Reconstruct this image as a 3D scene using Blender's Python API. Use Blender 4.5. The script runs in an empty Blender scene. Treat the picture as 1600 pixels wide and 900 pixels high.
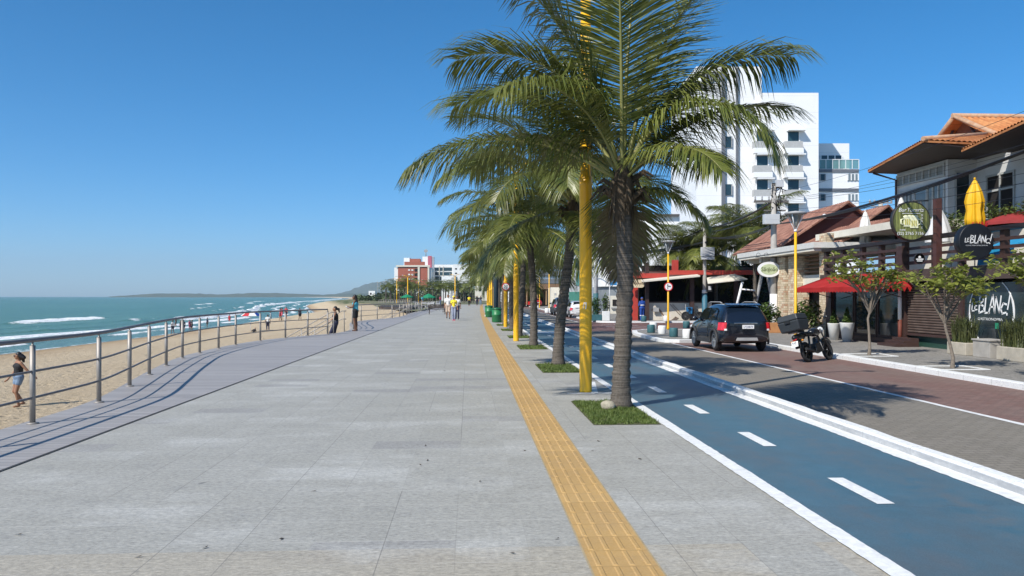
import bpy, bmesh, math, random
from math import radians as R, sin, cos, pi, atan, sqrt
from mathutils import Vector, Matrix, noise as mnoise
random.seed(7)
scene = bpy.context.scene
C = scene.collection
# ------------------------------------------------------------------ camera, sky, sun, exposure
YAW = atan(0.053); CH = 1.6; F = 1280.0; HZ = 463.0
cam_d = bpy.data.cameras.new('camera'); cam = bpy.data.objects.new('camera', cam_d); C.objects.link(cam)
cam.location = (0, 0, CH); cam.rotation_euler = (R(90), 0, -YAW)
cam_d.sensor_width = 36; cam_d.lens = 36 * F / 1600; cam_d.shift_y = (HZ - 450) / 1600
cam_d.clip_start = 0.05; cam_d.clip_end = 40000
scene.camera = cam
w = bpy.data.worlds.new('World'); scene.world = w; w.use_nodes = True
SUN_EL = R(45); SX, SY = -0.73, -0.68
sky = w.node_tree.nodes.new('ShaderNodeTexSky'); sky.sky_type = 'NISHITA'; sky.sun_disc = False
sky.sun_elevation = SUN_EL; sky.sun_rotation = math.atan2(SX, SY)
sky.air_density = 0.7; sky.dust_density = 0.5; sky.ozone_density = 8.0; sky.altitude = 0
bg = w.node_tree.nodes['Background']; bg.inputs['Strength'].default_value = .135
hsv = w.node_tree.nodes.new('ShaderNodeHueSaturation'); hsv.inputs['Saturation'].default_value = 1.22; hsv.inputs['Hue'].default_value = .491
w.node_tree.links.new(sky.outputs[0], hsv.inputs['Color']); w.node_tree.links.new(hsv.outputs[0], bg.inputs['Color'])
sd = bpy.data.lights.new('sun', 'SUN'); sd.energy = 4.9; sd.angle = R(0.53); sd.color = (1, .95, .87)
so = bpy.data.objects.new('sun', sd); C.objects.link(so)
dv = Vector((-SX * cos(SUN_EL), -SY * cos(SUN_EL), -sin(SUN_EL)))
so.rotation_euler = dv.to_track_quat('-Z', 'Y').to_euler()
vs = scene.view_settings; vs.view_transform = 'Standard'; vs.look = 'None'; vs.exposure = 0.25; vs.gamma = 1; vs.use_curve_mapping = False
scene.cycles.max_bounces = 6; scene.cycles.transparent_max_bounces = 8; scene.cycles.volume_bounces = 0

# ------------------------------------------------------------------ pixel helpers (photo pixels, 1600x900, used to measure real positions)
CA, SA = cos(YAW), sin(YAW)
def P(px, py, Y):
    X = (px - 800) / F * Y
    return Vector((X * CA + Y * SA, Y * CA - X * SA, CH + (HZ - py) / F * Y))
def G(px, py, z=0.0):
    Y = (CH - z) * F / (py - HZ); v = P(px, py, Y); v.z = z; return v
def PU(px, py, u):                      # point on the plane x = u seen at a pixel
    t = (px - 800) / F; Y = u / (t * CA + SA); return P(px, py, Y)
def cv(v): return 6.6e-5 * v * v if v > 0 else 0   # the promenade bends slightly with distance
def lerp(a, b, t): return a + (b - a) * t
def pl(pts, v):                          # piecewise linear
    if v <= pts[0][0]: return pts[0][1]
    for (a, x), (b, y) in zip(pts, pts[1:]):
        if v <= b: return lerp(x, y, (v - a) / (b - a))
    return pts[-1][1]

# ------------------------------------------------------------------ materials
MATS = {}
def mat(name, col, rough=.6, var=.12, scale=6., bump=0., bscale=40., metal=0., col2=None, spec=.5, coat=0., stretch=None, trans=0., objvar=0., emis=None):
    if name in MATS: return MATS[name]
    m = bpy.data.materials.new(name); m.use_nodes = True; nt = m.node_tree; N = nt.nodes; L = nt.links
    b = N['Principled BSDF']; b.inputs['Roughness'].default_value = rough; b.inputs['Metallic'].default_value = metal
    b.inputs['Specular IOR Level'].default_value = spec; b.inputs['Coat Weight'].default_value = coat
    tc = N.new('ShaderNodeTexCoord'); mp = N.new('ShaderNodeMapping'); L.new(tc.outputs['Object'], mp.inputs[0])
    if stretch: mp.inputs['Scale'].default_value = stretch
    nz = N.new('ShaderNodeTexNoise'); nz.inputs['Scale'].default_value = scale; nz.inputs['Detail'].default_value = 5; nz.inputs['Roughness'].default_value = .65
    L.new(mp.outputs[0], nz.inputs['Vector'])
    cr = N.new('ShaderNodeValToRGB'); e = cr.color_ramp.elements
    c2 = col2 if col2 else tuple(min(1, c * (1 + var)) for c in col); c1 = col if col2 else tuple(c * (1 - var) for c in col)
    e[0].position = .3; e[1].position = .7; e[0].color = (*c1, 1); e[1].color = (*c2, 1)
    L.new(nz.outputs['Fac'], cr.inputs[0]); out = cr.outputs[0]
    if objvar:
        oi = N.new('ShaderNodeObjectInfo'); hs = N.new('ShaderNodeHueSaturation')
        mr = N.new('ShaderNodeMapRange'); mr.inputs[3].default_value = 1 - objvar; mr.inputs[4].default_value = 1 + objvar
        L.new(oi.outputs['Random'], mr.inputs[0]); L.new(mr.outputs[0], hs.inputs['Value'])
        L.new(out, hs.inputs['Color']); out = hs.outputs[0]
    L.new(out, b.inputs['Base Color'])
    if bump:
        n2 = N.new('ShaderNodeTexNoise'); n2.inputs['Scale'].default_value = bscale; n2.inputs['Detail'].default_value = 4
        L.new(mp.outputs[0], n2.inputs['Vector'])
        bp = N.new('ShaderNodeBump'); bp.inputs['Strength'].default_value = bump; bp.inputs['Distance'].default_value = .02
        L.new(n2.outputs['Fac'], bp.inputs['Height']); L.new(bp.outputs[0], b.inputs['Normal'])
    if trans:
        tr = N.new('ShaderNodeBsdfTranslucent'); mx = N.new('ShaderNodeMixShader'); mx.inputs[0].default_value = trans
        L.new(out, tr.inputs['Color']); L.new(b.outputs[0], mx.inputs[1]); L.new(tr.outputs[0], mx.inputs[2])
        L.new(mx.outputs[0], N['Material Output'].inputs['Surface'])
    MATS[name] = m; return m
class NG:                                # tiny node-graph helper for the larger surface materials
    def __init__(s, name, rough=.8, spec=.3):
        s.m = bpy.data.materials.new(name); s.m.use_nodes = True; s.nt = s.m.node_tree; s.N = s.nt.nodes; s.L = s.nt.links
        s.b = s.N['Principled BSDF']; s.b.inputs['Roughness'].default_value = rough; s.b.inputs['Specular IOR Level'].default_value = spec
        s.tc = s.N.new('ShaderNodeTexCoord'); MATS[name] = s.m
    def obj(s): return s.tc.outputs['Object']
    def put(s, sock, v):
        if isinstance(v, (int, float)): sock.default_value = v
        elif isinstance(v, tuple): sock.default_value = v if len(v) == len(sock.default_value) else (*v, 1)
        else: s.L.new(v, sock)
    def math(s, op, a, b=0., clamp=False):
        n = s.N.new('ShaderNodeMath'); n.operation = op; n.use_clamp = clamp; s.put(n.inputs[0], a); s.put(n.inputs[1], b); return n.outputs[0]
    def xyz(s, v):
        n = s.N.new('ShaderNodeSeparateXYZ'); s.L.new(v, n.inputs[0]); return n.outputs
    def comb(s, x, y, z=0.):
        n = s.N.new('ShaderNodeCombineXYZ'); s.put(n.inputs[0], x); s.put(n.inputs[1], y); s.put(n.inputs[2], z); return n.outputs[0]
    def noise(s, v, scale, detail=4, rough=.6, sx=(1, 1, 1)):
        mp = s.N.new('ShaderNodeMapping'); mp.inputs['Scale'].default_value = sx; s.L.new(v, mp.inputs[0])
        n = s.N.new('ShaderNodeTexNoise'); n.inputs['Scale'].default_value = scale; n.inputs['Detail'].default_value = detail; n.inputs['Roughness'].default_value = rough
        s.L.new(mp.outputs[0], n.inputs['Vector']); return n.outputs['Fac']
    def white(s, v):
        n = s.N.new('ShaderNodeTexWhiteNoise'); n.noise_dimensions = '3D'; s.L.new(v, n.inputs['Vector']); return n.outputs['Value']
    def mix(s, f, a, b, mode='MIX'):
        n = s.N.new('ShaderNodeMix'); n.data_type = 'RGBA'; n.blend_type = mode; s.put(n.inputs[0], f); s.put(n.inputs[6], a); s.put(n.inputs[7], b); return n.outputs[2]
    def rng(s, v, a, b, c=0., d=1.):
        n = s.N.new('ShaderNodeMapRange'); n.clamp = True; s.put(n.inputs[0], v); n.inputs[1].default_value = a; n.inputs[2].default_value = b; n.inputs[3].default_value = c; n.inputs[4].default_value = d; return n.outputs[0]
    def grey(s, v): return s.comb(v, v, v)
    def color(s, c): s.put(s.b.inputs['Base Color'], c)
    def bump(s, h, st=.3, dist=.01):
        n = s.N.new('ShaderNodeBump'); n.inputs['Strength'].default_value = st; n.inputs['Distance'].default_value = dist; s.put(n.inputs['Height'], h); s.L.new(n.outputs[0], s.b.inputs['Normal'])
def joint(g, coord, size, wd):           # 1 on the joint lines of a regular grid along one axis
    f = g.math('FRACT', g.math('DIVIDE', coord, size)); a = g.math('ABSOLUTE', g.math('SUBTRACT', f, .5))
    return g.math('GREATER_THAN', a, .5 - wd / size / 2)

# ------------------------------------------------------------------ mesh builder
class MB:
    def __init__(s, o=(0, 0, 0)): s.v = []; s.f = []; s.o = Vector(o); s.sm = []
    def add(s, vs, fs, smooth=False):
        k = len(s.v); s.v += [Vector(p) for p in vs]; s.f += [tuple(i + k for i in f) for f in fs]; s.sm += [smooth] * len(fs); return s
    def box(s, c, d, rz=0., rx=0., ry=0.):
        M = Matrix.Rotation(rz, 3, 'Z') @ Matrix.Rotation(ry, 3, 'Y') @ Matrix.Rotation(rx, 3, 'X'); c = Vector(c); hx, hy, hz = d[0] / 2, d[1] / 2, d[2] / 2
        vs = [c + M @ Vector((x, y, z)) for z in (-hz, hz) for x, y in ((-hx, -hy), (hx, -hy), (hx, hy), (-hx, hy))]
        return s.add(vs, [(3, 2, 1, 0), (4, 5, 6, 7), (0, 1, 5, 4), (1, 2, 6, 5), (2, 3, 7, 6), (3, 0, 4, 7)])
    def bb(s, a, b): return s.box([(a[i] + b[i]) / 2 for i in range(3)], [abs(b[i] - a[i]) for i in range(3)])
    def tube(s, pts, r, n=8, cap=True):
        pts = [Vector(p) for p in pts]; rs = r if isinstance(r, (list, tuple)) else [r] * len(pts); vs = []; fs = []; up = None
        for i, p in enumerate(pts):
            t = (pts[min(i + 1, len(pts) - 1)] - pts[max(i - 1, 0)]).normalized()
            if up is None: up = Vector((0, 0, 1)) if abs(t.z) < .9 else Vector((1, 0, 0))
            a = t.cross(up).normalized(); b = a.cross(t).normalized(); up = b
            vs += [p + (a * cos(2 * pi * k / n) + b * sin(2 * pi * k / n)) * rs[i] for k in range(n)]
        for i in range(len(pts) - 1):
            for k in range(n): fs.append((i * n + k, i * n + (k + 1) % n, (i + 1) * n + (k + 1) % n, (i + 1) * n + k))
        s.add(vs, fs, True)
        if cap:
            m = len(pts) - 1
            s.add(vs[:n], [tuple(range(n))]); s.add(vs[m * n:], [tuple(reversed(range(n)))])
        return s
    def lathe(s, prof, c=(0, 0, 0), n=24, smooth=True, axis='Z'):
        c = Vector(c); vs = []; fs = []
        for r, z in prof:
            for k in range(n):
                a = 2 * pi * k / n; q = (r * cos(a), r * sin(a), z)
                if axis == 'Y': q = (q[0], q[2], q[1])
                if axis == 'X': q = (q[2], q[0], q[1])
                vs.append(c + Vector(q))
        for i in range(len(prof) - 1):
            for k in range(n): fs.append((i * n + k, i * n + (k + 1) % n, (i + 1) * n + (k + 1) % n, (i + 1) * n + k))
        s.add(vs, fs, smooth)
        for i in (0, len(prof) - 1):
            if prof[i][0] > 1e-4: s.add(vs[i * n:(i + 1) * n], [tuple(range(n))])
        return s
    def prism(s, poly, d, plane='XZ', at=0.):    # polygon in a plane, extruded by d along the third axis from at
        n = len(poly); vs = []
        for q in (at, at + d):
            for a, b in poly: vs.append({'XZ': (a, q, b), 'YZ': (q, a, b), 'XY': (a, b, q)}[plane])
        return s.add(vs, [tuple(range(n)), tuple(reversed(range(n, 2 * n)))] + [(i, (i + 1) % n, n + (i + 1) % n, n + i) for i in range(n)])
    def quad(s, *ps): return s.add(ps, [tuple(range(len(ps)))])
    def slab(s, ps, th):                         # a polygon in space given thickness downwards (z)
        n = len(ps); ps = [Vector(p) for p in ps]; q = [p - Vector((0, 0, th)) for p in ps]
        return s.add(ps + q, [tuple(range(n)), tuple(reversed(range(n, 2 * n)))] + [(i, (i + 1) % n, n + (i + 1) % n, n + i) for i in range(n)])
    def ball(s, c, r, n=10, m=7):
        rx, ry, rz = r if isinstance(r, tuple) else (r, r, r); c = Vector(c); vs = []; fs = []
        for i in range(m + 1):
            t = pi * i / m
            for k in range(n): a = 2 * pi * k / n; vs.append(c + Vector((rx * sin(t) * cos(a), ry * sin(t) * sin(a), rz * cos(t))))
        for i in range(m):
            for k in range(n): fs.append((i * n + k, (i + 1) * n + k, (i + 1) * n + (k + 1) % n, i * n + (k + 1) % n))
        return s.add(vs, fs, True)
    def build(s, name, m, parent=None, bevel=0., smooth=None, fix=True):
        me = bpy.data.meshes.new(name); me.from_pydata([tuple(p - s.o) for p in s.v], [], s.f)
        sm = s.sm if smooth is None else [smooth] * len(s.f)
        me.polygons.foreach_set('use_smooth', sm)
        if fix:
            bm = bmesh.new(); bm.from_mesh(me); bmesh.ops.remove_doubles(bm, verts=bm.verts, dist=1e-5); bmesh.ops.recalc_face_normals(bm, faces=bm.faces); bm.to_mesh(me); bm.free()
        me.materials.append(m); o = bpy.data.objects.new(name, me); C.objects.link(o)
        if parent: o.parent = parent
        elif s.o.length: o.location = s.o
        if bevel:
            bv = o.modifiers.new('bevel', 'BEVEL'); bv.width = bevel; bv.segments = 2; bv.limit_method = 'ANGLE'; bv.angle_limit = R(40)
        return o
def tag(o, label=None, cat=None, group=None, kind=None):
    if label: o['label'] = label
    if cat: o['category'] = cat
    if group: o['group'] = group
    if kind: o['kind'] = kind
    return o
def struct(name, mb, m, **k): return tag(mb.build(name, m, **k), kind='structure')
def thing(name, label, cat, loc=(0, 0, 0), rz=0., group=None):
    o = bpy.data.objects.new(name, None); C.objects.link(o); o.location = loc; o.rotation_euler = (0, 0, rz); o.empty_display_size = .2
    return tag(o, label, cat, group)
def kids(o): return [c for c in C.objects if c.parent == o]
def dup(root, loc, rz=0., label=None, scale=None, group=None, tree=None):
    tree = tree or [(k, kids(k)) for k in kids(root)]
    r = root.copy(); C.objects.link(r); r.location = loc; r.rotation_euler = (0, 0, rz)
    if label: r['label'] = label
    if group: r['group'] = group
    if scale: r.scale = (scale,) * 3 if not isinstance(scale, tuple) else scale
    for ch, gs in tree:
        c = ch.copy(); C.objects.link(c); c.parent = r
        for g in gs: d = g.copy(); C.objects.link(d); d.parent = c
    return r
def text_mb(txt, size, loc, mtx, name, m, parent, ext=.004, sx=1., shear=0., align='CENTER', origin=(0, 0, 0)):
    cu = bpy.data.curves.new(name, 'FONT'); cu.body = txt; cu.size = size; cu.extrude = ext; cu.align_x = align; cu.align_y = 'CENTER'; cu.shear = shear; cu.resolution_u = 2
    t = bpy.data.objects.new('tmp_text', cu); C.objects.link(t)
    dg = bpy.context.evaluated_depsgraph_get(); me = bpy.data.meshes.new_from_object(t.evaluated_get(dg))
    bpy.data.objects.remove(t); me.name = name
    M = Matrix.Translation(Vector(loc) - Vector(origin)) @ mtx.to_4x4() @ Matrix.Diagonal((sx, 1, 1, 1))
    me.transform(M); me.materials.clear(); me.materials.append(m)
    o = bpy.data.objects.new(name, me); C.objects.link(o); o.parent = parent; return o
M_FRONT = Matrix(((1, 0, 0), (0, 0, -1), (0, 1, 0)))       # text read by someone looking along +y
M_LEFT = Matrix(((0, 0, -1), (-1, 0, 0), (0, 1, 0)))       # text read by someone looking along +x
def ribbon(mb, vs, ul, ur, z=0.):                          # a strip between two edge functions of v
    n = len(vs); k = [(ul(v), v, z) for v in vs] + [(ur(v), v, z) for v in vs]
    mb.add(k, [(i, n + i, n + i + 1, i + 1) for i in range(n - 1)]); return mb
def steps(a, b, d):
    n = max(1, int(round((b - a) / d))); return [a + (b - a) * i / n for i in range(n + 1)]
# ================================================================== setting
ZR, ZW = -0.30, -0.18                    # road and far sidewalk lie below the promenade
SEAM = -4.28; LINE = 2.47; KERB = 4.42
rail_pts = [(-6, -5.5), (4, -5.5), (6.1, -5.45), (8.2, -5.42), (10.24, -5.45), (12.3, -5.55), (14.5, -6.0), (16.65, -6.49), (18.8, -6.94), (21.1, -7.37), (23, -7.55), (25, -7.63), (26.8, -7.62), (29.3, -7.45), (31.3, -7.0), (33, -6.48), (34.4, -5.92)]
rail2_pts = [(39.2, -5.5), (41, -5.62), (43.5, -6.05), (46.5, -6.6), (50, -7.0), (53, -6.95), (56.5, -6.3), (60, -5.6), (63, -5.3), (66, -5.25), (70, -5.3), (74, -5.4), (78, -5.4), (82, -5.3), (86, -5.2), (90, -5.2)]
fixv = lambda L_: [(v - .053 * (u - .053 * v), u) if v > 7 else (v, u) for v, u in L_]
rail_pts = fixv(rail_pts); rail2_pts = fixv(rail2_pts)
def smooth_fn(pts):
    def f(v):
        if v <= pts[0][0]: return pts[0][1]
        if v >= pts[-1][0]: return pts[-1][1]
        for i in range(len(pts) - 1):
            a, b = pts[i], pts[i + 1]
            if v <= b[0]:
                p0 = pts[max(i - 1, 0)]; p3 = pts[min(i + 2, len(pts) - 1)]; h = b[0] - a[0]; t = (v - a[0]) / h
                m0 = (b[1] - p0[1]) / max(b[0] - p0[0], .01) * h; m1 = (p3[1] - a[1]) / max(p3[0] - a[0], .01) * h
                return (2*t**3-3*t*t+1)*a[1] + (t**3-2*t*t+t)*m0 + (-2*t**3+3*t*t)*b[1] + (t**3-t*t)*m1
    return f
railf = smooth_fn(rail_pts); rail2f = smooth_fn(rail2_pts)
edge_all = smooth_fn([(a, b - .16) for a, b in rail_pts] + [(36.3, -5.72), (38.3, -5.6)] + [(a, b - .16) for a, b in rail2_pts] + [(110, -5.3), (160, -5)])
# --- promenade slabs
g = NG('granite_slabs', .62, .4); o = g.xyz(g.obj()); T = .463
tx = g.math('ADD', g.math('DIVIDE', o[0], T), .18); ty = g.math('ADD', g.math('DIVIDE', o[1], T), .35)
cell = g.comb(g.math('FLOOR', tx), g.math('FLOOR', ty)); wv = g.white(cell)
row = g.white(g.comb(g.math('FLOOR', g.math('MULTIPLY', tx, .5)), g.math('FLOOR', ty), 3.))
big = g.noise(g.obj(), .9, 6, .68, (.55, 1, 1)); blot = g.noise(g.obj(), 2.2, 4, .6); fine = g.noise(g.obj(), 130, 3, .75); fleck = g.noise(g.obj(), 48, 4, .75, (.55, 1, 1))
base = g.mix(g.rng(wv, 0, 1), (.355, .345, .305), (.38, .37, .33))
base = g.mix(g.math('GREATER_THAN', row, .93), base, (.32, .31, .285))
nearr = g.math('MULTIPLY', g.math('LESS_THAN', o[1], 5.22), g.math('GREATER_THAN', g.white(g.comb(g.math('FLOOR', tx), 1.)), .25))
base = g.mix(g.math('MULTIPLY', nearr, .75), base, (.40, .36, .285))
base = g.mix(g.math('MULTIPLY', g.rng(big, .48, .70, 0, .9), g.rng(wv, 0, 1, .35, 1)), base, (.52, .515, .48))
base = g.mix(g.rng(blot, .58, .78, 0, .32), base, (.19, .19, .185))
base = g.mix(g.rng(fleck, .34, .66), g.mix(1., base, (.70, .70, .71), 'MULTIPLY'), g.mix(1., base, (1.2, 1.2, 1.2), 'MULTIPLY'))
base = g.mix(g.rng(fine, .3, .75), g.mix(1., base, (.84, .84, .84), 'MULTIPLY'), g.mix(1., base, (1.13, 1.13, 1.13), 'MULTIPLY'))
grain = g.noise(g.obj(), 20, 5, .8, (.5, 1.3, 1)); base = g.mix(g.rng(grain, .32, .68), g.mix(1., base, (.78, .78, .785), 'MULTIPLY'), g.mix(1., base, (1.15, 1.15, 1.14), 'MULTIPLY'))
jx = joint(g, g.math('ADD', o[0], .18 * T), T, .007); jy = joint(g, g.math('ADD', o[1], .35 * T), T, .008)
base = g.mix(g.math('MULTIPLY', jx, g.rng(g.white(g.comb(g.math('FLOOR', g.math('ADD', tx, .5)), g.math('FLOOR', g.math('DIVIDE', ty, 5)))), .25, .8, .1, .65)), base, (.15, .143, .13))
base = g.mix(g.math('MULTIPLY', jy, g.rng(g.white(g.comb(g.math('FLOOR', g.math('DIVIDE', tx, 3)), g.math('FLOOR', g.math('ADD', ty, .5)), 9.)), .2, .85, .08, .6)), base, (.54, .52, .47))
stain = g.noise(g.obj(), 5.5, 3, .5, (1, .5, 1))
base = g.mix(g.rng(stain, .735, .76, 0, .55), base, (.10, .095, .09))
g.color(base); g.bump(fleck, .35, .006); M_SLAB = g.m
SF = [-8, 0, 5, 10, 20, 30, 40, 60, 80, 100, 130, 160]
mb = MB(); ribbon(mb, SF, lambda v: SEAM + cv(v), lambda v: 2.9 + cv(v), 0); struct('promenade', mb, M_SLAB)
# --- boardwalk planks across the walk
g = NG('boardwalk_planks', .55, .4); o = g.xyz(g.obj()); Wp = .145
k = g.math('FLOOR', g.math('DIVIDE', o[1], Wp)); wv = g.white(g.comb(k, g.math('FLOOR', g.math('DIVIDE', g.math('ADD', o[0], g.math('MULTIPLY', k, .77)), 2.4))))
gr = g.noise(g.obj(), 6, 5, .7, (1.5, 22, 1)); pat = g.noise(g.obj(), 1.1, 4)
c = g.mix(wv, (.275, .26, .248), (.35, .332, .318)); c = g.mix(g.rng(gr, .3, .75), g.mix(1., c, (.86, .86, .86), 'MULTIPLY'), g.mix(1., c, (1.14, 1.13, 1.12), 'MULTIPLY'))
c = g.mix(g.rng(pat, .45, .75, 0, .4), c, (.33, .315, .31)); c = g.mix(g.math('MULTIPLY', joint(g, o[1], Wp, .012), .8), c, (.10, .095, .11))
g.color(c); g.bump(gr, .2, .004); M_PLANK = g.m
va = steps(-8, 160, 1.0)
mb = MB(); ribbon(mb, va, lambda v: edge_all(v) + (cv(v) if v > 90 else 0), lambda v: SEAM + cv(v) - .012, .004); struct('boardwalk', mb, M_PLANK)
mb = MB(); ribbon(mb, va, lambda v: SEAM + cv(v) - .012, lambda v: SEAM + cv(v) + .02, .008); struct('seam_strip', mb, mat('seam_dark', (.05, .05, .05), .8))
mb = MB()                                # fascia and retaining face below the boardwalk edge
for a, b in zip(va, va[1:]): mb.quad((edge_all(a), a, .0), (edge_all(b), b, .0), (edge_all(b), b, -2.2), (edge_all(a), a, -2.2))
struct('boardwalk_edge', mb, mat('edge_concrete', (.30, .29, .28), .8, .2, 3))
# --- tactile strip, bars modelled near the camera
g = NG('tactile_yellow', .62, .4); o = g.xyz(g.obj())
wv = g.white(g.comb(1., g.math('FLOOR', g.math('DIVIDE', o[1], .3)))); n1 = g.noise(g.obj(), 2.5, 5); n2 = g.noise(g.obj(), 60, 3)
c = g.mix(wv, (.42, .255, .085), (.49, .305, .108)); c = g.mix(g.rng(n1, .45, .75, 0, .6), c, (.33, .215, .10)); c = g.mix(g.rng(n2, .3, .7, 0, .4), c, (.56, .39, .19)); n7 = g.noise(g.obj(), 9, 5, .75); c = g.mix(g.rng(n7, .55, .72, 0, .55), c, (.30, .20, .10))
c = g.mix(g.math('MULTIPLY', joint(g, o[1], .3, .007), .6), c, (.25, .15, .05))
c = g.mix(g.math('MULTIPLY', joint(g, g.math('SUBTRACT', o[0], .05), .1, .012), g.rng(o[1], 28, 45, 0, .35)), c, (.28, .17, .05))
g.color(c); M_TACT = g.m
tu = lambda v: .92 + cv(v)
mb = MB(); ribbon(mb, SF, lambda v: tu(v) - .2, lambda v: tu(v) + .2, .004)
y = 2.7
while y < 30:
    for i in range(4):
        x = tu(y) - .15 + .1 * i; dx = tu(y + .27) - tu(y); h = .010
        a, b, t = (x - .017, y + .014), (x + .017, y + .286), .007
        lo = [(a[0], a[1], .0041), (b[0], a[1], .0041), (b[0] + dx, b[1], .0041), (a[0] + dx, b[1], .0041)]
        hi = [(a[0] + t, a[1] + t, h), (b[0] - t, a[1] + t, h), (b[0] - t + dx, b[1] - t, h), (a[0] + t + dx, b[1] - t, h)]
        mb.add(lo + hi, [(4, 5, 6, 7), (0, 1, 5, 4), (1, 2, 6, 5), (2, 3, 7, 6), (3, 0, 4, 7)])
    y += .3
struct('tactile_paving', mb, M_TACT)
mb = MB()                                # narrow darker grout margin beside the tactile tiles
for s in (-1, 1): ribbon(mb, SF, lambda v: tu(v) + s * .2 - (.012 if s < 0 else 0), lambda v: tu(v) + s * .2 + (.012 if s > 0 else 0), .0035)
struct('tactile_joint', mb, mat('tactile_grout', (.34, .27, .16), .9, .2, 9))
# --- bike lane, its lines, kerb
g = NG('bike_lane_blue', .5, .5); o = g.xyz(g.obj())
n1 = g.noise(g.obj(), .7, 5, .65, (1, .5, 1)); n2 = g.noise(g.obj(), 4, 6, .7); n3 = g.noise(g.obj(), 120, 3)
c = g.mix(g.rng(n2, .35, .68), (.050, .118, .158), (.066, .146, .195)); c = g.mix(g.rng(n1, .44, .66, 0, .85), c, (.085, .105, .118))
tr = g.math('MULTIPLY', g.rng(g.math('ABSOLUTE', g.math('SUBTRACT', o[0], 3.75)), .0, .38, 1, 0), g.rng(n2, .40, .66, 0, .75)); c = g.mix(tr, c, (.115, .115, .115))
tr2 = g.math('MULTIPLY', g.rng(g.math('ABSOLUTE', g.math('SUBTRACT', o[0], 2.9)), .0, .3, 1, 0), g.rng(n2, .42, .66, 0, .65)); c = g.mix(tr2, c, (.10, .11, .12))
c = g.mix(g.rng(n3, .3, .7), g.mix(1., c, (.8, .8, .8), 'MULTIPLY'), g.mix(1., c, (1.2, 1.2, 1.2), 'MULTIPLY'))
cr_ = joint(g, g.math('ADD', o[1], g.math('MULTIPLY', n2, .5)), 6.3, .012); c = g.mix(g.math('MULTIPLY', cr_, .4), c, (.03, .05, .07))
g.color(c); g.bump(n3, .25, .005); M_BIKE = g.m
mb = MB(); ribbon(mb, SF, lambda v: LINE + cv(v) - .05, lambda v: KERB + cv(v) + .1, .006); struct('bike_lane', mb, M_BIKE)
def paint(name, edge=.0):
    g = NG(name, .55, .4); n = g.noise(g.obj(), 14, 6, .75); m_ = g.noise(g.obj(), 2, 3)
    c = g.mix(g.rng(n, .3, .6), (.60, .60, .58), (.80, .80, .78)); c = g.mix(g.rng(m_, .5, .8, 0, .3), c, (.5, .5, .48)); g.color(c); return g.m
M_PAINT = paint('road_paint_white')
def worn(mb, vs, ul, ur, z, seed, amp=.018):   # a painted strip with uneven hand-painted edges
    rr = random.Random(seed); return ribbon(mb, vs, lambda v: ul(v) + rr.uniform(-amp, amp), lambda v: ur(v) + rr.uniform(-amp, amp), z)
mb = MB(); wl = lambda v, s_: .008 * mnoise.noise(Vector((v * 1.3, s_, 0))) + .006 * mnoise.noise(Vector((v * 9, s_, 0)))
worn(mb, steps(-2, 40, .05), lambda v: LINE + cv(v) - .07 + wl(v, 1), lambda v: LINE + cv(v) + .07 + wl(v, 5), .010, 1, .003); ribbon(mb, steps(40, 70, 2), lambda v: LINE + cv(v) - .07, lambda v: LINE + cv(v) + .07, .010); worn(mb, steps(70, 160, 3), lambda v: LINE + cv(v) - .07, lambda v: LINE + cv(v) + .07, .010, 2, 0)
worn(mb, steps(-2, 40, .05), lambda v: 4.24 + cv(v) + 2 * wl(v, 8), lambda v: KERB + cv(v) + .02, .010, 3, .004); ribbon(mb, steps(40, 90, 2), lambda v: 4.24 + cv(v), lambda v: KERB + cv(v) + .02, .010)
y = 6.12
while y < 90:
    c_ = 3.2 + cv(y); mb.quad((c_ - .075, y, .0105), (c_ + .065, y, .0105), (c_ + .075, y + .9, .0105), (c_ - .065, y + .9, .0105)); y += 2.42
for yy in (36.5, 38.5, 41): mb.quad((2.75, yy, .0105), (3.3, yy, .0105), (3.3, yy + .5, .0105), (2.75, yy + .5, .0105))
mb.quad((2.62, 26, .0105), (4.1, 26, .0105), (4.1, 26.35, .0105), (2.62, 26.35, .0105))
mb.quad((2.75, 35, .0108), (4.1, 35, .0108), (4.1, 36.9, .0108), (2.75, 36.9, .0108))
mb.quad((1.62, 13.35, .0045), (2.42, 13.35, .0045), (2.42, 13.47, .0045), (1.62, 13.47, .0045)); mb.quad((2.02, 13.47, .0045), (2.14, 13.47, .0045), (2.36, 15.2, .0045), (2.24, 15.2, .0045))
struct('lane_markings', mb, M_PAINT, fix=False)
g = NG('kerb_whitewash', .7, .3); n = g.noise(g.obj(), 5, 6, .75); n2 = g.noise(g.obj(), 22, 5, .75, (1, 1, 2)); o = g.xyz(g.obj())
c = g.mix(g.rng(n, .3, .65), (.66, .67, .67), (.80, .80, .78)); c = g.mix(g.math('MULTIPLY', g.rng(n2, .48, .70, 0, .8), g.rng(n, .40, .55)), c, (.33, .34, .35)); c = g.mix(g.math('MULTIPLY', joint(g, o[1], 1.0, .015), .55), c, (.28, .28, .28)); n8 = g.noise(g.obj(), 3.5, 5, .7, (1, 1, 3)); c = g.mix(g.math('MULTIPLY', g.math('MULTIPLY', g.rng(o[2], .078, .066), g.rng(o[2], .0, .015)), g.rng(n8, .25, .6, .45, .95)), c, (.34, .35, .36)); g.color(c); g.bump(n2, .4, .01); M_KERB = g.m
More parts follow.
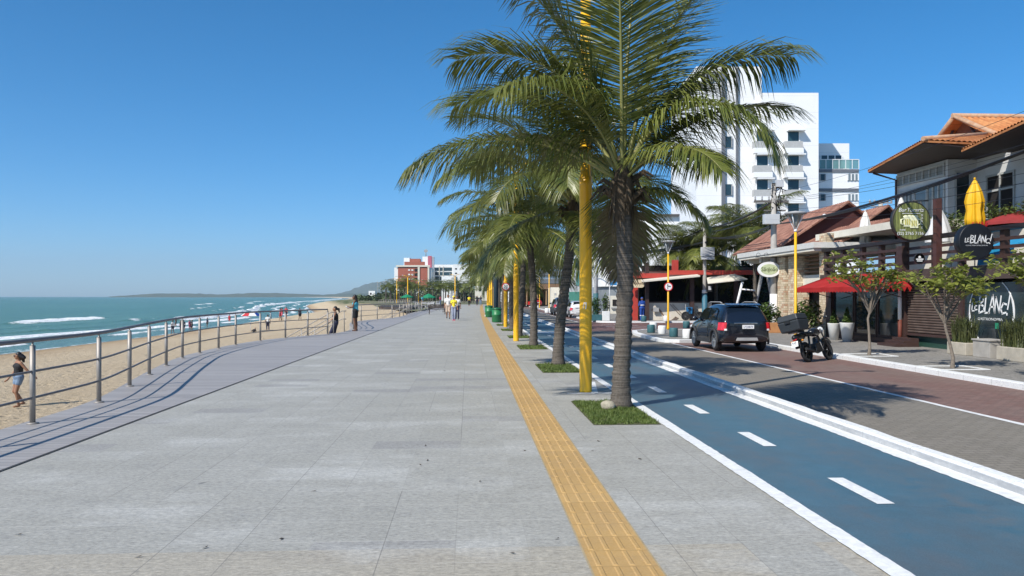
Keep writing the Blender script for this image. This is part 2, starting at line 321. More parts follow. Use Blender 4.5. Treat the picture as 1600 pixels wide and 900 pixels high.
def kerb(name, vs, u0, u1, z0, z1, m=M_KERB, jit=.006):
    mb = MB(); n = len(vs); rr = random.Random(5); q = []
    for v in vs:
        j = rr.uniform(-jit, jit); k = rr.uniform(-jit, jit)
        q += [(u0(v), v, z0), (u0(v) + j, v, z1 - .02), (u0(v) + .02 + j, v, z1 + k), (u1(v) - .02, v, z1 + k), (u1(v), v, z1 - .02), (u1(v), v, ZR - .05)]
    mb.add(q, [(i * 6 + j, i * 6 + j + 1, i * 6 + 7 + j, i * 6 + 6 + j) for i in range(n - 1) for j in range(5)])
    mb.add(q[:6], [(0, 1, 2, 3, 4, 5)]); return struct(name, mb, m)
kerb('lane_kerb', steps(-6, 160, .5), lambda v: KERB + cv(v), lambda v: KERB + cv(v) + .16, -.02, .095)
# --- road of small dark setts, parking bay of red setts
def setts(name, c1, c2, c3, gap, sx, sy):
    g = NG(name, .75, .3); o = g.xyz(g.obj())
    r_ = g.math('FLOOR', g.math('DIVIDE', o[1], sy)); xs = g.math('ADD', o[0], g.math('MULTIPLY', g.math('MODULO', r_, 2.), sx / 2))
    wv = g.white(g.comb(g.math('FLOOR', g.math('DIVIDE', xs, sx)), r_)); n1 = g.noise(g.obj(), .9, 5, .6, (1, .3, 1)); n2 = g.noise(g.obj(), 45, 4, .7)
    c = g.mix(wv, c1, c2); c = g.mix(g.rng(n1, .42, .7, 0, .6), c, c3); c = g.mix(g.rng(n2, .3, .7), g.mix(1., c, (.78, .78, .78), 'MULTIPLY'), g.mix(1., c, (1.2, 1.2, 1.2), 'MULTIPLY'))
    j = g.math('MAXIMUM', joint(g, xs, sx, .022), joint(g, o[1], sy, .022)); c = g.mix(g.math('MULTIPLY', j, .8), c, gap)
    g.color(c); g.bump(g.math('SUBTRACT', n2, j), .5, .012); return g.m
M_ROAD = setts('road_setts', (.198, .178, .146), (.235, .212, .178), (.245, .22, .18), (.145, .131, .108), .22, .12)
M_RED = setts('red_setts', (.185, .105, .088), (.24, .148, .125), (.215, .175, .148), (.12, .088, .076), .22, .12)
DIV = 8.2; FK = 11.2
mb = MB(); ribbon(mb, SF, lambda v: KERB + cv(v), lambda v: DIV + cv(v), ZR); struct('road', mb, M_ROAD)
mb = MB(); ribbon(mb, [-8, 44], lambda v: DIV, lambda v: FK + .3, ZR); struct('parking_strip', mb, M_RED)
M_XRED = setts('cross_street_setts', (.15, .075, .065), (.20, .105, .092), (.16, .12, .11), (.07, .05, .045), .24, .14)
mb = MB(); mb.quad((4.7, 44, ZR + .004), (60, 44, ZR + .004), (60, 58.2, ZR + .004), (4.7, 58.2, ZR + .004)); struct('cross_street', mb, M_XRED)
mb = MB(); ribbon(mb, [58.2, 80, 110, 160], lambda v: DIV - .4 + cv(v), lambda v: FK + .3 + cv(v), ZR + .002); struct('far_parking_strip', mb, M_RED)
mb = MB(); worn(mb, steps(-6, 32.6, .4), lambda v: DIV - .06, lambda v: DIV + .06, ZR + .005, 6, .01)
ribbon(mb, [60, 80, 110], lambda v: DIV - .45 + cv(v), lambda v: DIV - .35 + cv(v), ZR + .007)
for yy in (46, 48.5, 51, 53.5): mb.quad((8.6, yy, ZR + .009), (11, yy + 1.6, ZR + .009), (11, yy + 1.75, ZR + .009), (8.6, yy + .15, ZR + .009))
struct('road_markings', mb, M_PAINT, fix=False)
# --- far sidewalk with its bulb at the corner
g = NG('stone_sidewalk', .8, .3); o = g.xyz(g.obj()); vo = g.N.new('ShaderNodeTexVoronoi'); vo.feature = 'DISTANCE_TO_EDGE'; vo.inputs['Scale'].default_value = 7; g.L.new(g.obj(), vo.inputs['Vector'])
vc = g.N.new('ShaderNodeTexVoronoi'); vc.inputs['Scale'].default_value = 7; g.L.new(g.obj(), vc.inputs['Vector']); n1 = g.noise(g.obj(), .8, 5); n2 = g.noise(g.obj(), 50, 4)
c = g.mix(g.xyz(vc.outputs['Color'])[0], (.20, .19, .17), (.30, .285, .26)); c = g.mix(g.rng(n1, .45, .72, 0, .55), c, (.33, .305, .27)); c = g.mix(g.rng(n2, .3, .7, 0, .4), c, (.17, .165, .155)); c = g.mix(g.rng(vo.outputs['Distance'], .0, .05, .8, 0), c, (.08, .078, .07)); g.color(c); g.bump(n2, .4, .01); M_WALK = g.m
bulb = [(FK, 33.0), (8.6, 33.0), (8.05, 33.3), (7.9, 34.2), (7.95, 37), (8.1, 40), (8.5, 42.3), (9.3, 43.4), (10.5, 43.8), (18, 44)]
poly = [(FK, -8)] + bulb + [(18, 44), (18, -8)]
mb = MB(); mb.add([(x, y, ZW) for x, y in poly], [tuple(range(len(poly)))]); struct('sidewalk', mb, M_WALK)
def kerbline(name, pts, wd=.17, top=None, m=None, base=ZR):
    top = ZW + .012 if top is None else top; mb = MB(); n = len(pts); q = []
    for i, p in enumerate(pts):
        t = (Vector(pts[min(i + 1, n - 1)]) - Vector(pts[max(i - 1, 0)])).normalized(); nr = Vector((t.y, -t.x))
        for s, z in ((0, base), (0, top - .015), (.015, top), (wd, top), (wd, base)): q.append((p[0] + nr.x * s, p[1] + nr.y * s, z))
    mb.add(q, [(i * 5 + j, i * 5 + j + 1, i * 5 + 6 + j, i * 5 + 5 + j) for i in range(n - 1) for j in range(4)])
    return struct(name, mb, m or M_KERB)
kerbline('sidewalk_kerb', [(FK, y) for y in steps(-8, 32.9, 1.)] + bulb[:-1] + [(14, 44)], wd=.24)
far_poly = [(9.3, 60), (9.6, 58.6), (10.4, 58.2), (60, 58.2), (60, 160), (9.6 + cv(160), 160), (9.5 + cv(110), 110), (9.3 + cv(80), 80)]
mb = MB(); mb.add([(x, y, ZW) for x, y in far_poly], [tuple(range(len(far_poly)))]); struct('far_sidewalk', mb, M_WALK)
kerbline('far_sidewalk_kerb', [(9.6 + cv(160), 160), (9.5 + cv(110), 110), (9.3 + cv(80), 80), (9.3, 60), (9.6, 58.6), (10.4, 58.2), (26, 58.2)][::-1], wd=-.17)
mb = MB()
for cx, cy in (G(1358, 555, ZW).to_2d(), G(1488, 575, ZW).to_2d()):
    for x0, y0, x1, y1 in ((-.62, -.55, .62, -.49), (-.62, .49, .62, .55), (-.62, -.49, -.56, .49), (.56, -.49, .62, .49)): mb.bb((cx + x0, cy + y0, ZW), (cx + x1, cy + y1, ZW + .018))
struct('tree_pit_kerb', mb, M_PAINT)
# --- ground sheet, beach and sea
LANDE = [(-60, -4.6), (100, -4.6), (115, -9), (135, -14), (160, -18), (220, -26), (330, -44), (500, -72), (880, -98), (1500, -150), (2500, -250), (5200, -900)]
SHORE = [(-60, -38.5), (60, -38.3), (100, -37.6), (150, -36.5), (190, -36.5), (230, -42), (300, -57), (400, -78), (500, -95), (880, -140), (1500, -215), (2500, -350), (5200, -1200)]
rows = steps(-60, 120, 3) + [126, 135, 145, 160, 175, 190, 210, 230, 260, 300, 350, 400, 440, 480, 540, 600, 700, 900, 1300, 1800, 3000, 5200]
SEA = -3.2
g = NG('ground_soil', .9, .2); c = g.mix(g.noise(g.obj(), .05, 6), (.10, .12, .05), (.22, .2, .13)); g.color(c)
mb = MB(); n = len(rows); mb.add([(pl(LANDE, v), v, -.34) for v in rows] + [(9000, v, -.34) for v in rows], [(i, n + i, n + i + 1, i + 1) for i in range(n - 1)]); struct('ground', mb, g.m)
def beach_z(u, v):
    e, s = pl(LANDE, v), pl(SHORE, v); t = (e - u) / (e - s); b = -.36 if v > 125 else lerp(-1.62, -.36, max(0, (v - 100) / 25))
    t2 = max(0, t)
    if t2 < 1: z = lerp(b, SEA, t2 ** 1.9 * .97) + mnoise.noise(Vector((u * .25, v * .12, 0))) * .05 * (1 - t2)
    else: z = lerp(b, SEA, .97) - (t2 - 1) * 4
    return z
mb = MB(); ts = [-.02] + [i / 44 for i in range(45)] + [1.02, 1.06, 1.12, 1.25]; q = []
for v in rows:
    e, s = pl(LANDE, v), pl(SHORE, v)
    if v < 110: e += 1.5
    for t in ts: u = lerp(e, s, t); q.append((u, v, beach_z(min(u, pl(LANDE, v)), v)))
m_ = len(ts); mb.add(q, [(i * m_ + j, (i + 1) * m_ + j, (i + 1) * m_ + j + 1, i * m_ + j + 1) for i in range(n - 1) for j in range(m_ - 1)], True)
g = NG('sand', .9, .2); o = g.xyz(g.obj())
n1 = g.noise(g.obj(), .35, 6, .6, (1, .4, 1)); n2 = g.noise(g.obj(), 3.0, 6, .75); n3 = g.noise(g.obj(), 60, 3)
vo = g.N.new('ShaderNodeTexVoronoi'); vo.inputs['Scale'].default_value = 1.9; vo.inputs['Randomness'].default_value = 1; g.L.new(g.obj(), vo.inputs['Vector'])
foot = g.rng(vo.outputs['Distance'], .05, .32, 0, 1)
c = g.mix(g.rng(n1, .35, .65), (.50, .385, .24), (.56, .445, .295)); c = g.mix(g.rng(n2, .35, .7), c, (.62, .50, .345)); c = g.mix(g.rng(n2, .63, .74, 0, .55), c, (.33, .25, .155))
wet = g.rng(g.math('ADD', o[2], g.math('MULTIPLY', n1, .5)), SEA + .45, SEA + 1.15, 1, 0); c = g.mix(g.math('MULTIPLY', wet, .9), c, (.40, .275, .155)); wet2 = g.rng(g.math('ADD', o[2], g.math('MULTIPLY', n1, .2)), SEA + .13, SEA + .32, 1, 0); c = g.mix(wet2, c, (.25, .18, .11))
green = g.math('MULTIPLY', g.rng(o[1], 170, 260), g.math('MULTIPLY', g.rng(o[2], -1.4, -.7), g.rng(n1, .35, .5))); c = g.mix(green, c, (.07, .10, .035))
g.color(c); g.put(g.b.inputs['Roughness'], g.rng(wet2, 0, 1, .9, .25))
g.bump(g.math('ADD', g.math('ADD', g.math('MULTIPLY', n2, 1.3), g.math('MULTIPLY', foot, .9)), g.math('MULTIPLY', n3, .12)), .95, .22)
struct('beach', mb, g.m)
# sea: breakers as real ridges near the shore, flat to the horizon
crests = [(1.2, .05, 0.5, .8, 11), (7, .16, .8, .75, 3), (13, .25, 1.0, .62, 8), (21, .75, 1.5, .95, 1), (30, .5, 1.2, .40, 2), (43, .55, 1.5, .22, 5), (66, .45, 1.8, .10, 9)]
def crest_mask(v, seed, dens): return min(1, max(0, (mnoise.noise(Vector((v * .014, seed * 7.3, 1.7))) * 1.2 + mnoise.noise(Vector((v * .09, seed * 3.1, 4))) * .6 + dens - .35) * 2.4))
ds = steps(-2.5, 30, .4) + steps(31, 80, 1.0) + [85, 95, 110, 140, 200, 300, 450, 700, 1200, 2500, 5000, 8600]
srow = steps(-60, 330, 1.6) + steps(340, 520, 8) + [560, 600, 660, 740, 900, 1300, 1800, 3000, 5200, 8600]
q = []; foam = []
for v in srow:
    s = pl(SHORE, min(v, 5200)); mk = [crest_mask(v, c_[4], c_[3]) for c_ in crests]
    for d in ds:
        z = 0; fm = 0
        for (off, h, wd, dens, sd_), k in zip(crests, mk):
            wob = mnoise.noise(Vector((v * .03, sd_ * 2.2, 0))) * (1.5 + off * .10) + mnoise.noise(Vector((v * .15, sd_, 5))) * .5
            x = d - off - wob
            if -4 * wd < x < 4 * wd:
                e_ = math.exp(-(x / wd) ** 2) if x > 0 else math.exp(-(x / (wd * .55)) ** 2)
                z += h * e_ * (.25 + .75 * k); wid = wd * (1.5 if x < 0 else .55); fm = max(fm, k * math.exp(-(x / wid) ** 2) * .92)
        if d < 24: fm = max(fm, .58 * max(0, mnoise.noise(Vector((d * .16, v * .035, 3))) + .40) * (1 - d / 30))
        if d < 1.0: fm = max(fm, .5)
        z += mnoise.noise(Vector((d * .12, v * .05, 9))) * .07 * (1 if d < 90 else 0)
        q.append((s - d, v, SEA + z)); foam.append(min(1, fm))
n = len(srow); m_ = len(ds); mb = MB(); mb.add(q, [(i * m_ + j, i * m_ + j + 1, (i + 1) * m_ + j + 1, (i + 1) * m_ + j) for i in range(n - 1) for j in range(m_ - 1)], True)
g = NG('sea_water', .22, .35); o = g.xyz(g.obj()); at = g.N.new('ShaderNodeAttribute'); at.attribute_name = 'foam'
n1 = g.noise(g.obj(), .012, 4, .6, (1, .35, 1)); n2 = g.noise(g.obj(), .5, 6, .65, (1, .35, 1)); n3 = g.noise(g.obj(), 3, 6, .75, (1, .6, 1)); n4 = g.noise(g.obj(), .07, 5, .6, (1, .25, 1)); n5 = g.noise(g.obj(), .9, 4, .7, (1, .22, 1))
c = g.mix(g.rng(n1, .38, .62), (.08, .185, .140), (.10, .215, .162)); c = g.mix(g.rng(n4, .42, .66, 0, .5), c, (.06, .152, .12)); c = g.mix(g.rng(n5, .44, .62, 0, .45), c, (.05, .128, .10)); near = g.rng(o[0], -62, -40); c = g.mix(g.math('MULTIPLY', near, .5), c, (.15, .23, .22))
n6 = g.noise(g.obj(), .55, 5, .75, (1, .28, 1)); f = g.math('ADD', at.outputs['Fac'], g.math('ADD', g.math('MULTIPLY', g.math('SUBTRACT', n3, .5), .8), g.math('MULTIPLY', g.math('SUBTRACT', n6, .5), 1.5))); fo = g.rng(f, .42, .66)
caps = g.math('MULTIPLY', g.rng(n2, .765, .79), g.rng(o[0], -400, -70, 0, .7)); fo = g.math('MAXIMUM', fo, caps)
c = g.mix(fo, c, (.80, .82, .82)); g.color(c); g.put(g.b.inputs['Roughness'], g.rng(fo, 0, 1, .26, .8)); g.b.inputs['IOR'].default_value = 1.2
g.bump(g.math('ADD', g.math('MULTIPLY', n2, 1.4), g.math('MULTIPLY', n3, .25)), 1., .55)
so_ = struct('sea', mb, g.m, fix=False); a_ = so_.data.attributes.new('foam', 'FLOAT', 'POINT'); a_.data.foreach_set('value', foam)
# --- far hills across the bay
def hills(name, prof, Y, seed, amp, m, thick):
    mb = MB(); rr = random.Random(seed); top = []; pts = []
    for (x0, y0), (x1, y1) in zip(prof, prof[1:]):
        for i in range(8): t = i / 8; pts.append((lerp(x0, x1, t), lerp(y0, y1, t)))
    pts.append(prof[-1]); q = []; K = 7
    for i, (px, py) in enumerate(pts):
        py -= amp * (mnoise.noise(Vector((px * .12, seed, 0))) + .6 * mnoise.noise(Vector((px * .5, seed, 3)))) if 0 < i < len(pts) - 1 else 0
        H = max(.5, (HZ - py) / F * Y)
        for k in range(K + 1):
            t = k / K; dpt = Y + (t - .45) * thick * 2; p = P(px, HZ, Y); d = (p - Vector((0, 0, CH))).normalized(); p = p + d * (t - .45) * 2 * thick
            q.append((p.x, p.y, SEA - .8 + (H + 4) * (sin(pi * min(1, t * 1.0)) ** .8) * (1 + .15 * mnoise.noise(Vector((i * .3, t * 4, seed))) * (1 if 0 < t < 1 else 0))))
    n = len(pts); mb.add(q, [(i * (K + 1) + j, (i + 1) * (K + 1) + j, (i + 1) * (K + 1) + j + 1, i * (K + 1) + j + 1) for i in range(n - 1) for j in range(K)], True)
    return struct(name, mb, m, fix=False)
M_HILL = mat('hill_scrub', (.045, .065, .03), .9, .3, .02, col2=(.10, .11, .06))
hills('bay_headland', [(170, 463), (205, 460.5), (240, 458), (300, 458), (345, 459.5), (400, 457), (450, 458), (505, 460), (545, 458), (640, 457)], 4300, 3, .7, M_HILL, 260)
hills('mountain', [(505, 463), (535, 457), (556, 450), (572, 444), (588, 440.5), (605, 437), (630, 433), (680, 436), (730, 450)], 6800, 8, .8, M_HILL, 500)
# --- planted squares round the palms
BEDS = [(11.25, 2.3), (18.1, 2.1), (25.6, 2.0), (32.2, 2.0), (38.8, 2.0), (45.4, 2.0), (52, 2.0)]
mb = MB()
for v, l in BEDS: mb.quad((1.55, v - l / 2, .004), (2.40, v - l / 2, .004), (2.40, v + l / 2, .004), (1.55, v + l / 2, .004))
struct('planting_soil', mb, mat('soil', (.06, .055, .025), .95, .3, 20, col2=(.09, .10, .035)))
mb = MB(); rr = random.Random(4)
for bi, (v, l) in enumerate(BEDS):
    for i in range([9000, 4500, 2500, 1500, 1000, 700, 500][bi]):
        x = rr.uniform(1.55, 2.40); y = rr.uniform(v - l / 2, v + l / 2); nz_ = mnoise.noise(Vector((x * 5, y * 5, bi))); h = rr.uniform(.02, .05) * (.55 + .9 * max(0, nz_ + .5)); 
        if nz_ < -.28 and rr.random() < .75: continue
        if min(x - 1.55, 2.40 - x, y - v + l / 2, v + l / 2 - y) < .06 * rr.random(): continue
        h *= 1.4 if rr.random() < .05 else 1; a = rr.uniform(0, 6.28); wd = rr.uniform(.004, .009) * (1 + bi * .5); le = rr.uniform(-.035, .035); le2 = rr.uniform(-.035, .035)
        mb.add([(x - cos(a) * wd, y - sin(a) * wd, .003), (x + cos(a) * wd, y + sin(a) * wd, .003), (x + le, y + le2, h)], [(0, 1, 2)])
tag(mb.build('grass', mat('grass_blades', (.085, .14, .025), .6, .3, 4, col2=(.20, .25, .06), trans=.35), fix=False), 'short green grass planted in the squares round the palms', 'grass', kind='stuff')
# --- air between the camera and the hills
m = bpy.data.materials.new('sea_haze'); m.use_nodes = True; nt = m.node_tree; nt.nodes.remove(nt.nodes['Principled BSDF'])
pv = nt.nodes.new('ShaderNodeVolumePrincipled'); pv.inputs['Color'].default_value = (.66, .85, 1, 1); pv.inputs['Density'].default_value = 1.0e-4; pv.inputs['Anisotropy'].default_value = 0.1
nt.links.new(pv.outputs[0], nt.nodes['Material Output'].inputs['Volume'])
HAZE = True
if HAZE:
    mb = MB(); mb.bb((-9500, -400, SEA - 2.6), (9500, 9500, 420)); tag(mb.build('haze', m), kind='stuff')
# ================================================================== palms
import numpy as np
M_LEAF = mat('palm_leaflets', (.075, .105, .020), .36, .3, 2.2, col2=(.21, .22, .052), trans=.33, objvar=.25, spec=.5)
M_LEAFD = mat('palm_leaflets_dry', (.09, .075, .035), .7, .3, 3, col2=(.16, .125, .06), trans=.2, objvar=.25)
M_STALK = mat('frond_stalk', (.16, .17, .04), .5, .2, 5, col2=(.26, .24, .08))
g = NG('palm_bark', .95, .2); n1 = g.noise(g.obj(), 1.6, 5, .75, (.5, .5, 22)); n2 = g.noise(g.obj(), 7, 5, .7, (1, 1, .6)); n3 = g.noise(g.obj(), 40, 4, .7, (1, 1, .5))
c = g.mix(g.rng(n1, .38, .62), (.036, .029, .023), (.18, .152, .124)); c = g.mix(g.rng(n2, .45, .7, 0, .6), c, (.09, .072, .055)); c = g.mix(g.rng(n3, .4, .7, 0, .5), c, (.20, .18, .155)); g.color(c); g.bump(g.math('ADD', n1, g.math('MULTIPLY', n3, .5)), 1., .02); M_BARK = g.m
M_HUSK = mat('palm_husk', (.055, .038, .024), .95, .3, 12, bump=1., bscale=60, col2=(.15, .11, .068), stretch=(3, 3, .8))
def nrm(a): return a / max(1e-9, np.linalg.norm(a))
def frond_geo(L, e0, e1, n=58, leaf=.72, droop=1.0, seed=0, bend=0., seg=3, wid=.019, start=.16, roll=0.):
    """frond lying in the local xz plane, growing along +x from the origin"""
    rr = random.Random(seed); K = 22; pts = [np.zeros(3)]; tan = []; az = 0
    for i in range(K):
        s = (i + .5) / K; e = R(e0 + (e1 - e0) * s ** 1.25); az = R(bend) * s * s
        t = np.array([cos(e) * cos(az), cos(e) * sin(az), sin(e)]); tan.append(t); pts.append(pts[-1] + t * L / K)
    pts = np.array(pts); tan.append(tan[-1]); V = []; Fc = []
    def at(s): x = s * K; i = min(K - 1, int(x)); f = x - i; return pts[i] * (1 - f) + pts[i + 1] * f, nrm(tan[i] * (1 - f) + tan[min(K, i + 1)] * f)
    for i in range(n):
        s = start + (1 - start) * (i + .3) / n
        for side in (-1, 1):
            ss = min(.999, s + rr.uniform(-.006, .006)); p, t = at(ss); S = nrm(np.cross(np.array([0, 0, 1.]), t)); Nn = np.cross(t, S)
            if roll: S = nrm(S * cos(roll) + Nn * sin(roll)); Nn = np.cross(t, S)
            ln = leaf * (.42 + .58 * sin(pi * min(1, (ss - start) / (1 - start) * .78 + .18)) ** .8) * rr.uniform(.85, 1.1)
            if ss > .9: ln *= 1 - (ss - .9) * 3.2
            if rr.random() < .05: ln *= rr.uniform(.3, .7)
            A = R(lerp(14, 50, ss ** 1.3) + rr.uniform(-5, 5)); up = rr.uniform(-.05, .18)
            d = nrm(S * side * cos(A) + t * sin(A) + Nn * up); q = p.copy(); w0 = wid * rr.uniform(.8, 1.2); k0 = len(V); dr = droop * rr.uniform(.7, 1.3)
            tw = rr.uniform(-.5, .5)
            for j in range(seg + 1):
                f = j / seg; wv = nrm(t - d * np.dot(t, d)); bn = np.cross(d, wv); wv = wv * cos(tw * f + .35 * side) + bn * sin(tw * f + .35 * side)
                ww = w0 * (.55 + .45 * min(1, f * 4)) * (1 - f ** 2.2) + .0012
                V += [q - wv * ww, q + wv * ww]
                if j < seg:
                    q = q + d * ln / seg; d = nrm(d + np.array([0, 0, -1.]) * dr * (.28 + .5 * f))
            for j in range(seg): a = k0 + 2 * j; Fc.append((a, a + 1, a + 3, a + 2))
    return V, Fc, pts
def frond_obj(name_m, geo, L, mleaf=None):
    V, Fc, pts = geo; mb = MB(); mb.v = [Vector(v) for v in V]; mb.f = list(Fc); mb.sm = [False] * len(Fc)
    o = mb.build('frond', mleaf or M_LEAF, fix=False)
    st = MB(); K = len(pts) - 1; st.tube([tuple(p) for p in pts], [max(.006, .034 * (1 - i / K) ** .8 * (L / 3.2)) for i in range(K + 1)], 5)
    s = st.build('stalk', M_STALK, o, fix=False); return o, s
def trunk_mb(base_r, top_r, h, lean=(0, 0), seed=0, n=16, ring=.055):
    mb = MB(); rr = random.Random(seed); K = int(h / ring); prof = []
    vs = []; fs = []
    for i in range(K + 1):
        t = i / K; z = t * h; x = lean[0] * (t ** 1.5) + .03 * sin(t * 5 + seed); y = lean[1] * (t ** 1.5)
        r = lerp(base_r * .92, top_r, t) + base_r * .30 * math.exp(-z / .16) + (.010 if i % 2 else -.006) + rr.uniform(-.006, .006)
        for k in range(n): a = 2 * pi * k / n; q = r * (1 + .05 * mnoise.noise(Vector((cos(a) * 1.5, sin(a) * 1.5, z * 3 + seed)))); vs.append((x + q * cos(a), y + q * sin(a), z + .008 * sin(a * 2 + seed)))
    for i in range(K):
        for k in range(n): fs.append((i * n + k, i * n + (k + 1) % n, (i + 1) * n + (k + 1) % n, (i + 1) * n + k))
    mb.add(vs, fs, True); return mb, Vector((lean[0] + .03 * sin(5 + seed), lean[1], h))
def husk_mb(c, r, seed):
    mb = MB(); rr = random.Random(seed)
    mb.lathe([(r * .95, -.36), (r * 1.15, -.2), (r * 1.45, -.02), (r * 1.5, .14), (r * 1.1, .34), (r * .5, .6)], c, 14)
    for i in range(16):                     # old leaf bases and hanging fibre
        a = rr.uniform(0, 6.28); z = rr.uniform(-.3, .25); d = Vector((cos(a), sin(a), 0)); p = Vector(c) + d * r * 1.1 + Vector((0, 0, z)); l = rr.uniform(.25, .6)
        mb.tube([p, p + d * l * .35 + Vector((0, 0, l * .25)), p + d * l * .6 + Vector((0, 0, l * rr.uniform(-.4, .35)))], [.045, .035, .012], 5)
    for i in range(60):
        a = rr.uniform(0, 6.28); d = Vector((cos(a), sin(a), 0)); s = Vector((-sin(a), cos(a), 0)) * .012; p = Vector(c) + d * r * rr.uniform(1., 1.7) + Vector((0, 0, rr.uniform(-.1, .5))); l = rr.uniform(.25, .8)
        mb.quad(p - s, p + s, p + s * .4 + d * .06 - Vector((0, 0, l)), p - s * .4 + d * .06 - Vector((0, 0, l)))
    return mb
def palm(label, loc, h, r, fr, seed, lean=(0, 0), group='coconut palms along the bike lane'):
    t = thing('coconut_palm', label, 'palm tree', loc, 0, group); rr = random.Random(seed)
    mb, top = trunk_mb(r, r * .74, h, lean, seed); mb.build('trunk', M_BARK, t, fix=False)
    husk_mb(top, r * .8, seed).build('husk', M_HUSK, t, fix=False)
    for az, e0, e1, L, bend, droop, roll in fr:
        g = frond_geo(L, e0, e1, n=int(82 + L * 18), leaf=.42 * L if L < 2.4 else .47 * L ** .85, wid=.0125, droop=droop, seed=rr.randint(0, 9999), bend=bend, roll=roll)
        o, s = frond_obj('frond', g, L, M_LEAFD if e0 < -25 else None); o.parent = t; o.location = top + Vector((cos(R(az)) * r * .5, sin(R(az)) * r * .5, .12 + max(0, e0) * .004)); o.rotation_euler = (0, 0, R(az))
    return t
# azimuth 0 = right across the road, 90 = away, 180 = towards the sea, 270 = towards the camera
MAIN = [(182, 34, -36, 3.1, 6, 1.7, 0), (171, 76, -16, 3.25, -6, 1.3, .2), (163, 78, 36, 3.8, 0, .8, .2), (255, 88, 60, 3.5, 0, .5, 0), (60, 88, 64, 3.7, 0, .5, 0), (10, 80, 42, 3.6, 0, .7, 0), (0, 68, -6, 3.2, 4, 1.5, -.1),
        (14, 48, -6, 2.9, -8, 1.2, .2), (322, 64, -74, 2.7, 12, 1.7, 0), (42, 36, -22, 2.5, 0, 1.4, 0), (216, 62, -34, 2.7, 0, 1.5, 0), (300, 34, -50, 2.0, 0, 1.5, 0), (100, 50, -30, 2.9, 0, 1.3, 0), (140, 42, -35, 3.0, 0, 1.5, 0), (345, 2, -60, 1.3, 0, 1.4, 0),
        (75, 4, -55, 2.2, 0, 1.4, 0), (50, 62, 0, 3.1, 0, 1.1, 0), (150, 60, -20, 3.3, 0, 1.4, 0), (80, -45, -80, 1.4, 0, 1., 0)]
palm('nearest and largest coconut palm in the foreground, a pale stone at its foot', (2.22, 11.7, 0), 3.02, .142, MAIN, 11)
P2 = [(182, 50, -42, 3.4, 8, 1.5, 0), (172, 70, -8, 3.6, 0, .8, 0), (150, 55, -25, 3.4, 0, .9, 0), (200, 22, -50, 3.2, 0, 1.1, 0), (225, 40, -60, 3.0, 0, 1.5, 0), (260, 52, -66, 2.9, 0, 1.6, 0), (300, 40, -50, 2.7, 0, 1.4, 0), (120, 75, 10, 3.3, 0, .7, 0), (60, 60, -20, 3.0, 0, .9, 0), (10, 40, -35, 2.8, 0, 1., 0), (340, 62, -12, 2.8, 0, .8, 0), (90, 30, -40, 2.8, 0, 1., 0), (195, 80, 35, 3.2, 0, .6, 0), (240, 84, 40, 3.1, 0, .6, 0), (190, -6, -64, 2.6, 0, 1.2, 0), (285, -10, -66, 2.4, 0, 1.2, 0), (30, 5, -60, 2.2, 0, 1.1, 0)]
palm('second coconut palm along the bike lane, trunk leaning right behind the thick yellow pole', (2.12, 19.1, 0), 3.5, .14, P2, 23, (.32, .0))
# shared fronds for the palms further on
FV = [(3.3, 74, 5, .75), (3.2, 52, -34, 1.0), (3.0, 30, -52, 1.15), (2.7, 4, -64, 1.2), (3.3, 64, -16, .85), (2.2, -30, -76, 1.1)]
FROND = []
for i, (L, e0, e1, dr) in enumerate(FV):
    g = frond_geo(L, e0, e1, n=88, leaf=1.12, droop=dr * 1.4, seed=50 + i, wid=.0165)
    FROND.append((g, L))
def shared_palm(label, loc, h, r, seed, nf=17, lean=(0, 0), s=1., group='coconut palms along the bike lane', cache={}):
    t = thing('coconut_palm', label, 'palm tree', loc, 0, group); rr = random.Random(seed)
    mb, top = trunk_mb(r, r * .74, h, lean, seed, 10, .09); mb.build('trunk', M_BARK, t, fix=False); husk_mb(top, r * .8, seed).build('husk', M_HUSK, t, fix=False)
    order = [0, 0, 4, 4, 1, 1, 1, 2, 2, 2, 3, 3, 4, 1, 2, 3, 5, 5]
    for i in range(nf):
        k = order[i % len(order)]
        if k not in cache: cache[k] = frond_obj('frond', *FROND[k]); o, st = cache[k]
        else:
            o = cache[k][0].copy(); C.objects.link(o); st = cache[k][1].copy(); C.objects.link(st); st.parent = o
        o.parent = t; o.location = top + Vector((0, 0, .1)); o.rotation_euler = (rr.uniform(-.12, .12), rr.uniform(-.12, .12), i * 2.399 + rr.uniform(-.25, .25)); q = s * rr.uniform(.85, 1.1); o.scale = (q, q * rr.choice((-1, 1)), q)
    return t
shared_palm('third coconut palm along the bike lane, on grass right of the second yellow pole', (2.10, 26.4, 0), 3.7, .135, 31, 19, (-.12, 0), 1.0)
shared_palm('fourth coconut palm along the bike lane, trunk leaning right beyond the second yellow pole', (2.02, 32.6, 0), 3.9, .135, 37, 18, (.25, 0), 1.0)
shared_palm('fifth coconut palm along the bike lane, close before the yellow pole with the 30 sign', (2.1, 39.2, 0), 3.6, .14, 41, 18, (-.1, 0), 1.)
shared_palm('coconut palm just beyond the yellow pole with the 30 sign, beside the green bin', (2.1, 46.6, 0), 3.9, .14, 43, 18, (0, 0), 1.)
y = 53.5; i = 0
while y < 150:
    shared_palm('distant coconut palm in the row of palms beside the far bike lane', (2.1 + cv(y) + random.uniform(-.1, .1), y, 0), random.uniform(3.4, 4.4), .14, 60 + i, 14, (random.uniform(-.2, .2), 0), 1.0, 'distant palms in the row along the bike lane'); y += 6.7; i += 1
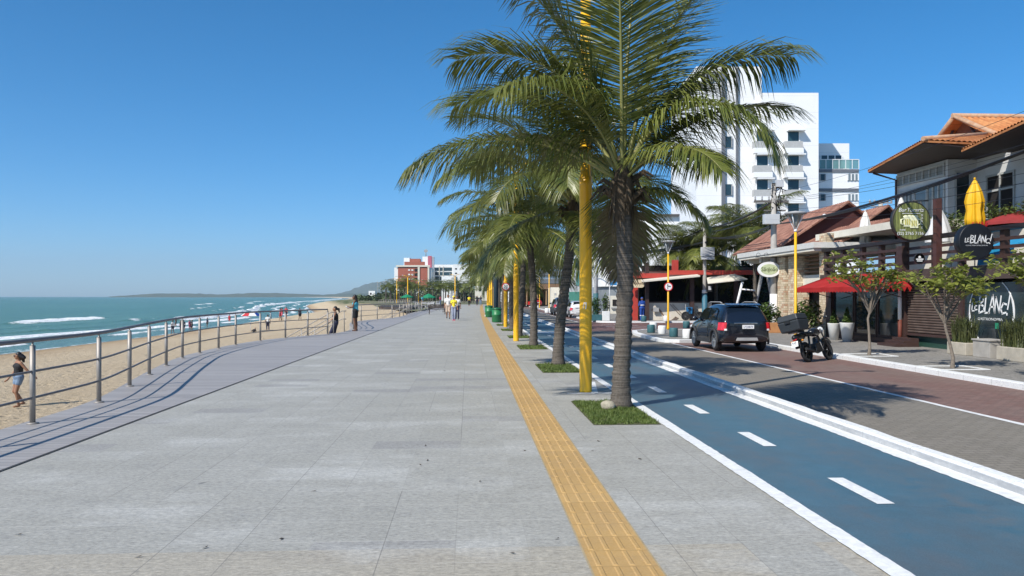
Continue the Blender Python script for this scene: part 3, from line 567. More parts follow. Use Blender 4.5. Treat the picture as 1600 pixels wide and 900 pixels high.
# far grove in front of the brick hotel: one crown mesh each
def crown_mb(nf, s, seed):
    rr = random.Random(seed); mb = MB(); order = [0, 4, 1, 1, 2, 2, 3, 4, 1, 2]
    gs = [frond_geo(L, e0, e1, n=18, leaf=.85, droop=dr, seed=90 + i, seg=2, wid=.05) for i, (L, e0, e1, dr) in enumerate(FV)]
    for i in range(nf):
        V, Fc, pts = gs[order[i % 10]]; a = i * 2.399 + rr.uniform(-.3, .3); q = s * rr.uniform(.85, 1.1); k = len(mb.v); c, sn = cos(a) * q, sin(a) * q
        mb.v += [Vector((v[0] * c - v[1] * sn, v[0] * sn + v[1] * c, v[2] * q)) for v in V]; mb.f += [tuple(x + k for x in f) for f in Fc]; mb.sm += [False] * len(Fc)
    return mb
far0 = None; rr = random.Random(12)
def far_palm(loc, sc, rz, label, group):
    global far0
    if far0 is None:
        t = thing('coconut_palm', label, 'palm tree', loc, rz, group); mb, top = trunk_mb(.17, .12, 4.6, (.2, 0), 3, 8, .2); mb.build('trunk', M_BARK, t, fix=False)
        o = crown_mb(15, 1.1, 5).build('crown', M_LEAF, t, fix=False); o.location = top; t.scale = (sc,) * 3; far0 = (t, [(k, []) for k in kids(t)])
        return t
    return dup(far0[0], loc, rz, label, sc, group, far0[1])
for i in range(48):
    px = lerp(602, 742, (i + .5) / 48) + rr.uniform(-4, 4); Y = rr.uniform(190, 330); p = P(px, HZ, Y)
    far_palm((p.x, p.y, -.3), rr.uniform(.8, 1.15), rr.uniform(0, 6), 'small distant coconut palm in the grove below the brick-red hotel', 'palms below the brick-red hotel')
# palms across the street, behind the restaurant's utility pole
shared_palm('coconut palm behind the red-trimmed restaurant, left of the utility pole with the grey box', tuple(P(1072, HZ, 66).to_2d()) + (ZW,), 4.7, .16, 71, 22, (.2, 0), 1.45, 'palms behind the restaurant')
shared_palm('coconut palm behind the restaurant terrace, overhanging right of the utility pole with the grey box', tuple(P(1120, HZ, 64).to_2d()) + (ZW,), 4.8, .16, 73, 22, (-.2, 0), 1.5, 'palms behind the restaurant')
shared_palm('tall dark coconut palm between the oval sign and the white hotel', tuple(P(1180, HZ, 58).to_2d()) + (ZW,), 5.8, .16, 77, 20, (0, 0), 1.4, 'palms behind the restaurant')
shared_palm('coconut palm half hidden behind the oval white sign and its pole', tuple(P(1160, HZ, 72).to_2d()) + (ZW,), 6.6, .16, 79, 16, (0, 0), 1.3, 'palms behind the restaurant')
# stone at the foot of the first palm
mb = MB(); mb.ball((0, 0, .05), (.115, .08, .075), 14, 9)
for v in mb.v: v += Vector((1, 1, .6)) * .018 * mnoise.noise(v * 14) + Vector((.5, 1, 1)) * .02 * mnoise.noise(v * 6 + Vector((3, 1, 2)))
o = mb.build('rock', mat('pale_stone', (.36, .32, .24), .9, .25, 20, bump=.5)); o.location = (1.97, 11.5, .0); tag(o, 'pale rough stone lying on the grass at the foot of the nearest palm', 'rock')

# ================================================================== railings, poles and furniture of the promenade
M_STEEL = mat('brushed_steel', (.27, .25, .225), .55, .12, 3, metal=.45, col2=(.37, .34, .31)); M_RUST = mat('weathered_rail', (.19, .18, .185), .6, .3, 6, metal=.4, col2=(.28, .26, .25))
def railing(name, label, pts, f, o):
    t = thing(name, label, 'railing', o, 0); a, b = pts[0][0], pts[-1][0]; vs = steps(a, b, .35)
    mb = MB(o); mb.tube([(f(v), v, 1.05) for v in vs], .028, 8); mb.build('top_rail', M_RUST, t)
    for z in (.33, .66): mb = MB(o); mb.tube([(f(v), v, z) for v in vs], .017, 6); mb.build('mid_rail', M_RUST, t)
    for v, u in pts:
        mb = MB(o); mb.tube([(u, v, 0.), (u, v, .98)], .034, 10); mb.lathe([(.034, .98), (.012, .995), (.011, 1.05)], (u, v, 0), 10); mb.lathe([(.075, .0), (.075, .012), (.036, .02)], (u, v, .004), 12); mb.build('post', M_STEEL, t)
railing('railing', 'steel railing curving along the boardwalk edge above the beach, nearest the camera', [p for p in rail_pts if p[0] > 0], railf, (-5.5, 4, 0))
railing('railing', 'steel railing beyond the beach stairs, winding away along the boardwalk', rail2_pts, rail2f, (-5.5, 39.2, 0))
# stairs to the beach between the two railings
o = (-5.8, 36.8, 0); mb = MB()
for i in range(10): mb.bb((-5.72 - i * .3, 35.0, -.17 * (i + 1) - .1), (-6.04 - i * .3, 38.7, -.17 * (i + 1) + .001))
struct('beach_stairs', mb, mat('edge_concrete', (.3, .29, .28)))
for y_, lb in ((35.3, 'pair of sloping handrails on the near side of the beach stairs'), (38.3, 'pair of sloping handrails on the far side of the beach stairs')):
    o = (-5.7, y_, 0); t = thing('handrail', lb, 'handrail', o, 0, 'handrails of the beach stairs')
    for z in (.92, .55): mb = MB(o); mb.tube([(-5.66, y_, z), (-5.86, y_, z), (-8.7, y_, z - 1.62), (-8.85, y_, z - 1.62)], .022, 7); mb.build('rail', M_STEEL, t)
    for x_ in (-5.75, -7.1, -8.6): mb = MB(o); zz = -(-x_ - 5.86) * .57 if x_ < -5.86 else 0; mb.tube([(x_, y_, zz - .12), (x_, y_, zz + .92)], .022, 7); mb.build('post', M_STEEL, t)
hr_ = t; htree = [(k_, []) for k_ in kids(hr_)]
dup(hr_, (-5.3, 72, 0), 0, 'sloping handrail of a farther flight of beach stairs', tree=htree, group='handrails of the farther stairs'); dup(hr_, (-5.3, 75, 0), 0, 'sloping handrail of a farther flight of beach stairs', tree=htree, group='handrails of the farther stairs')
# thick yellow lamp poles
M_YEL = mat('yellow_enamel', (.80, .41, .006), .38, .10, 2, bump=.15, bscale=14, col2=(.90, .50, .014), coat=.2)
M_GLASS = mat('lamp_glass', (.55, .57, .58), .2, .1, 3)
def yellow_pole(loc, label, h=9.0, r=.105):
    t = thing('lamp_pole', label, 'lamp pole', loc, 0, 'yellow lamp poles along the promenade')
    mb = MB(); mb.lathe([(r * 1.02, 0), (r, .02), (r, h * .38), (r * 1.04, h * .381), (r * 1.04, h * .40), (r * .86, h * .401), (r * .8, h)], (0, 0, 0), 24); mb.build('pole', M_YEL, t)
    mb = MB(); mb.tube([(0, 0, h - .05), (-.25, 0, h + .32), (-.9, 0, h + .5)], [.05, .04, .035], 8); mb.tube([(0, 0, h - .05), (.25, 0, h + .32), (.9, 0, h + .5)], [.05, .04, .035], 8); mb.build('arm', M_YEL, t)
    for s in (-1, 1): mb = MB(); mb.lathe([(.02, .09), (.12, .05), (.16, -.02), (.05, -.05)], (s * 1.05, 0, h + .5), 12); mb.build('lamp_head', M_GLASS, t)
    return t
yp = yellow_pole((1.96, 13.65, 0), 'thick yellow lamp pole standing just left of the nearest palm trunk')
mb = MB(); rr = random.Random(8)                # torn white sticker on the pole
mb.quad((-.062, -.088, 1.40), (-.005, -.108, 1.385), (.0, -.108, 1.50), (-.045, -.098, 1.50)); mb.build('torn_sticker', mat('sticker_paper', (.7, .7, .68), .8, .15, 60), yp)
ytree = [(k, []) for k in kids(yp) if not k.name.startswith('torn')]
yp2 = yellow_pole((1.70, 29.3, 0), 'yellow lamp pole between the second and the third palm trunk', 6.0, .1); ytree2 = [(k, []) for k in kids(yp2)]
sp = dup(yp2, (1.93, 42.7, 0), 0, 'yellow lamp pole that carries the round 30 sign', tree=ytree2)
dup(yp2, (1.9, 57, 0), 0, 'yellow lamp pole next beyond the green bin', tree=ytree2)
for y in (71, 84, 97, 110, 124, 138): dup(yp2, (1.9 + cv(y), y, 0), 0, 'distant yellow lamp pole in the row beside the bike lane', group='distant yellow lamp poles beside the bike lane', tree=ytree2)
for px, Y in ((620, 210), (637, 180), (654, 230), (711, 170)): p = P(px, HZ, Y); dup(yp2, (p.x, p.y, -.3), 0, 'thin distant yellow lamp pole rising from the palm grove by the beach', group='yellow lamp poles in the far grove', tree=ytree2)
M_WHITE = mat('white_enamel', (.80, .80, .79), .35, .04, 4); M_SRED = mat('sign_red', (.55, .015, .02), .4, .06, 4); M_BLK = mat('black_paint', (.015, .015, .016), .4, .2, 6)
# round speed sign with 30
o = (1.93, 42.55, 2.1); t = thing('speed_sign', 'round white speed sign reading 30 with red ring on a yellow pole', 'road sign', o)
mb = MB(); mb.lathe([(.205, 0), (.205, .02)], (0, 0, 0), 28, axis='Y'); mb.build('red_ring', M_SRED, t); mb = MB(); mb.lathe([(.16, -.004), (.16, .001)], (0, 0, 0), 28, axis='Y'); mb.build('white_disc', M_WHITE, t)
text_mb('30', .22, (0, -.008, .02), M_FRONT, 'number', M_BLK, t, .002); text_mb('km/h', .06, (0, -.008, -.1), M_FRONT, 'unit', M_BLK, t, .002)
# dark teal post with the green bins
M_TEAL = mat('teal_paint', (.035, .12, .15), .5, .2, 5); M_GREEN = mat('green_plastic', (.02, .17, .06), .45, .12, 4)
mb = MB(); mb.lathe([(.16, 0), (.16, 4.6), (.02, 4.75)], (0, 0, 0), 12); o = mb.build('post', mat('dark_slate_post', (.02, .045, .065), .5, .2, 4)); o.location = (1.72, 51.5, 0); tag(o, 'dark slate blue post rising behind the green barrel bin', 'post')
def bin_(loc, label, s=1.):
    t = thing('litter_bin', label, 'bin', loc, 0, 'green litter bins on the promenade')
    mb = MB(); mb.lathe([(.26, .02), (.30, .06), (.29, .42), (.31, .44), (.31, .5), (.29, .52), (.30, .78)], (0, 0, 0), 20); mb.build('barrel', M_GREEN, t)
    mb = MB(); mb.lathe([(.31, .78), (.325, .80), (.325, .84), (.25, .9), (.0, .92)], (0, 0, 0), 20); mb.build('rim', mat('dark_green_plastic', (.012, .10, .04), .4), t)
    t.scale = (s,) * 3; return t
b0 = bin_((1.72, 50.2, 0), 'green barrel litter bin beside the pole with the 30 sign')
b1 = dup(b0, (1.55, 62.5, 0), 0, 'green wheeled bin further on, beyond the first green barrel'); mb = MB(); mb.lathe([(.11, -.03), (.11, .03)], (-.28, 0, .1), 12, axis='X'); mb.build('wheel', M_WHITE, b1)
# dark benches where the promenade widens
M_DWOOD = mat('dark_bench_wood', (.045, .028, .02), .6, .3, 8, bump=.2)
def bench(loc, rz, label):
    t = thing('bench', label, 'bench', loc, rz, 'dark wooden benches on the promenade'); mb = MB()
    for i in range(4): mb.box((0, -.2 + i * .13, .45), (1.7, .11, .04))
    mb.build('seat', M_DWOOD, t); mb = MB()
    for i in range(3): mb.box((0, .27 + i * .02, .58 + i * .12), (1.7, .03, .09))
    mb.build('backrest', M_DWOOD, t)
    for x_ in (-.7, .7):
        for y_ in (-.17, .22): mb = MB(); mb.box((x_, y_, .215), (.06, .06, .43)); mb.build('leg', M_DWOOD, t)
        mb = MB(); mb.tube([(x_, -.2, .46), (x_, -.2, .66), (x_, .25, .66)], .025, 6); mb.build('armrest', M_DWOOD, t)
    return t
be = bench((G(683, 491).x, G(683, 491).y, 0), 0, 'dark wooden bench on the promenade beside the man in a white shirt')
dup(be, (G(694, 490).x, G(694, 488).y, 0), 1.5, 'dark wooden bench seen end on, partly behind the man in a white shirt')
# ================================================================== right side of the street
M_DB = mat('dark_brown_timber', (.040, .020, .016), .55, .3, 3, col2=(.065, .034, .028), bump=.2, stretch=(1, 1, 4)); M_GL = mat('dark_glass', (.010, .016, .020), .06, .3, 1.2, col2=(.03, .045, .05), spec=.6)
M_WWALL = mat('white_stucco', (.76, .76, .74), .75, .06, 2, bump=.15); M_CREAM = mat('cream_paint', (.66, .62, .52), .7, .08, 2)
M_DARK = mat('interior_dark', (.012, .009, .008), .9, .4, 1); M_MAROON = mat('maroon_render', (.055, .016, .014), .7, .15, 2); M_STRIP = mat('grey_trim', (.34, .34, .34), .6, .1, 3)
def stone_mat():
    g = NG('ledge_stone', .9, .2); o = g.xyz(g.obj()); rowh = .11
    r_ = g.math('FLOOR', g.math('DIVIDE', g.math('ADD', o[2], 3.), rowh)); s_ = g.math('ADD', g.math('ADD', o[0], o[1]), g.math('MULTIPLY', g.white(g.comb(r_, 2.)), .7))
    ln = g.math('ADD', .2, g.math('MULTIPLY', g.white(g.comb(r_, 7.)), .15)); cx = g.math('FLOOR', g.math('DIVIDE', s_, ln)); wv = g.white(g.comb(cx, r_)); w2 = g.white(g.comb(cx, r_, 5.))
    c = g.mix(wv, (.48, .36, .22), (.72, .60, .43)); c = g.mix(g.math('GREATER_THAN', w2, .8), c, (.46, .25, .14)); n = g.noise(g.obj(), 25, 4, .7); c = g.mix(g.rng(n, .3, .7, 0, .4), c, (.72, .64, .50))
    f1 = g.math('FRACT', g.math('DIVIDE', g.math('ADD', o[2], 3.), rowh)); f2 = g.math('FRACT', g.math('DIVIDE', s_, ln)); j = g.math('MAXIMUM', g.math('LESS_THAN', f1, .12), g.math('LESS_THAN', f2, .07)); c = g.mix(g.math('MULTIPLY', j, .75), c, (.20, .15, .10))
    g.color(c); g.bump(g.math('SUBTRACT', g.math('ADD', n, wv), j), .7, .03); return g.m
M_STONE = stone_mat()
def tile_mat(name, c1, c2, axis, pitch=.24, row=.36):      # colour of clay tiles, relief comes from the mesh
    g = NG(name, .8, .25); o = g.xyz(g.obj()); a = o[0] if axis == 'x' else o[1]; b = o[1] if axis == 'x' else o[0]
    wv = g.white(g.comb(g.math('FLOOR', g.math('DIVIDE', a, pitch)), g.math('FLOOR', g.math('DIVIDE', b, row)))); n = g.noise(g.obj(), 2, 5, .7); c = g.mix(wv, c1, c2); c = g.mix(g.rng(n, .5, .75, 0, .6), c, tuple(x * .55 for x in c1)); c = g.mix(g.math('MULTIPLY', joint(g, b, row, .03), .45), c, tuple(x * .4 for x in c1)); g.color(c); return g.m
M_TILE_O = tile_mat('orange_clay_tiles', (.46, .17, .06), (.58, .26, .10), 'x'); M_TILE_OY = tile_mat('orange_clay_tiles_side', (.46, .17, .06), (.58, .26, .10), 'y'); M_TILE_R = tile_mat('old_clay_tiles', (.20, .09, .065), (.36, .19, .135), 'x'); M_TILE_RY = tile_mat('old_clay_tiles_side', (.20, .09, .065), (.36, .19, .135), 'y')
def tiled(mb, a, b, c, d, pitch=.24, th=.07, amp=.05):
    """corrugated roof slope: a->b along the eave, d->c along the ridge, tile channels run from eave to ridge"""
    a, b, c, d = map(Vector, (a, b, c, d)); n = max(2, int((b - a).length / pitch) * 6); nr = (b - a).cross(d - a).normalized(); nr = nr if nr.z > 0 else -nr; K = 8; q = []
    for i in range(n + 1):
        t = i / n; e = a.lerp(b, t); r_ = d.lerp(c, t); hh = abs(sin(pi * i / 6)) * amp
        for k in range(K + 1): q.append(e.lerp(r_, k / K) + nr * (hh + .0))
    mb.add(q, [(i * (K + 1) + k, (i + 1) * (K + 1) + k, (i + 1) * (K + 1) + k + 1, i * (K + 1) + k + 1) for i in range(n) for k in range(K)], True)
    mb.slab([a - nr * .01, b - nr * .01, c - nr * .01, d - nr * .01], th); return mb
FU = 15.8                                                   # the street front of the shops
# ---- gastro bar with the timber deck
o = (FU, 20, ZW); bar = thing('restaurant_building', 'two level dark timber bar with deck, red awning and roller shutter', 'restaurant', o)
def B(mb, name, m, p=bar, **k): return mb.build(name, m, p, **k)
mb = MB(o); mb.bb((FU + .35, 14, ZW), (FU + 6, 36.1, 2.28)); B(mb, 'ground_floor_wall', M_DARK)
mb = MB(o); mb.bb((FU - .2, 14, 2.3), (FU + 6, 36.2, 2.52)); B(mb, 'deck_floor', M_DB)
mb = MB(o); mb.bb((FU - .24, 14, 2.12), (FU - .2, 36.2, 2.54)); B(mb, 'fascia_beam', mat('weathered_beam', (.045, .028, .022), .7, .3, 4, col2=(.09, .06, .05)))
for v0, v1 in ((29.55, 29.9), (26.05, 26.3), (35.6, 36.1), (22.1, 22.35)): mb = MB(o); mb.bb((FU - .02, v0, ZW), (FU + .3, v1, 2.3)); B(mb, 'pillar', M_DB)
mb = MB(o); mb.bb((FU - .03, 36.1, ZW), (FU + .35, 36.75, 4.4)); B(mb, 'stone_pillar', M_STONE)
mb = MB(o); mb.lathe([(.42, ZW), (.40, .25), (.22, .55), (.18, .7)], (FU - .35, 36.6, 0), 12); B(mb, 'stone_base', M_STONE)
# glass shop front
for v0, v1 in ((29.9, 31.7), (31.78, 33.6), (33.68, 35.6)):
    mb = MB(o); mb.bb((FU + .1, v0, ZW + .28), (FU + .16, v1, 2.02)); w_ = B(mb, 'shop_window', M_GL)
    mb = MB(o)
    for a, b in (((v0, ZW + .2), (v1, ZW + .29)), ((v0, 2.0), (v1, 2.1)), ((v0, ZW + .29), (v0 + .06, 2.0)), ((v1 - .06, ZW + .29), (v1, 2.0))): mb.bb((FU + .06, a[0], a[1]), (FU + .2, b[0], b[1]))
    B(mb, 'frame', M_DB, w_)
mb = MB(o); mb.bb((FU - .05, 29.9, ZW), (FU + .3, 35.6, ZW + .2)); B(mb, 'plinth', M_DB)
# roller shutter
g = NG('shutter_metal', .55, .4); oo = g.xyz(g.obj()); n = g.noise(g.obj(), 3, 5); g.color(g.mix(g.rng(n, .3, .7), (.085, .058, .048), (.135, .10, .085))); M_SHUT = g.m
mb = MB(o); z = .30
while z < 2.0: mb.prism([(FU + .12, z), (FU + .07, z + .02), (FU + .06, z + .055), (FU + .10, z + .085), (FU + .12, z + .088)], 3.16, 'XZ', 26.35); z += .09
B(mb, 'roller_shutter', M_SHUT); mb = MB(o); mb.bb((FU + .04, 26.3, .20), (FU + .14, 29.55, .29)); B(mb, 'shutter_rail', M_DB)
mb = MB(o); mb.bb((FU + .2, 26.3, ZW), (FU + .24, 29.55, .25)); B(mb, 'grille', mat('green_grille', (.02, .06, .045), .5, .3, 30))
mb = MB(o)
for i in range(3): mb.bb((FU - .3 - .28 * i, 28.6, ZW), (FU - .02 - .28 * i, 29.9, ZW + .3 - .1 * i))
B(mb, 'step', M_DB)
mb = MB(o); mb.tube([(FU - .1, 29.72, .75), (FU - .1, 29.72, 2.0)], .07, 10); mb2 = MB(o); mb2.tube([(FU - .1, 29.72, ZW), (FU - .1, 29.72, .75)], .07, 10); B(mb, 'white_pipe', M_WHITE); B(mb2, 'rusty_pipe', mat('rust_paint', (.14, .035, .02), .7, .3, 9))
# glazed corner with the large round lettering
mb = MB(o); mb.bb((FU + .05, 14, .22), (FU + .12, 26.05, 2.02)); w_ = B(mb, 'lettered_window', M_GL); mb = MB(o); mb.bb((FU + .0, 14, ZW), (FU + .3, 26.05, .22)); B(mb, 'plinth', M_DB)
lc = PU(1546, 470, FU); lc = Vector((FU + .03, lc.y + .65, 1.12)); mb = MB(o); K = 60; q = []
for i in range(K + 1):
    a = R(-215 + 275 * i / K); a2 = a
    for rr_ in (1.06 - .035 * (1 if 8 < i < 52 else .5), 1.06 + .035 * (1 if 8 < i < 52 else .5)): q += [(FU + .035, lc.y - rr_ * cos(a), lc.z + rr_ * sin(a) * .97), (FU + .048, lc.y - rr_ * cos(a), lc.z + rr_ * sin(a) * .97)]
mb.add(q, [(i * 4 + x, i * 4 + y, i * 4 + 4 + y, i * 4 + 4 + x) for i in range(K) for x, y in ((0, 2), (2, 3), (3, 1), (1, 0))]); B(mb, 'round_stroke', M_WHITE, w_)
def blanc(M, loc, s, par, ox, ext=.003):
    """LE BLANC! drawn in tall uneven brush strokes, in the plane given by matrix M"""
    S = {'L': [[(0, 1), (0, 0), (.42, .02)]], 'E': [[(.4, .95), (0, .9), (0, 0), (.42, .06)], [(0, .5), (.32, .52)]],
         'B': [[(.02, 0), (0, 1), (.3, .92), (.3, .72), (.02, .55), (.42, .4), (.42, .14), (.02, 0)]], 'A': [[(0, 0), (.24, 1.05), (.46, .02)], [(.08, .36), (.4, .38)]],
         'N': [[(0, 0), (.02, .95), (.38, .05), (.44, 1.0)]], 'C': [[(.42, .56), (.16, .62), (0, .3), (.12, .03), (.42, .1)]], '!': [[(.16, 1.12), (.05, .3)], [(.03, .08), (.03, .0)]]}
    run = [('L', -1.62, .12, .52), ('E', -1.34, .18, .50), ('B', -.95, 0, 1), ('L', -.38, .02, .98), ('A', -.02, 0, 1.04), ('N', .52, .02, 1.0), ('C', 1.06, -.02, 1.0), ('!', 1.58, -.06, 1.1)]
    mb = MB(ox)
    for ch, x0, y0, k in run:
        for st in S[ch]:
            q = [Vector(loc) + M @ Vector(((x0 + a * k * 1.1 + (.12 * (b * k))) * s, (y0 + b * k - .5) * s, 0)) for a, b in st]
            nrm_ = M @ Vector((0, 0, 1))
            for p0, p1 in zip(q, q[1:]):
                d = (p1 - p0).normalized(); sd_ = d.cross(nrm_) * .05 * s * (1.15 if k > .8 else .8); e = d * .03 * s
                ps = [p0 - sd_ - e, p0 + sd_ - e, p1 + sd_ * .85 + e, p1 - sd_ * .85 + e]
                mb.add([v + nrm_ * ext for v in ps] + ps, [(0, 1, 2, 3), (4, 5, 1, 0), (5, 6, 2, 1), (6, 7, 3, 2), (7, 4, 0, 3)])
    return mb.build('lettering', M_WHITE, par)
blanc(M_LEFT, (FU + .045, lc.y + .10, lc.z + .22), .52, w_, o)
text_mb('GASTRONOMIA', .115, (FU + .045, lc.y + .05, lc.z - .22), M_LEFT, 'small_lettering', M_WHITE, w_, .002, 1.45, origin=o)
mb = MB(o); mb.bb((FU + .03, lc.y - .35, .62), (FU + .05, lc.y - .22, .80)); B(mb, 'green_sticker', mat('green_sticker', (.02, .25, .14), .5), w_)
# deck rail
for v in [20.2, 22.3, 24.0, 26.1, 27.6, 29.5, 31.2, 32.7, 34.4, 36.0]: mb = MB(o); mb.bb((FU - .1, v - .1, 2.52), (FU + .08, v + .1, 3.55 if v not in (27.6, 24.0) else 3.55)); B(mb, 'deck_post', M_DB)
for z0, z1 in ((2.72, 2.84), (3.0, 3.1), (3.24, 3.34)): mb = MB(o); mb.bb((FU - .14, 16, z0), (FU - .1, 36.1, z1)); B(mb, 'deck_board', M_DB)
mb = MB(o); mb.bb((FU - .2, 16, 3.55), (FU + .12, 36.15, 3.68)); B(mb, 'handrail', mat('black_brown_rail', (.018, .013, .012), .5, .3, 4))
v = PU(1462, 400, FU - .3).y + .65; mb = MB(o); mb.bb((FU - .34, v - .1, 2.5), (FU - .14, v + .1, 4.85)); B(mb, 'sign_post', mat('reddish_timber', (.075, .028, .022), .55, .3, 3))
mb = MB(o); mb.bb((FU - .36, 29.1, 2.0), (FU - .14, 29.5, 3.4)); B(mb, 'sign_post', M_DB)
# rear wall of the deck and stone panels
mb = MB(o); mb.bb((FU + 4.4, 29.3, 2.52), (FU + 4.7, 38, 4.45)); B(mb, 'rear_wall', mat('grey_fieldstone', (.15, .13, .115), .9, .3, 3, col2=(.28, .24, .20), bump=.7, bscale=9))
for v in (29.6, 31.6, 33.8, 36.2): mb = MB(o); mb.bb((FU + 4.15, v - .13, 2.52), (FU + 4.4, v + .13, 4.3)); B(mb, 'wall_post', M_DB)
mb = MB(o); mb.bb((FU + 1.2, 31.6, 4.32), (FU + 4.7, 40, 4.62)); B(mb, 'white_canopy', M_CREAM)
# red awning
g = NG('red_canvas', .75, .2); n = g.noise(g.obj(), 1.5, 4); g.color(g.mix(g.rng(n, .3, .7), (.40, .022, .022), (.52, .04, .035))); tr_ = g.N.new('ShaderNodeBsdfTranslucent'); tr_.inputs[0].default_value = (.5, .03, .03, 1); mx = g.N.new('ShaderNodeMixShader'); mx.inputs[0].default_value = .25; g.L.new(g.b.outputs[0], mx.inputs[1]); g.L.new(tr_.outputs[0], mx.inputs[2]); g.L.new(mx.outputs[0], g.N['Material Output'].inputs[0]); M_RED_C = g.m
aw = thing('awning', 'red canvas awning with scalloped edge over the glass shop front', 'awning', (FU, 32, 2)); ao = (FU, 32, 2)
e0, e1 = 14.15, FU - .05; ya, yb = 29.0, 35.5; zt, zb = 2.55, 1.95
mb = MB(ao); K = 26
for i in range(K):
    a, b = lerp(ya, yb, i / K), lerp(ya, yb, (i + 1) / K)
    P4 = [Vector((e0, a, zb)), Vector((e0, b, zb)), Vector((e1, b if i < K - 1 else yb - .9, zt)), Vector((e1, a if i else ya + .3, zt))]
    mb.slab(P4, .012); mid = (a + b) / 2
    mb.prism([(a, zb), (b, zb), (b, zb - .15), (lerp(a, b, .75), zb - .19), (mid, zb - .2), (lerp(a, b, .25), zb - .19), (a, zb - .15)], .008, 'YZ', e0 - .004)
for yy in (ya, yb): mb.slab([(e0, yy, zb), (e0, yy + .01, zb), (e1, yy - (.9 if yy == yb else -.3), zt), (e1, yy + .01 - (.9 if yy == yb else -.3), zt)], .01)
for yy, yt in ((yb, yb - .9), (ya, ya + .3)):
    for i in range(8): mb.prism([(lerp(e0, e1, i / 8), zb), (lerp(e0, e1, (i + 1) / 8), zb), (lerp(e0, e1, (i + .5) / 8), zb - .19)], .008, 'XZ', yy); 
    mb.add([(e0, yy, zb), (e1, yy, zb), (e1, yt, zt)], [(0, 1, 2)])
mb.build('canvas', M_RED_C, aw)
for yy in (29.3, 32.2, 35.2): mb = MB(ao); mb.tube([(e0 + .03, yy, zb - .03), (FU - .03, yy, 1.5)], .018, 6); mb.build('bracket', M_DB, aw)
bar.location.y -= .65; aw.location.y -= .7
# ---- signs
def disc_sign(label, c, r, th, rim, cat='sign'): 
    t = thing('round_sign', label, cat, c); mb = MB(); mb.lathe([(r, th), (r, 0.)], (0, 0, 0), 40, axis='Y', smooth=True); return t, mb
c = PU(1424, 345, 15.25); r_ = .68
t = thing('pub_sign', 'round pub sign with two beer mugs painted on green boards', 'sign', c)
mb = MB(); mb.lathe([(r_, .16), (r_, 0), (r_ - .035, -.012), (r_ - .035, .002)], (0, 0, 0), 44, axis='Y'); mb.build('rim', mat('sign_rim', (.03, .025, .02), .5), t)
g = NG('green_boards', .7, .3); oo = g.xyz(g.obj()); k = g.math('FLOOR', g.math('DIVIDE', oo[0], .055)); wv = g.white(g.comb(k, 1.)); n = g.noise(g.obj(), 5, 5, .7, (6, 1, .8)); c_ = g.mix(wv, (.07, .085, .03), (.30, .33, .10)); c_ = g.mix(g.rng(n, .4, .7, 0, .7), c_, (.04, .045, .03)); g.color(c_)
mb = MB(); mb.lathe([(r_ - .03, -.004), (r_ - .03, .01)], (0, 0, 0), 44, axis='Y'); mb.build('face', g.m, t)
M_CRM = mat('sign_cream', (.80, .80, .55), .6, .06, 6)
text_mb('Bar', .19, (-.33, -.012, .37), M_FRONT, 'first_word', M_WHITE, t, .003, 1.05, .25); text_mb('Tucaria', .19, (.12, -.012, .37), M_FRONT, 'name_lettering', M_WHITE, t, .003, 1.05, .25); text_mb('(22) 2765 7156', .145, (-.04, -.012, -.44), M_FRONT, 'phone_number', M_WHITE, t, .003, 1.05); text_mb('FONE', .08, (-.31, -.012, -.32), M_FRONT, 'small_lettering', M_WHITE, t, .003)
for i, ch in enumerate('DORAZ'): text_mb(ch, .10, (.37, -.012, .19 - i * .105), M_FRONT, 'side_letter', M_WHITE, t, .003)
mb = MB(); mb.bb((-.33, -.016, .245), (.32, -.008, .26)); mb.build('underline', M_WHITE, t)
for sx in (-1, 1):
    mb = MB(); x = -.14 if sx < 0 else .09; z0 = -.20 if sx < 0 else -.25; mb.bb((x - .14, -.022 - (.008 if sx > 0 else 0), z0), (x + .14, -.006, .12)); mb.ball((x - .06, -.014, .13), (.1, .014, .06)); mb.ball((x + .07, -.014, .14), (.09, .014, .06))
    mb.tube([(x + sx * .13, -.012, .06), (x + sx * .23, -.012, .04), (x + sx * .235, -.012, -.10), (x + sx * .13, -.012, -.15)], .024, 6); mg = mb.build('beer_mug', M_CRM, t)
    mb = MB(); 
    for q in range(3): mb.bb((x - .1 + q * .07, -.036, z0 + .06), (x - .06 + q * .07, -.031, z0 + .26))
    mb.build('beer', mat('beer_yellow', (.55, .50, .12), .5), mg)
mb = MB(); mb.tube([(.1, .08, r_ + .02), (.66, .08, r_ + .02)], .02, 6); mb.tube([(.35, .08, r_), (.62, .08, .25)], .018, 6); mb.build('bracket', M_BLK, t)
c = PU(1526, 377, 15.1); t = thing('round_sign', 'large round black hanging sign lettered LE BLANC! in white', 'sign', c); r_ = .535
mb = MB(); mb.lathe([(r_ - .01, .30), (r_, .29), (r_, .01), (r_ - .012, 0)], (0, 0, 0), 44, axis='Y'); mb.build('drum', mat('sign_black', (.008, .010, .014), .45, .2, 3), t)
blanc(M_FRONT, (0.02, -.004, .06), .235, t, (0, 0, 0)); text_mb('GASTRONOMIA', .05, (0, -.006, -.125), M_FRONT, 'small_lettering', mat('grey_lettering', (.45, .46, .48), .5), t, .002, 1.9)
mb = MB(); mb.tube([(.2, .15, -.3), (.75, .15, -.52)], .03, 6); mb.tube([(r_ - .05, .15, 0), (.75, .15, .05)], .03, 6); mb.build('bracket', M_DB, t)
c = PU(1437, 404, 15.35); t = thing('small_round_sign', 'small round black beer sign with white crest hung below the pub sign', 'sign', c); mb = MB(); mb.lathe([(.18, .06), (.18, 0)], (0, 0, 0), 28, axis='Y'); mb.build('disc', M_BLK, t)
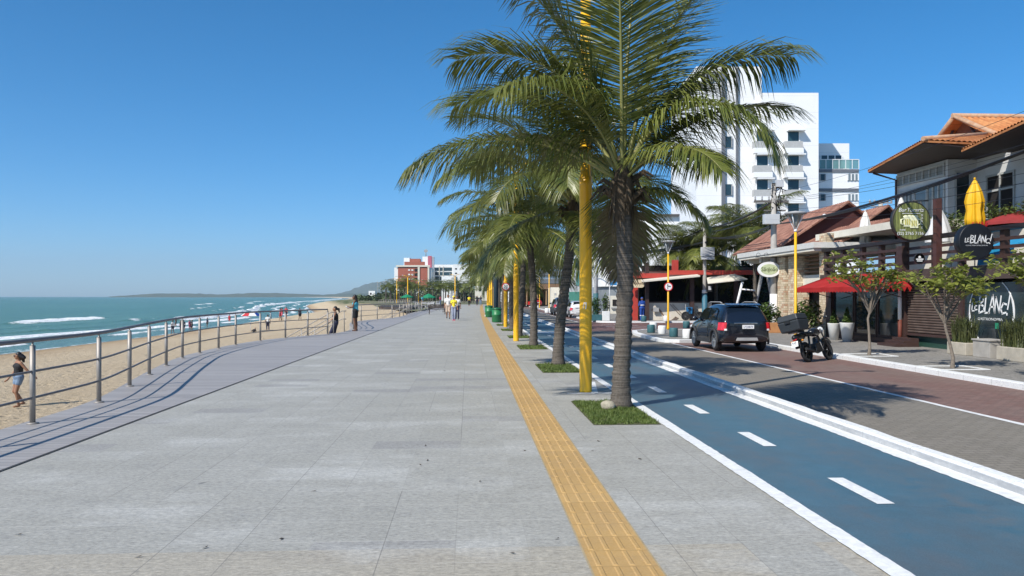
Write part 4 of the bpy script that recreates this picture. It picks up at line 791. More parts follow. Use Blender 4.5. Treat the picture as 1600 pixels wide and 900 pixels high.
mb = MB(); mb.ball((0, -.002, .05), (.06, .006, .05)); mb.bb((-.13, -.006, -.04), (.13, -.001, .0)); mb.bb((-.10, -.006, -.10), (.10, -.001, -.065)); mb.build('crest', M_WHITE, t); mb = MB(); mb.lathe([(.165, -.005), (.15, -.005)], (0, 0, 0), 28, axis='Y'); mb.build('ring', M_WHITE, t)
# ---- things on the deck
def closed_umbrella(loc, h, label, m, r=.22, cone=False, low=1.0):
    t = thing('closed_umbrella', label, 'umbrella', loc, 0, 'umbrellas on the bar deck'); mb = MB(); mb.tube([(0, 0, 0), (0, 0, h - .02)], .022, 8); mb.build('pole', M_STRIP, t)
    mb = MB(); n = 32; prof = [(.012, h), (.06, h - .06), (r * .72, h - .42), (r * .95, h - .75), (r * .82, h - 1.05), (r * .98, h - 1.35), (r * .78, h - 1.85), (r * .66, h - low - .9)] if not cone else [(.015, h), (.05, h - .05), (r * .6, h - .5), (r, h - 1.0), (r * 1.02, h - 1.35)]
    vs = []
    for rr_, z in prof:
        for k in range(n): a = 2 * pi * k / n; q = rr_ * (1 + .22 * (1 if k % 4 < 2 else -1) * min(1, rr_ / .1) * (1 if not cone else .3) + .05 * sin(a * 3 + z * 5)); vs.append((q * cos(a), q * sin(a), z))
    mb.add(vs, [(i * n + k, i * n + (k + 1) % n, (i + 1) * n + (k + 1) % n, (i + 1) * n + k) for i in range(len(prof) - 1) for k in range(n)], True); cn = mb.build('canopy', m, t, fix=False)
    mb = MB(); mb.ball((0, 0, h + .03), .04); mb.build('finial', m, t); return t, cn
M_UW = mat('white_canvas', (.74, .74, .73), .8, .08, 5, bump=.2, trans=.2); M_UY = mat('yellow_canvas', (.80, .42, .005), .6, .08, 4, trans=.15, col2=(.85, .5, .01))
def on_deck(px, u): p = PU(px, HZ, u); p.z = 2.52; return p
closed_umbrella(on_deck(1352, 18.0), 2.95, 'closed white parasol on the deck left of the beer mug sign', M_UW)
closed_umbrella(on_deck(1408, 18.5), 3.35, 'closed white parasol whose tip rises just above the beer mug sign', M_UW, .3, True)
closed_umbrella(on_deck(1467, 17.3), 2.42, 'white cone-shaped parasol on the deck right of the beer mug sign', M_UW, .42, True)
t, cn = closed_umbrella(on_deck(1523, 17.3), 3.08, 'closed yellow parasol with red lettering behind the LE BLANC! sign', M_UY, .27, low=.9)
text_mb('VAS', .24, (.06, -.305, 1.52), M_FRONT, 'red_lettering', M_SRED, cn, .004, .95); text_mb('S', .24, (-.22, -.26, 1.5), Matrix.Rotation(-.9, 3, 'Z') @ M_FRONT, 'red_lettering', M_SRED, cn, .004)
def leaf_cluster(mb, c, r, n, sz, rr, flat=.6, hi=None):
    for i in range(n):
        d = Vector((rr.gauss(0, 1), rr.gauss(0, 1), rr.gauss(0, 1))).normalized() * (rr.random() ** .45); p = Vector(c) + Vector((d.x * r[0], d.y * r[1], d.z * r[2]))
        a = Vector((rr.uniform(-1, 1), rr.uniform(-1, 1), rr.uniform(-.5, .5))).normalized(); nn = Vector((rr.uniform(-flat, flat), rr.uniform(-flat, flat), 1)).normalized(); b = nn.cross(a).normalized(); s = sz * rr.uniform(.65, 1.25)
        mb.add([p - a * s, p - a * s * .2 + b * s * .42, p + a * s * .7 + b * s * .38 - nn * s * .12, p + a * s - nn * s * .1, p + a * s * .7 - b * s * .38 - nn * s * .12, p - a * s * .2 - b * s * .42], [(0, 1, 2, 3, 4, 5)])
    return mb
M_HEDGE = mat('hedge_leaves', (.06, .10, .02), .45, .3, 3, col2=(.16, .20, .06), trans=.25); M_SHRUB = mat('shrub_leaves', (.035, .075, .015), .4, .3, 4, col2=(.10, .15, .03), trans=.2); M_STEM = mat('bark_grey', (.20, .165, .13), .9, .3, 14, bump=.6)
rr = random.Random(21)
HZ_ = .7; hp = on_deck(1500, 18.6); t = thing('hedge', 'leafy green planter hedge along the back of the bar deck', 'hedge', hp); mb = MB(hp)
for i in range(16): leaf_cluster(mb, (18.6 + rr.uniform(-.1, .1), 21 + i * .85, 3.75 + HZ_ + rr.uniform(-.1, .15)), (.3, .6, .45), 190, .075, rr)
mb.build('foliage', M_HEDGE, t, fix=False); mb = MB(hp); mb.bb((18.3, 20.6, 2.52), (18.9, 34.2, 3.95)); mb.build('planter_box', M_CREAM, t)
p = on_deck(1585, 17.0); o_ = MB(); o_.slab([(-.6, -.9, .62), (.5, -1.2, .95), (.6, .9, 1.02), (-.5, 1.0, .55)], .03); o_.slab([(-.62, -.9, .6), (-.5, 1., .53), (-.56, 1., .1), (-.66, -.9, .2)], .03); tp = o_.build('tarpaulin', mat('blue_tarp', (.02, .28, .52), .5, .25, 5, bump=.6, bscale=5)); tp.location = p; tag(tp, 'bright blue tarpaulin sheet draped on the bar deck behind the rail', 'tarpaulin')
p = on_deck(1592, 18.8); t = thing('garden_umbrella', 'open dark red umbrella on the deck below the tiled house', 'umbrella', p); mb = MB(); mb.tube([(0, 0, 0), (0, 0, 1.95)], .02, 6); mb.build('pole', M_DB, t); mb = MB(); mb.lathe([(.02, 2.0), (.8, 1.78), (1.3, 1.6), (1.3, 1.5), (1.25, 1.55), (.02, 1.9)], (0, 0, 0), 8, smooth=False); mb.build('canopy', mat('maroon_canvas', (.28, .03, .03), .7, .15, 4), t)
# ---- tiled house above the deck
ho = (19.2, 30, 2.5); h = thing('tiled_house', 'white house with orange clay tile roof and long windows above the bar', 'house', ho)
def H(mb, n_, m, p=h, **k): return mb.build(n_, m, p, **k)
M_HW = mat('pale_grey_wall', (.58, .58, .57), .8, .08, 1.5, bump=.1); M_WF = mat('grey_frames', (.40, .40, .38), .5, .1, 4)
mb = MB(ho); mb.bb((19.2, 31.9, 2.5), (28, 35.8, 7.1)); H(mb, 'wing_wall', M_HW)
mb = MB(ho); mb.bb((20.4, 16, 2.5), (28, 31.9, 7.1)); H(mb, 'wall', M_HW)
def win(org, par, u, v0, v1, z0, z1, nv, m=M_GL, fr=M_WF, transom=None, nz=1):
    mb = MB(org); mb.bb((u - .02, v0, z0), (u + .05, v1, z1)); w_ = mb.build('window', m, par); mb = MB(org)
    for i in range(nv + 1): y = lerp(v0, v1, i / nv); mb.bb((u - .06, y - .035, z0), (u + .0, y + .035, z1))
    for z in [z0, z1] + ([transom] if transom else []): mb.bb((u - .065, v0 - .05, z - .04), (u + .002, v1 + .05, z + .04))
    mb.build('frame', fr, w_); return w_
def winf(org, par, v, u0, u1, z0, z1, nv=1, m=M_GL, fr=M_WF, dp=.06):    # a window in a wall that faces the camera
    mb = MB(org); mb.bb((u0, v - .02, z0), (u1, v + .05, z1)); w_ = mb.build('window', m, par); mb = MB(org)
    for i in range(nv + 1): x = lerp(u0, u1, i / nv); mb.bb((x - .035, v - dp, z0), (x + .035, v, z1))
    for z in (z0, z1): mb.bb((u0 - .05, v - dp - .005, z - .04), (u1 + .05, v - .001, z + .04))
    mb.build('frame', fr, w_); return w_
M_GL2 = mat('curtained_glass', (.10, .12, .125), .12, .3, 2.5, col2=(.22, .245, .25), spec=.5)
win(ho, h, 19.2, 32.1, 33.3, 4.55, 6.25, 3, M_GL2); win(ho, h, 19.2, 33.35, 34.3, 4.35, 6.2, 1, mat('pale_glass', (.17, .21, .23), .08, .2, 1)); win(ho, h, 19.2, 34.4, 35.6, 4.45, 6.2, 4, M_GL2)
win(ho, h, 19.19, 32.1, 35.7, 6.5, 6.95, 7, mat('clerestory_panels', (.22, .21, .18), .4, .2, 2))
winf(ho, h, 31.9, 19.5, 20.1, 4.2, 6.6, 1)
win(ho, h, 20.4, 29.6, 31.2, 3.9, 6.3, 2, M_DARK, transom=5.7); win(ho, h, 20.4, 25.3, 28.9, 4.5, 6.6, 3, M_GL2); win(ho, h, 20.4, 22.4, 25.0, 4.5, 6.6, 2, M_GL2, transom=6.0)
t = tag(MB(( 20.1, 25.9, 6.2)).bb((19.95, 25.6, 6.0), (20.38, 26.3, 6.45)).build('air_conditioner', M_STRIP, h))
# roof: sea-side skirt, long street eave and gabled main roof
M_SOF = mat('soffit_boards', (.030, .018, .014), .7, .3, 3, stretch=(1, 8, 1))
mb = MB(ho); tiled(mb, (16.7, 29.3, 7.35), (18.1, 36.3, 7.3), (21.2, 36.0, 8.15), (21.2, 32.2, 8.15)); H(mb, 'skirt_roof', M_TILE_OY)
mb = MB(ho); tiled(mb, (16.7, 29.3, 7.35), (20.8, 30.2, 7.4), (21.2, 32.2, 8.15), (21.18, 32.2, 8.15)); H(mb, 'hip_roof', M_TILE_O)
mb = MB(ho); tiled(mb, (15.4, 16.8, 7.0), (18.15, 29.3, 7.0), (22.6, 29.6, 8.3), (20.5, 16.8, 8.3)); H(mb, 'street_roof', M_TILE_OY)
mb = MB(ho); mb.slab([(16.76, 29.36, 7.29), (18.12, 36.25, 7.24), (21, 36.1, 7.12), (21, 30.2, 7.12)], .05); mb.slab([(15.5, 16.9, 6.94), (18.17, 29.25, 6.94), (21.2, 30.0, 7.1), (20.6, 16.9, 7.1)], .05); H(mb, 'soffit', M_SOF)
mb = MB(ho); tiled(mb, (20.8, 30.2, 7.4), (29, 30.2, 7.4), (29, 34.4, 9.35), (21.0, 34.4, 9.35), .26); tiled(mb, (29, 38.4, 7.05), (21.0, 38.4, 7.05), (21.0, 34.4, 9.35), (29, 34.4, 9.35), .26); H(mb, 'gable_roof', M_TILE_O)
mb = MB(ho); mb.tube([(20.9, 34.4, 9.42), (29, 34.4, 9.42)], .11, 8); mb.tube([(21.0, 34.4, 9.4), (21.0, 32.4, 8.45), (20.9, 30.6, 7.65)], .10, 8); mb.tube([(21.0, 34.4, 9.4), (21.0, 36.4, 8.25)], .10, 8); mb.tube([(16.7, 29.3, 7.4), (21.2, 32.2, 8.2)], .09, 8); H(mb, 'ridge_cap', mat('ridge_clay', (.42, .20, .10), .85, .3, 5, col2=(.5, .36, .24)))
mb = MB(ho); mb.prism([(32.3, 8.2), (36.5, 8.2), (34.4, 9.25)], .1, 'YZ', 21.5); H(mb, 'gable_wall', mat('gable_boards', (.20, .075, .035), .8, .2, 4))
for y0 in (33.2, 35.6): mb = MB(ho); mb.tube([(21.3, y0, 8.2), (21.3, lerp(y0, 34.4, .5), 8.9)], .06, 6); H(mb, 'rafter', M_DB)
mb = MB(ho); mb.tube([(18.2, 36.0, 7.15), (19.1, 35.7, 6.8), (19.1, 35.7, 2.6)], .05, 6); H(mb, 'gutter_pipe', M_DB)
# ---- stone pillar house with the low tiled gables
so__ = (FU, 37, ZW); s_h = thing('stone_house', 'low house with pale stone pillars, timber louvres and old tiled gables', 'house', so__)
def S(mb, n_, m, p=s_h, **k): return mb.build(n_, m, p, **k)
for v in (39.5, 40.9): mb = MB(so__); mb.bb((FU - .05, v, ZW), (FU + .6, v + .95, 3.55)); S(mb, 'stone_pillar', M_STONE)
mb = MB(so__); mb.bb((FU + .8, 37, ZW), (FU + 1.0, 43.4, 2.2)); S(mb, 'front_wall', M_DARK)
mb = MB(so__); mb.bb((FU + .3, 36.8, 2.05), (FU + .7, 42.6, 2.6)); S(mb, 'lintel', M_CREAM)
for i in range(5): mb = MB(so__); mb.box((FU + .45, 38.2, 2.75 + i * .18), (.16, 2.6, .055), rx=0); S(mb, 'louvre', mat('louvre_wood', (.22, .115, .06), .7, .25, 4, stretch=(1, 1, 6)))
mb = MB(so__); mb.bb((FU + .62, 36.8, 2.6), (FU + .66, 39.5, 3.6)); S(mb, 'louvre_backing', mat('ochre_wall', (.35, .24, .14), .8))
mb = MB(so__); mb.bb((FU - .55, 36.3, 3.62), (FU + 5, 46.3, 3.75)); S(mb, 'canopy_slab', M_CREAM); mb = MB(so__); mb.bb((FU - .6, 36.2, 3.75), (FU + 5.2, 46.5, 4.0)); S(mb, 'fascia', mat('grey_white_fascia', (.60, .59, .55), .6, .1, 3))
for v in (43.3, 45.2): mb = MB(so__); mb.bb((FU - .4, v, 3.4), (FU + 3, v + .18, 3.62)); S(mb, 'beam', M_CREAM)
mb = MB(so__); tiled(mb, (17, 37.5, 4.1), (17, 44, 4.1), (19.5, 44, 5.2), (19.5, 37.5, 5.2)); S(mb, 'low_roof', M_TILE_RY)
def gable(px0, pxr, px1, pyr, Y, dep, zb):
    a, r__, b = P(px0, HZ, Y), P(pxr, pyr, Y), P(px1, HZ, Y); n_ = Vector((SA, CA, 0)); a.z = b.z = zb; ov = n_ * -.35
    mb = MB(so__); tiled(mb, a + ov, a + n_ * dep, r__ + n_ * dep, r__ + ov, .26); S(mb, 'gable_roof', M_TILE_RY, fix=False); mb = MB(so__); tiled(mb, b + ov, b + n_ * dep, r__ + n_ * dep, r__ + ov, .26); S(mb, 'gable_roof', M_TILE_RY, fix=False)
    mb = MB(so__); q = [a, b, r__ - Vector((0, 0, .12))]; mb.add(q + [p + n_ * .1 for p in q], [(0, 1, 2), (5, 4, 3)]); S(mb, 'gable_wall', M_MAROON, fix=False)
gable(1208, 1312, 1400, 318, 44, 9, 4.25); gable(1285, 1372, 1432, 324, 42.5, 6, 4.15)
mb = MB(so__); mb.box((FU + 1.5, 38.2, 2.1), (2.2, 3.0, .07), ry=.22); S(mb, 'side_awning', M_WHITE)
mb = MB(so__); mb.ball(P(1278, 340, 43.2), .12); S(mb, 'wall_lamp', M_WHITE)
s_h.location.y -= .8
# ================================================================== restaurant across the side street, hotels, far buildings
ro = tuple(P(1000, HZ, 61).to_2d()) + (ZW,); rest = thing('restaurant', 'open fronted restaurant with red trim and low cream wall across the side street', 'restaurant', ro)
def Q(mb, n_, m, p=rest, **k): return mb.build(n_, m, p, **k)
wp = lambda px, Y, z=0: Vector((*P(px, HZ, Y).to_2d(), z))
NV = Vector((SA, CA, 0)); RV = Vector((CA, -SA, 0))
def wall(mb, a, b, z0, z1, th):              # upright slab from a to b, thickness away from the camera
    n_ = (b - a).normalized().cross(Vector((0, 0, 1))) * -th; q = [Vector((p.x, p.y, z)) for p in (a, b, b + n_, a + n_) for z in (z0, z1)]
    return mb.add(q, [(0, 2, 3, 1), (2, 4, 5, 3), (4, 6, 7, 5), (6, 0, 1, 7), (1, 3, 5, 7), (0, 6, 4, 2)])
M_RTRIM = mat('red_trim_paint', (.42, .045, .03), .6, .12, 3); M_TERR = mat('cream_wall_paint', (.62, .56, .47), .8, .10, 1.5, bump=.2)
A, Bq = wp(1012, 61), wp(1112, 61)
mb = MB(ro); wall(mb, A, Bq, ZW, 1.12, .25); Q(mb, 'terrace_wall', M_TERR)
mb = MB(ro); wall(mb, A + NV * -.04, Bq + NV * -.04, 1.12, 1.22, .36); Q(mb, 'wall_cap', M_DB)
mb = MB(ro)                                   # rear and inner walls of the dining room
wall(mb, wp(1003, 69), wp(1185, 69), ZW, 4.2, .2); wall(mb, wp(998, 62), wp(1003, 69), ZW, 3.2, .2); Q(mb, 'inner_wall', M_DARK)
roofa = [wp(990, 60.6, 3.0), wp(1190, 60.6, 3.35), wp(1190, 70, 4.2), wp(985, 70, 3.7)]
mb = MB(ro); mb.slab(roofa, .12); Q(mb, 'roof', mat('old_clay_roof', (.14, .055, .04), .9, .3, 3))
mb = MB(ro); a, b = wp(993, 60.5), wp(1046, 60.5); wall(mb, a, b, 2.95, 3.3, .12); Q(mb, 'red_fascia', M_RTRIM)
mb = MB(ro); a, b = wp(1046, 60.4), wp(1192, 60.4); wall(mb, a, b, 3.2, 3.52, .1); Q(mb, 'red_fascia', M_RTRIM)
mb = MB(ro); a, b = wp(1004, 59.4, 2.72), wp(1094, 59.4, 3.12); mb.slab([a, b, b + NV * 1.1 + Vector((0, 0, .12)), a + NV * 1.1 + Vector((0, 0, .12))], .1); Q(mb, 'white_awning', M_CREAM)
mb = MB(ro); a, b = wp(1106, 59.0, 2.55), wp(1168, 59.0, 2.85); mb.slab([a, b, b + NV * 1.6 + Vector((-.6, 0, .45)), a + NV * 1.6 + Vector((.3, 0, .45))], .06); Q(mb, 'cream_canopy', M_CREAM)
for px, w_, z1, m_ in ((993, .3, 4.2, M_RTRIM), (1011, .26, 4.1, M_DB), (1081, .3, 3.2, M_DB), (1150, .3, 3.3, M_DB), (988, .2, 3.0, M_RTRIM)): mb = MB(ro); p = wp(px, 60.75); mb.box((p.x, p.y, (z1 + ZW) / 2), (w_, w_, z1 - ZW), -YAW); Q(mb, 'post', m_)
mb = MB(ro); a, b = wp(1050, 60.9), wp(1060, 60.9); wall(mb, a, b, 3.5, 4.3, .15); Q(mb, 'red_parapet', M_RTRIM)
mb = MB(ro); p = wp(1025, 60.8); mb.box((p.x, p.y, .62), (.42, .12, .32), -YAW); Q(mb, 'meter_box', M_STRIP)
mb = MB(ro)                                   # wavy line relief drawn on the terrace wall
for k in range(3):
    for x0, sgn in ((1022, 1),):
        q = [wp(1018 + i * 2.0 + k * 2, 60.97, .55 + .34 * sin(i * .35 + k * .25) - .03 * i - k * .12) for i in range(20)]; mb.tube(q, .022, 5)
for k in range(2): q = [wp(1047 + k * 4 + i * 2.0, 60.97, 1.0 - .1 * i) for i in range(9)]; mb.tube(q, .022, 5)
Q(mb, 'painted_waves', mat('mural_brown', (.20, .13, .09), .8))
c = P(995, 443, 60.0); t = thing('cartouche_sign', 'cream shaped sign board lettered Brunet hung at the restaurant corner', 'sign', c, -YAW); mb = MB(); mb.prism([(-.55, -.2), (-.4, -.3), (.4, -.3), (.55, -.2), (.55, .2), (.4, .3), (-.4, .3), (-.55, .2)], .06, 'XZ', 0); mb.build('board', mat('cream_board', (.66, .55, .36), .6), t); text_mb('Brunet', .3, (0, -.006, .02), M_FRONT, 'lettering', mat('sign_brown', (.12, .05, .02), .5), t, .003, 1.0, .25)
M_CHAIRW = mat('dark_chair_wood', (.07, .03, .02), .5, .2, 6)
def table_set(loc, label):
    t = thing('dining_table', label, 'table', loc, -YAW, 'tables on the restaurant terrace'); mb = MB(); mb.box((0, 0, .76), (.9, .8, .05)); mb.build('tabletop', M_WWALL, t)
    for s in (-1, 1): mb = MB(); mb.box((s * .35, 0, .37), (.07, .6, .73)); mb.build('leg', M_CHAIRW, t)
    return t
def chair_(loc, label):
    t = thing('chair', label, 'chair', loc, -YAW, 'chairs on the restaurant terrace'); mb = MB(); mb.box((0, 0, .45), (.44, .44, .04)); mb.build('seat', M_CHAIRW, t); mb = MB()
    mb.tube([(-.2, .2, .45), (-.2, .24, .95), (.2, .24, .95), (.2, .2, .45)], .022, 6); mb.box((0, .235, .78), (.38, .02, .14)); mb.build('backrest', M_CHAIRW, t)
    for sx in (-1, 1):
        for sy in (-1, 1): mb = MB(); mb.tube([(sx * .19, sy * .19, 0), (sx * .19, sy * .19, .45)], .02, 5); mb.build('leg', M_CHAIRW, t)
    return t
t1 = table_set(wp(1025, 62.3, .25), 'white topped table behind the cream terrace wall near its left end'); dup(t1, wp(1056, 62.3, .25), -YAW, 'white topped table behind the terrace wall right of the yellow lamp post'); dup(t1, wp(1078, 62.5, .25), -YAW, 'white topped table behind the terrace wall above the blue hanging bin'); dup(t1, wp(1128, 62.5, .2), -YAW, 'white topped table right of the teal based utility pole'); dup(t1, wp(1145, 63, .2), -YAW, 'farther right white topped table on the restaurant terrace above the dark car')
c1 = chair_(wp(1066, 62.2, .4), 'dark chair back showing left of the post above the blue bin'); dup(c1, wp(1076, 62.9, .4), -YAW, 'dark chair back showing nearest the post above the blue bin'); dup(c1, wp(1120, 62.6, .3), -YAW, 'dark chair just right of the teal based utility pole'); dup(c1, wp(1137, 62.6, .3), -YAW, 'dark chair between the two right hand terrace tables')
# A-frame timbers and white counters under the palms right of the restaurant
fo = wp(1180, 58, ZW); t = thing('a_frame', 'grey leaning timber A frame standing in the dark garden behind the car', 'frame', fo); mb = MB(fo)
mb.tube([wp(1176, 58, ZW + .3), wp(1194, 58, 3.9)], .13, 6); mb.build('leg', M_STRIP, t); mb = MB(fo); mb.tube([wp(1212, 58, ZW), wp(1196, 58, 3.9)], .11, 6); mb.build('leg', M_STRIP, t); mb = MB(fo); mb.tube([wp(1148, 57.5, .4), wp(1160, 57.5, 2.6)], .09, 6); mb.tube([wp(1159, 57.5, 2.1), wp(1180, 57.5, 2.0)], .06, 6); mb.build('white_brace', M_WHITE, t)
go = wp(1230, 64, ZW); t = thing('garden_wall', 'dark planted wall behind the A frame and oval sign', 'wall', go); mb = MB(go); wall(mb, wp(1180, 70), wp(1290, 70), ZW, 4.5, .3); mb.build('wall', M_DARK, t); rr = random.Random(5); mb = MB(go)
for i in range(14): p = wp(rr.uniform(1150, 1235), rr.uniform(64, 69)); leaf_cluster(mb, (p.x, p.y, rr.uniform(1.5, 5.2)), (1.2, .8, .8), 130, .22, rr)
mb.build('foliage', mat('dark_foliage', (.018, .035, .012), .5, .3, 3, col2=(.05, .075, .02), trans=.15), t, fix=False)
# ---- white hotel tower
def cladding():
    g = NG('white_cladding', .55, .4); o = g.xyz(g.obj()); n = g.noise(g.obj(), .3, 4); c = g.mix(g.rng(n, .3, .7), (.80, .80, .795), (.86, .86, .85)); j = joint(g, o[2], 2.02, .05); c = g.mix(g.math('MULTIPLY', j, .28), c, (.4, .4, .4)); g.color(c); return g.m
M_CLAD = cladding(); TY = 100.0
def tower_pt(px, py, Y=TY): return P(px, py, Y)
to = wp(1185, TY, ZW); tw = thing('hotel_tower', 'tall white clad hotel tower with recessed windows behind the palms', 'hotel', to)
def facade_box(mb, px0, px1, ptop, Y, dep): a, b = wp(px0, Y), wp(px1, Y); return wall(mb, a, b, ZW, P(0, ptop, Y).z, dep)
mb = MB(to); facade_box(mb, 1190, 1279, 145, TY, 14); tw_b = mb.build('right_block', M_CLAD, tw)
mb = MB(to); facade_box(mb, 1088, 1190, 104, TY + .6, 16); mb.build('left_block', M_CLAD, tw)
mb = MB(to); facade_box(mb, 1150.5, 1154, 106, TY + .3, 1); mb.build('vertical_trim', mat('slate_trim', (.14, .15, .17), .5, .1, 2), tw); mb = MB(to); facade_box(mb, 1128, 1133.5, 104, TY + .3, 1); mb.build('vertical_trim', MATS['slate_trim'], tw)
def cell_(px0, px1, py0, py1, Y, m=M_GL, par=tw, org=to, name='window', nv=1, fr=M_STRIP, dp=.3):
    a, b = wp(px0, Y), wp(px1, Y); z0, z1 = P(0, py1, Y).z, P(0, py0, Y).z; mb = MB(org); wall(mb, a - NV * .05, b - NV * .05, z0, z1, .1); w_ = mb.build(name, m, par); mb = MB(org)
    for i in range(nv + 1): p = a.lerp(b, i / nv) - NV * .1; q = p + RV * .09 ; wall(mb, p - RV * .05, q, z0, z1, .04)
    mb.build('frame', fr, w_); return w_
M_GLT = mat('teal_hotel_glass', (.03, .07, .085), .08, .4, .35, col2=(.02, .035, .05)); M_BALC = mat('grey_balcony_panel', (.44, .44, .43), .7, .08, 4)
for col_ in (1181, 1229.5):
    for r_ in range(4):
        y0 = 206 + r_ * 37.6; cell_(col_, col_ + 19, y0, y0 + 15.5, TY - .05, M_GLT, fr=M_CLAD)
        mb = MB(to); a, b = wp(col_ - 2.5, TY - .9), wp(col_ + 26.5, TY - .9); wall(mb, a, b, P(0, y0 + 35, TY).z, P(0, y0 + 27, TY).z, .9); bal = mb.build('balcony_slab', M_CLAD, tw)
        mb = MB(to); wall(mb, a + NV * .02, b - RV * .1 + NV * .02, P(0, y0 + 27, TY).z, P(0, y0 + 16.5, TY).z, .86); mb.build('panel', M_BALC, bal)
        mb = MB(to); wall(mb, a + RV * .4, b + RV * .3, P(0, y0 - .3, TY).z, P(0, y0 - 2.2, TY).z, .9); mb.build('sunshade', M_CLAD, tw)
for r_ in range(5): y0 = 176 + r_ * 37.3; cell_(1131, 1143, y0, y0 + 17, TY + .5, M_GLT, fr=M_STRIP)
for i in range(3): cell_(1102 + i * 10, 1110 + i * 10, 112, 126, TY + .5, MATS['slate_trim'])
bo = wp(1310, 104, ZW); bk = thing('apartment_block', 'lower white block with glass roof balcony right of the hotel tower', 'building', bo)
mb = MB(bo); facade_box(mb, 1277, 1327, 224, 105, 12); mb.build('wall', M_CLAD, bk)
mb = MB(bo); facade_box(mb, 1279.5, 1342, 264, 103, 2.2); mb.build('front_wall', M_CLAD, bk)
for y0 in (264.5, 294.5): mb = MB(bo); a, b = wp(1279.5, 102.9), wp(1342, 102.9); wall(mb, a, b, P(0, y0 + 5, 103).z, P(0, y0, 103).z, .2); mb.build('dark_band', MATS['slate_trim'], bk)
for y0 in (272, 303.5): cell_(1281, 1289, y0, y0 + 10, 102.95, M_GL, bk, bo); cell_(1324, 1340.5, y0, y0 + 10, 102.95, MATS['pale_glass'], bk, bo, nv=3, fr=M_WHITE)
cell_(1282, 1315, 243, 262, 104.95, M_GLT, bk, bo, nv=3, fr=M_WHITE)
g = NG('balcony_glass', .1, .5); g.color((.30, .52, .50)); g.b.inputs['Transmission Weight'].default_value = .6
mb = MB(bo); wall(mb, wp(1279.5, 102.98), wp(1342, 102.98), P(0, 263.5, 103).z, P(0, 249.5, 103).z, .04); gr_ = mb.build('glass_rail', g.m, bk); mb = MB(bo)
for i in range(7): p = wp(1279.8 + i * 10.3, 102.95); wall(mb, p, p + RV * .08, P(0, 264, 103).z, P(0, 249.3, 103).z, .1)
wall(mb, wp(1279.5, 102.93), wp(1342, 102.93), P(0, 249.8, 103).z, P(0, 248.8, 103).z, .1); mb.build('post', M_WHITE, gr_)
# ---- curved white building with ribbon windows
co = wp(990, 95, ZW); cb = thing('curved_building', 'white building with rounded corner and ribbon windows left of the restaurant', 'building', co)
def rounded(px0, px1, Y, rad, dep, n=14):
    a, b = wp(px0, Y), wp(px1, Y); L_ = (b - a).length; d = (b - a).normalized(); out = []
    for i in range(n + 1): t_ = R(180 - 90 * i / n); out.append(a + d * (rad + rad * cos(t_)) + NV * (rad - rad * sin(t_)))
    return [a + NV * dep] + out + [b, b + NV * dep]
def ext(mb, poly, z0, z1): n = len(poly); q = [Vector((p.x, p.y, z)) for z in (z0, z1) for p in poly]; return mb.add(q, [(i, (i + 1) % n, n + (i + 1) % n, n + i) for i in range(n)] + [tuple(range(n)), tuple(range(n, 2 * n))], True)
pr = rounded(943, 1062, 88, 5.5, 12); pri = rounded(946, 1060, 88.4, 5.3, 11.5); zz = lambda py: P(0, py, 88).z
for y0, y1, pl_, nm, m_ in ((338, 381, pr, 'upper_wall', M_WWALL), (381, 418, pri, 'ribbon_window', M_GLT), (418, 447, pr, 'spandrel', M_WWALL), (447, 500, pri, 'shopfront', mat('grey_shopfront', (.20, .22, .235), .5, .2, 1))): mb = MB(co); ext(mb, pl_, max(ZW, zz(y1)), zz(y0)); mb.build(nm, m_, cb, smooth=False)
for i in range(1, 15, 2): mb = MB(co); p = pr[i]; mb.box((p.x, p.y, zz(399)), (.16, .16, zz(381) - zz(418)), -YAW); mb.build('mullion', M_WHITE, cb)
mb = MB(co); ext(mb, rounded(940, 1062, 87.6, 5.8, 12.6), zz(338), zz(335)); mb.build('roof_edge', mat('dark_roof_edge', (.10, .09, .085), .7), cb, smooth=False)
mb = MB(co); wall(mb, wp(1010, 87.6), wp(1062, 87.6), ZW, zz(352), .4); mb.build('blank_wall', M_WWALL, cb)
mb = MB(co); a = wp(1028, 86.8); mb.add([a + Vector((0, 0, zz(396))), a + RV * 3.2 + Vector((0, 0, zz(396))), a + RV * 3.2 + Vector((0, 0, zz(428))), *(p + NV * .3 for p in (a + Vector((0, 0, zz(396))), a + RV * 3.2 + Vector((0, 0, zz(396))), a + RV * 3.2 + Vector((0, 0, zz(428)))))], [(0, 1, 2), (3, 5, 4), (0, 3, 4, 1), (1, 4, 5, 2), (2, 5, 3, 0)]); mb.build('canopy_shade', M_STRIP, cb)
mb = MB(co); wall(mb, wp(1040, 86.5), wp(1062, 86.5), ZW, zz(395), .3); mb.build('grey_panel', M_BALC, cb)
for nm, m_, y0, y1 in (('purple_sign', mat('purple_sign', (.12, .10, .20), .5), 425, 437), ('blue_sign', mat('blue_sign', (.02, .20, .45), .5), 437, 446)): mb = MB(co); wall(mb, wp(952, 87.0), wp(964, 87.0), zz(y1), zz(y0), .12); mb.build(nm, m_, cb)
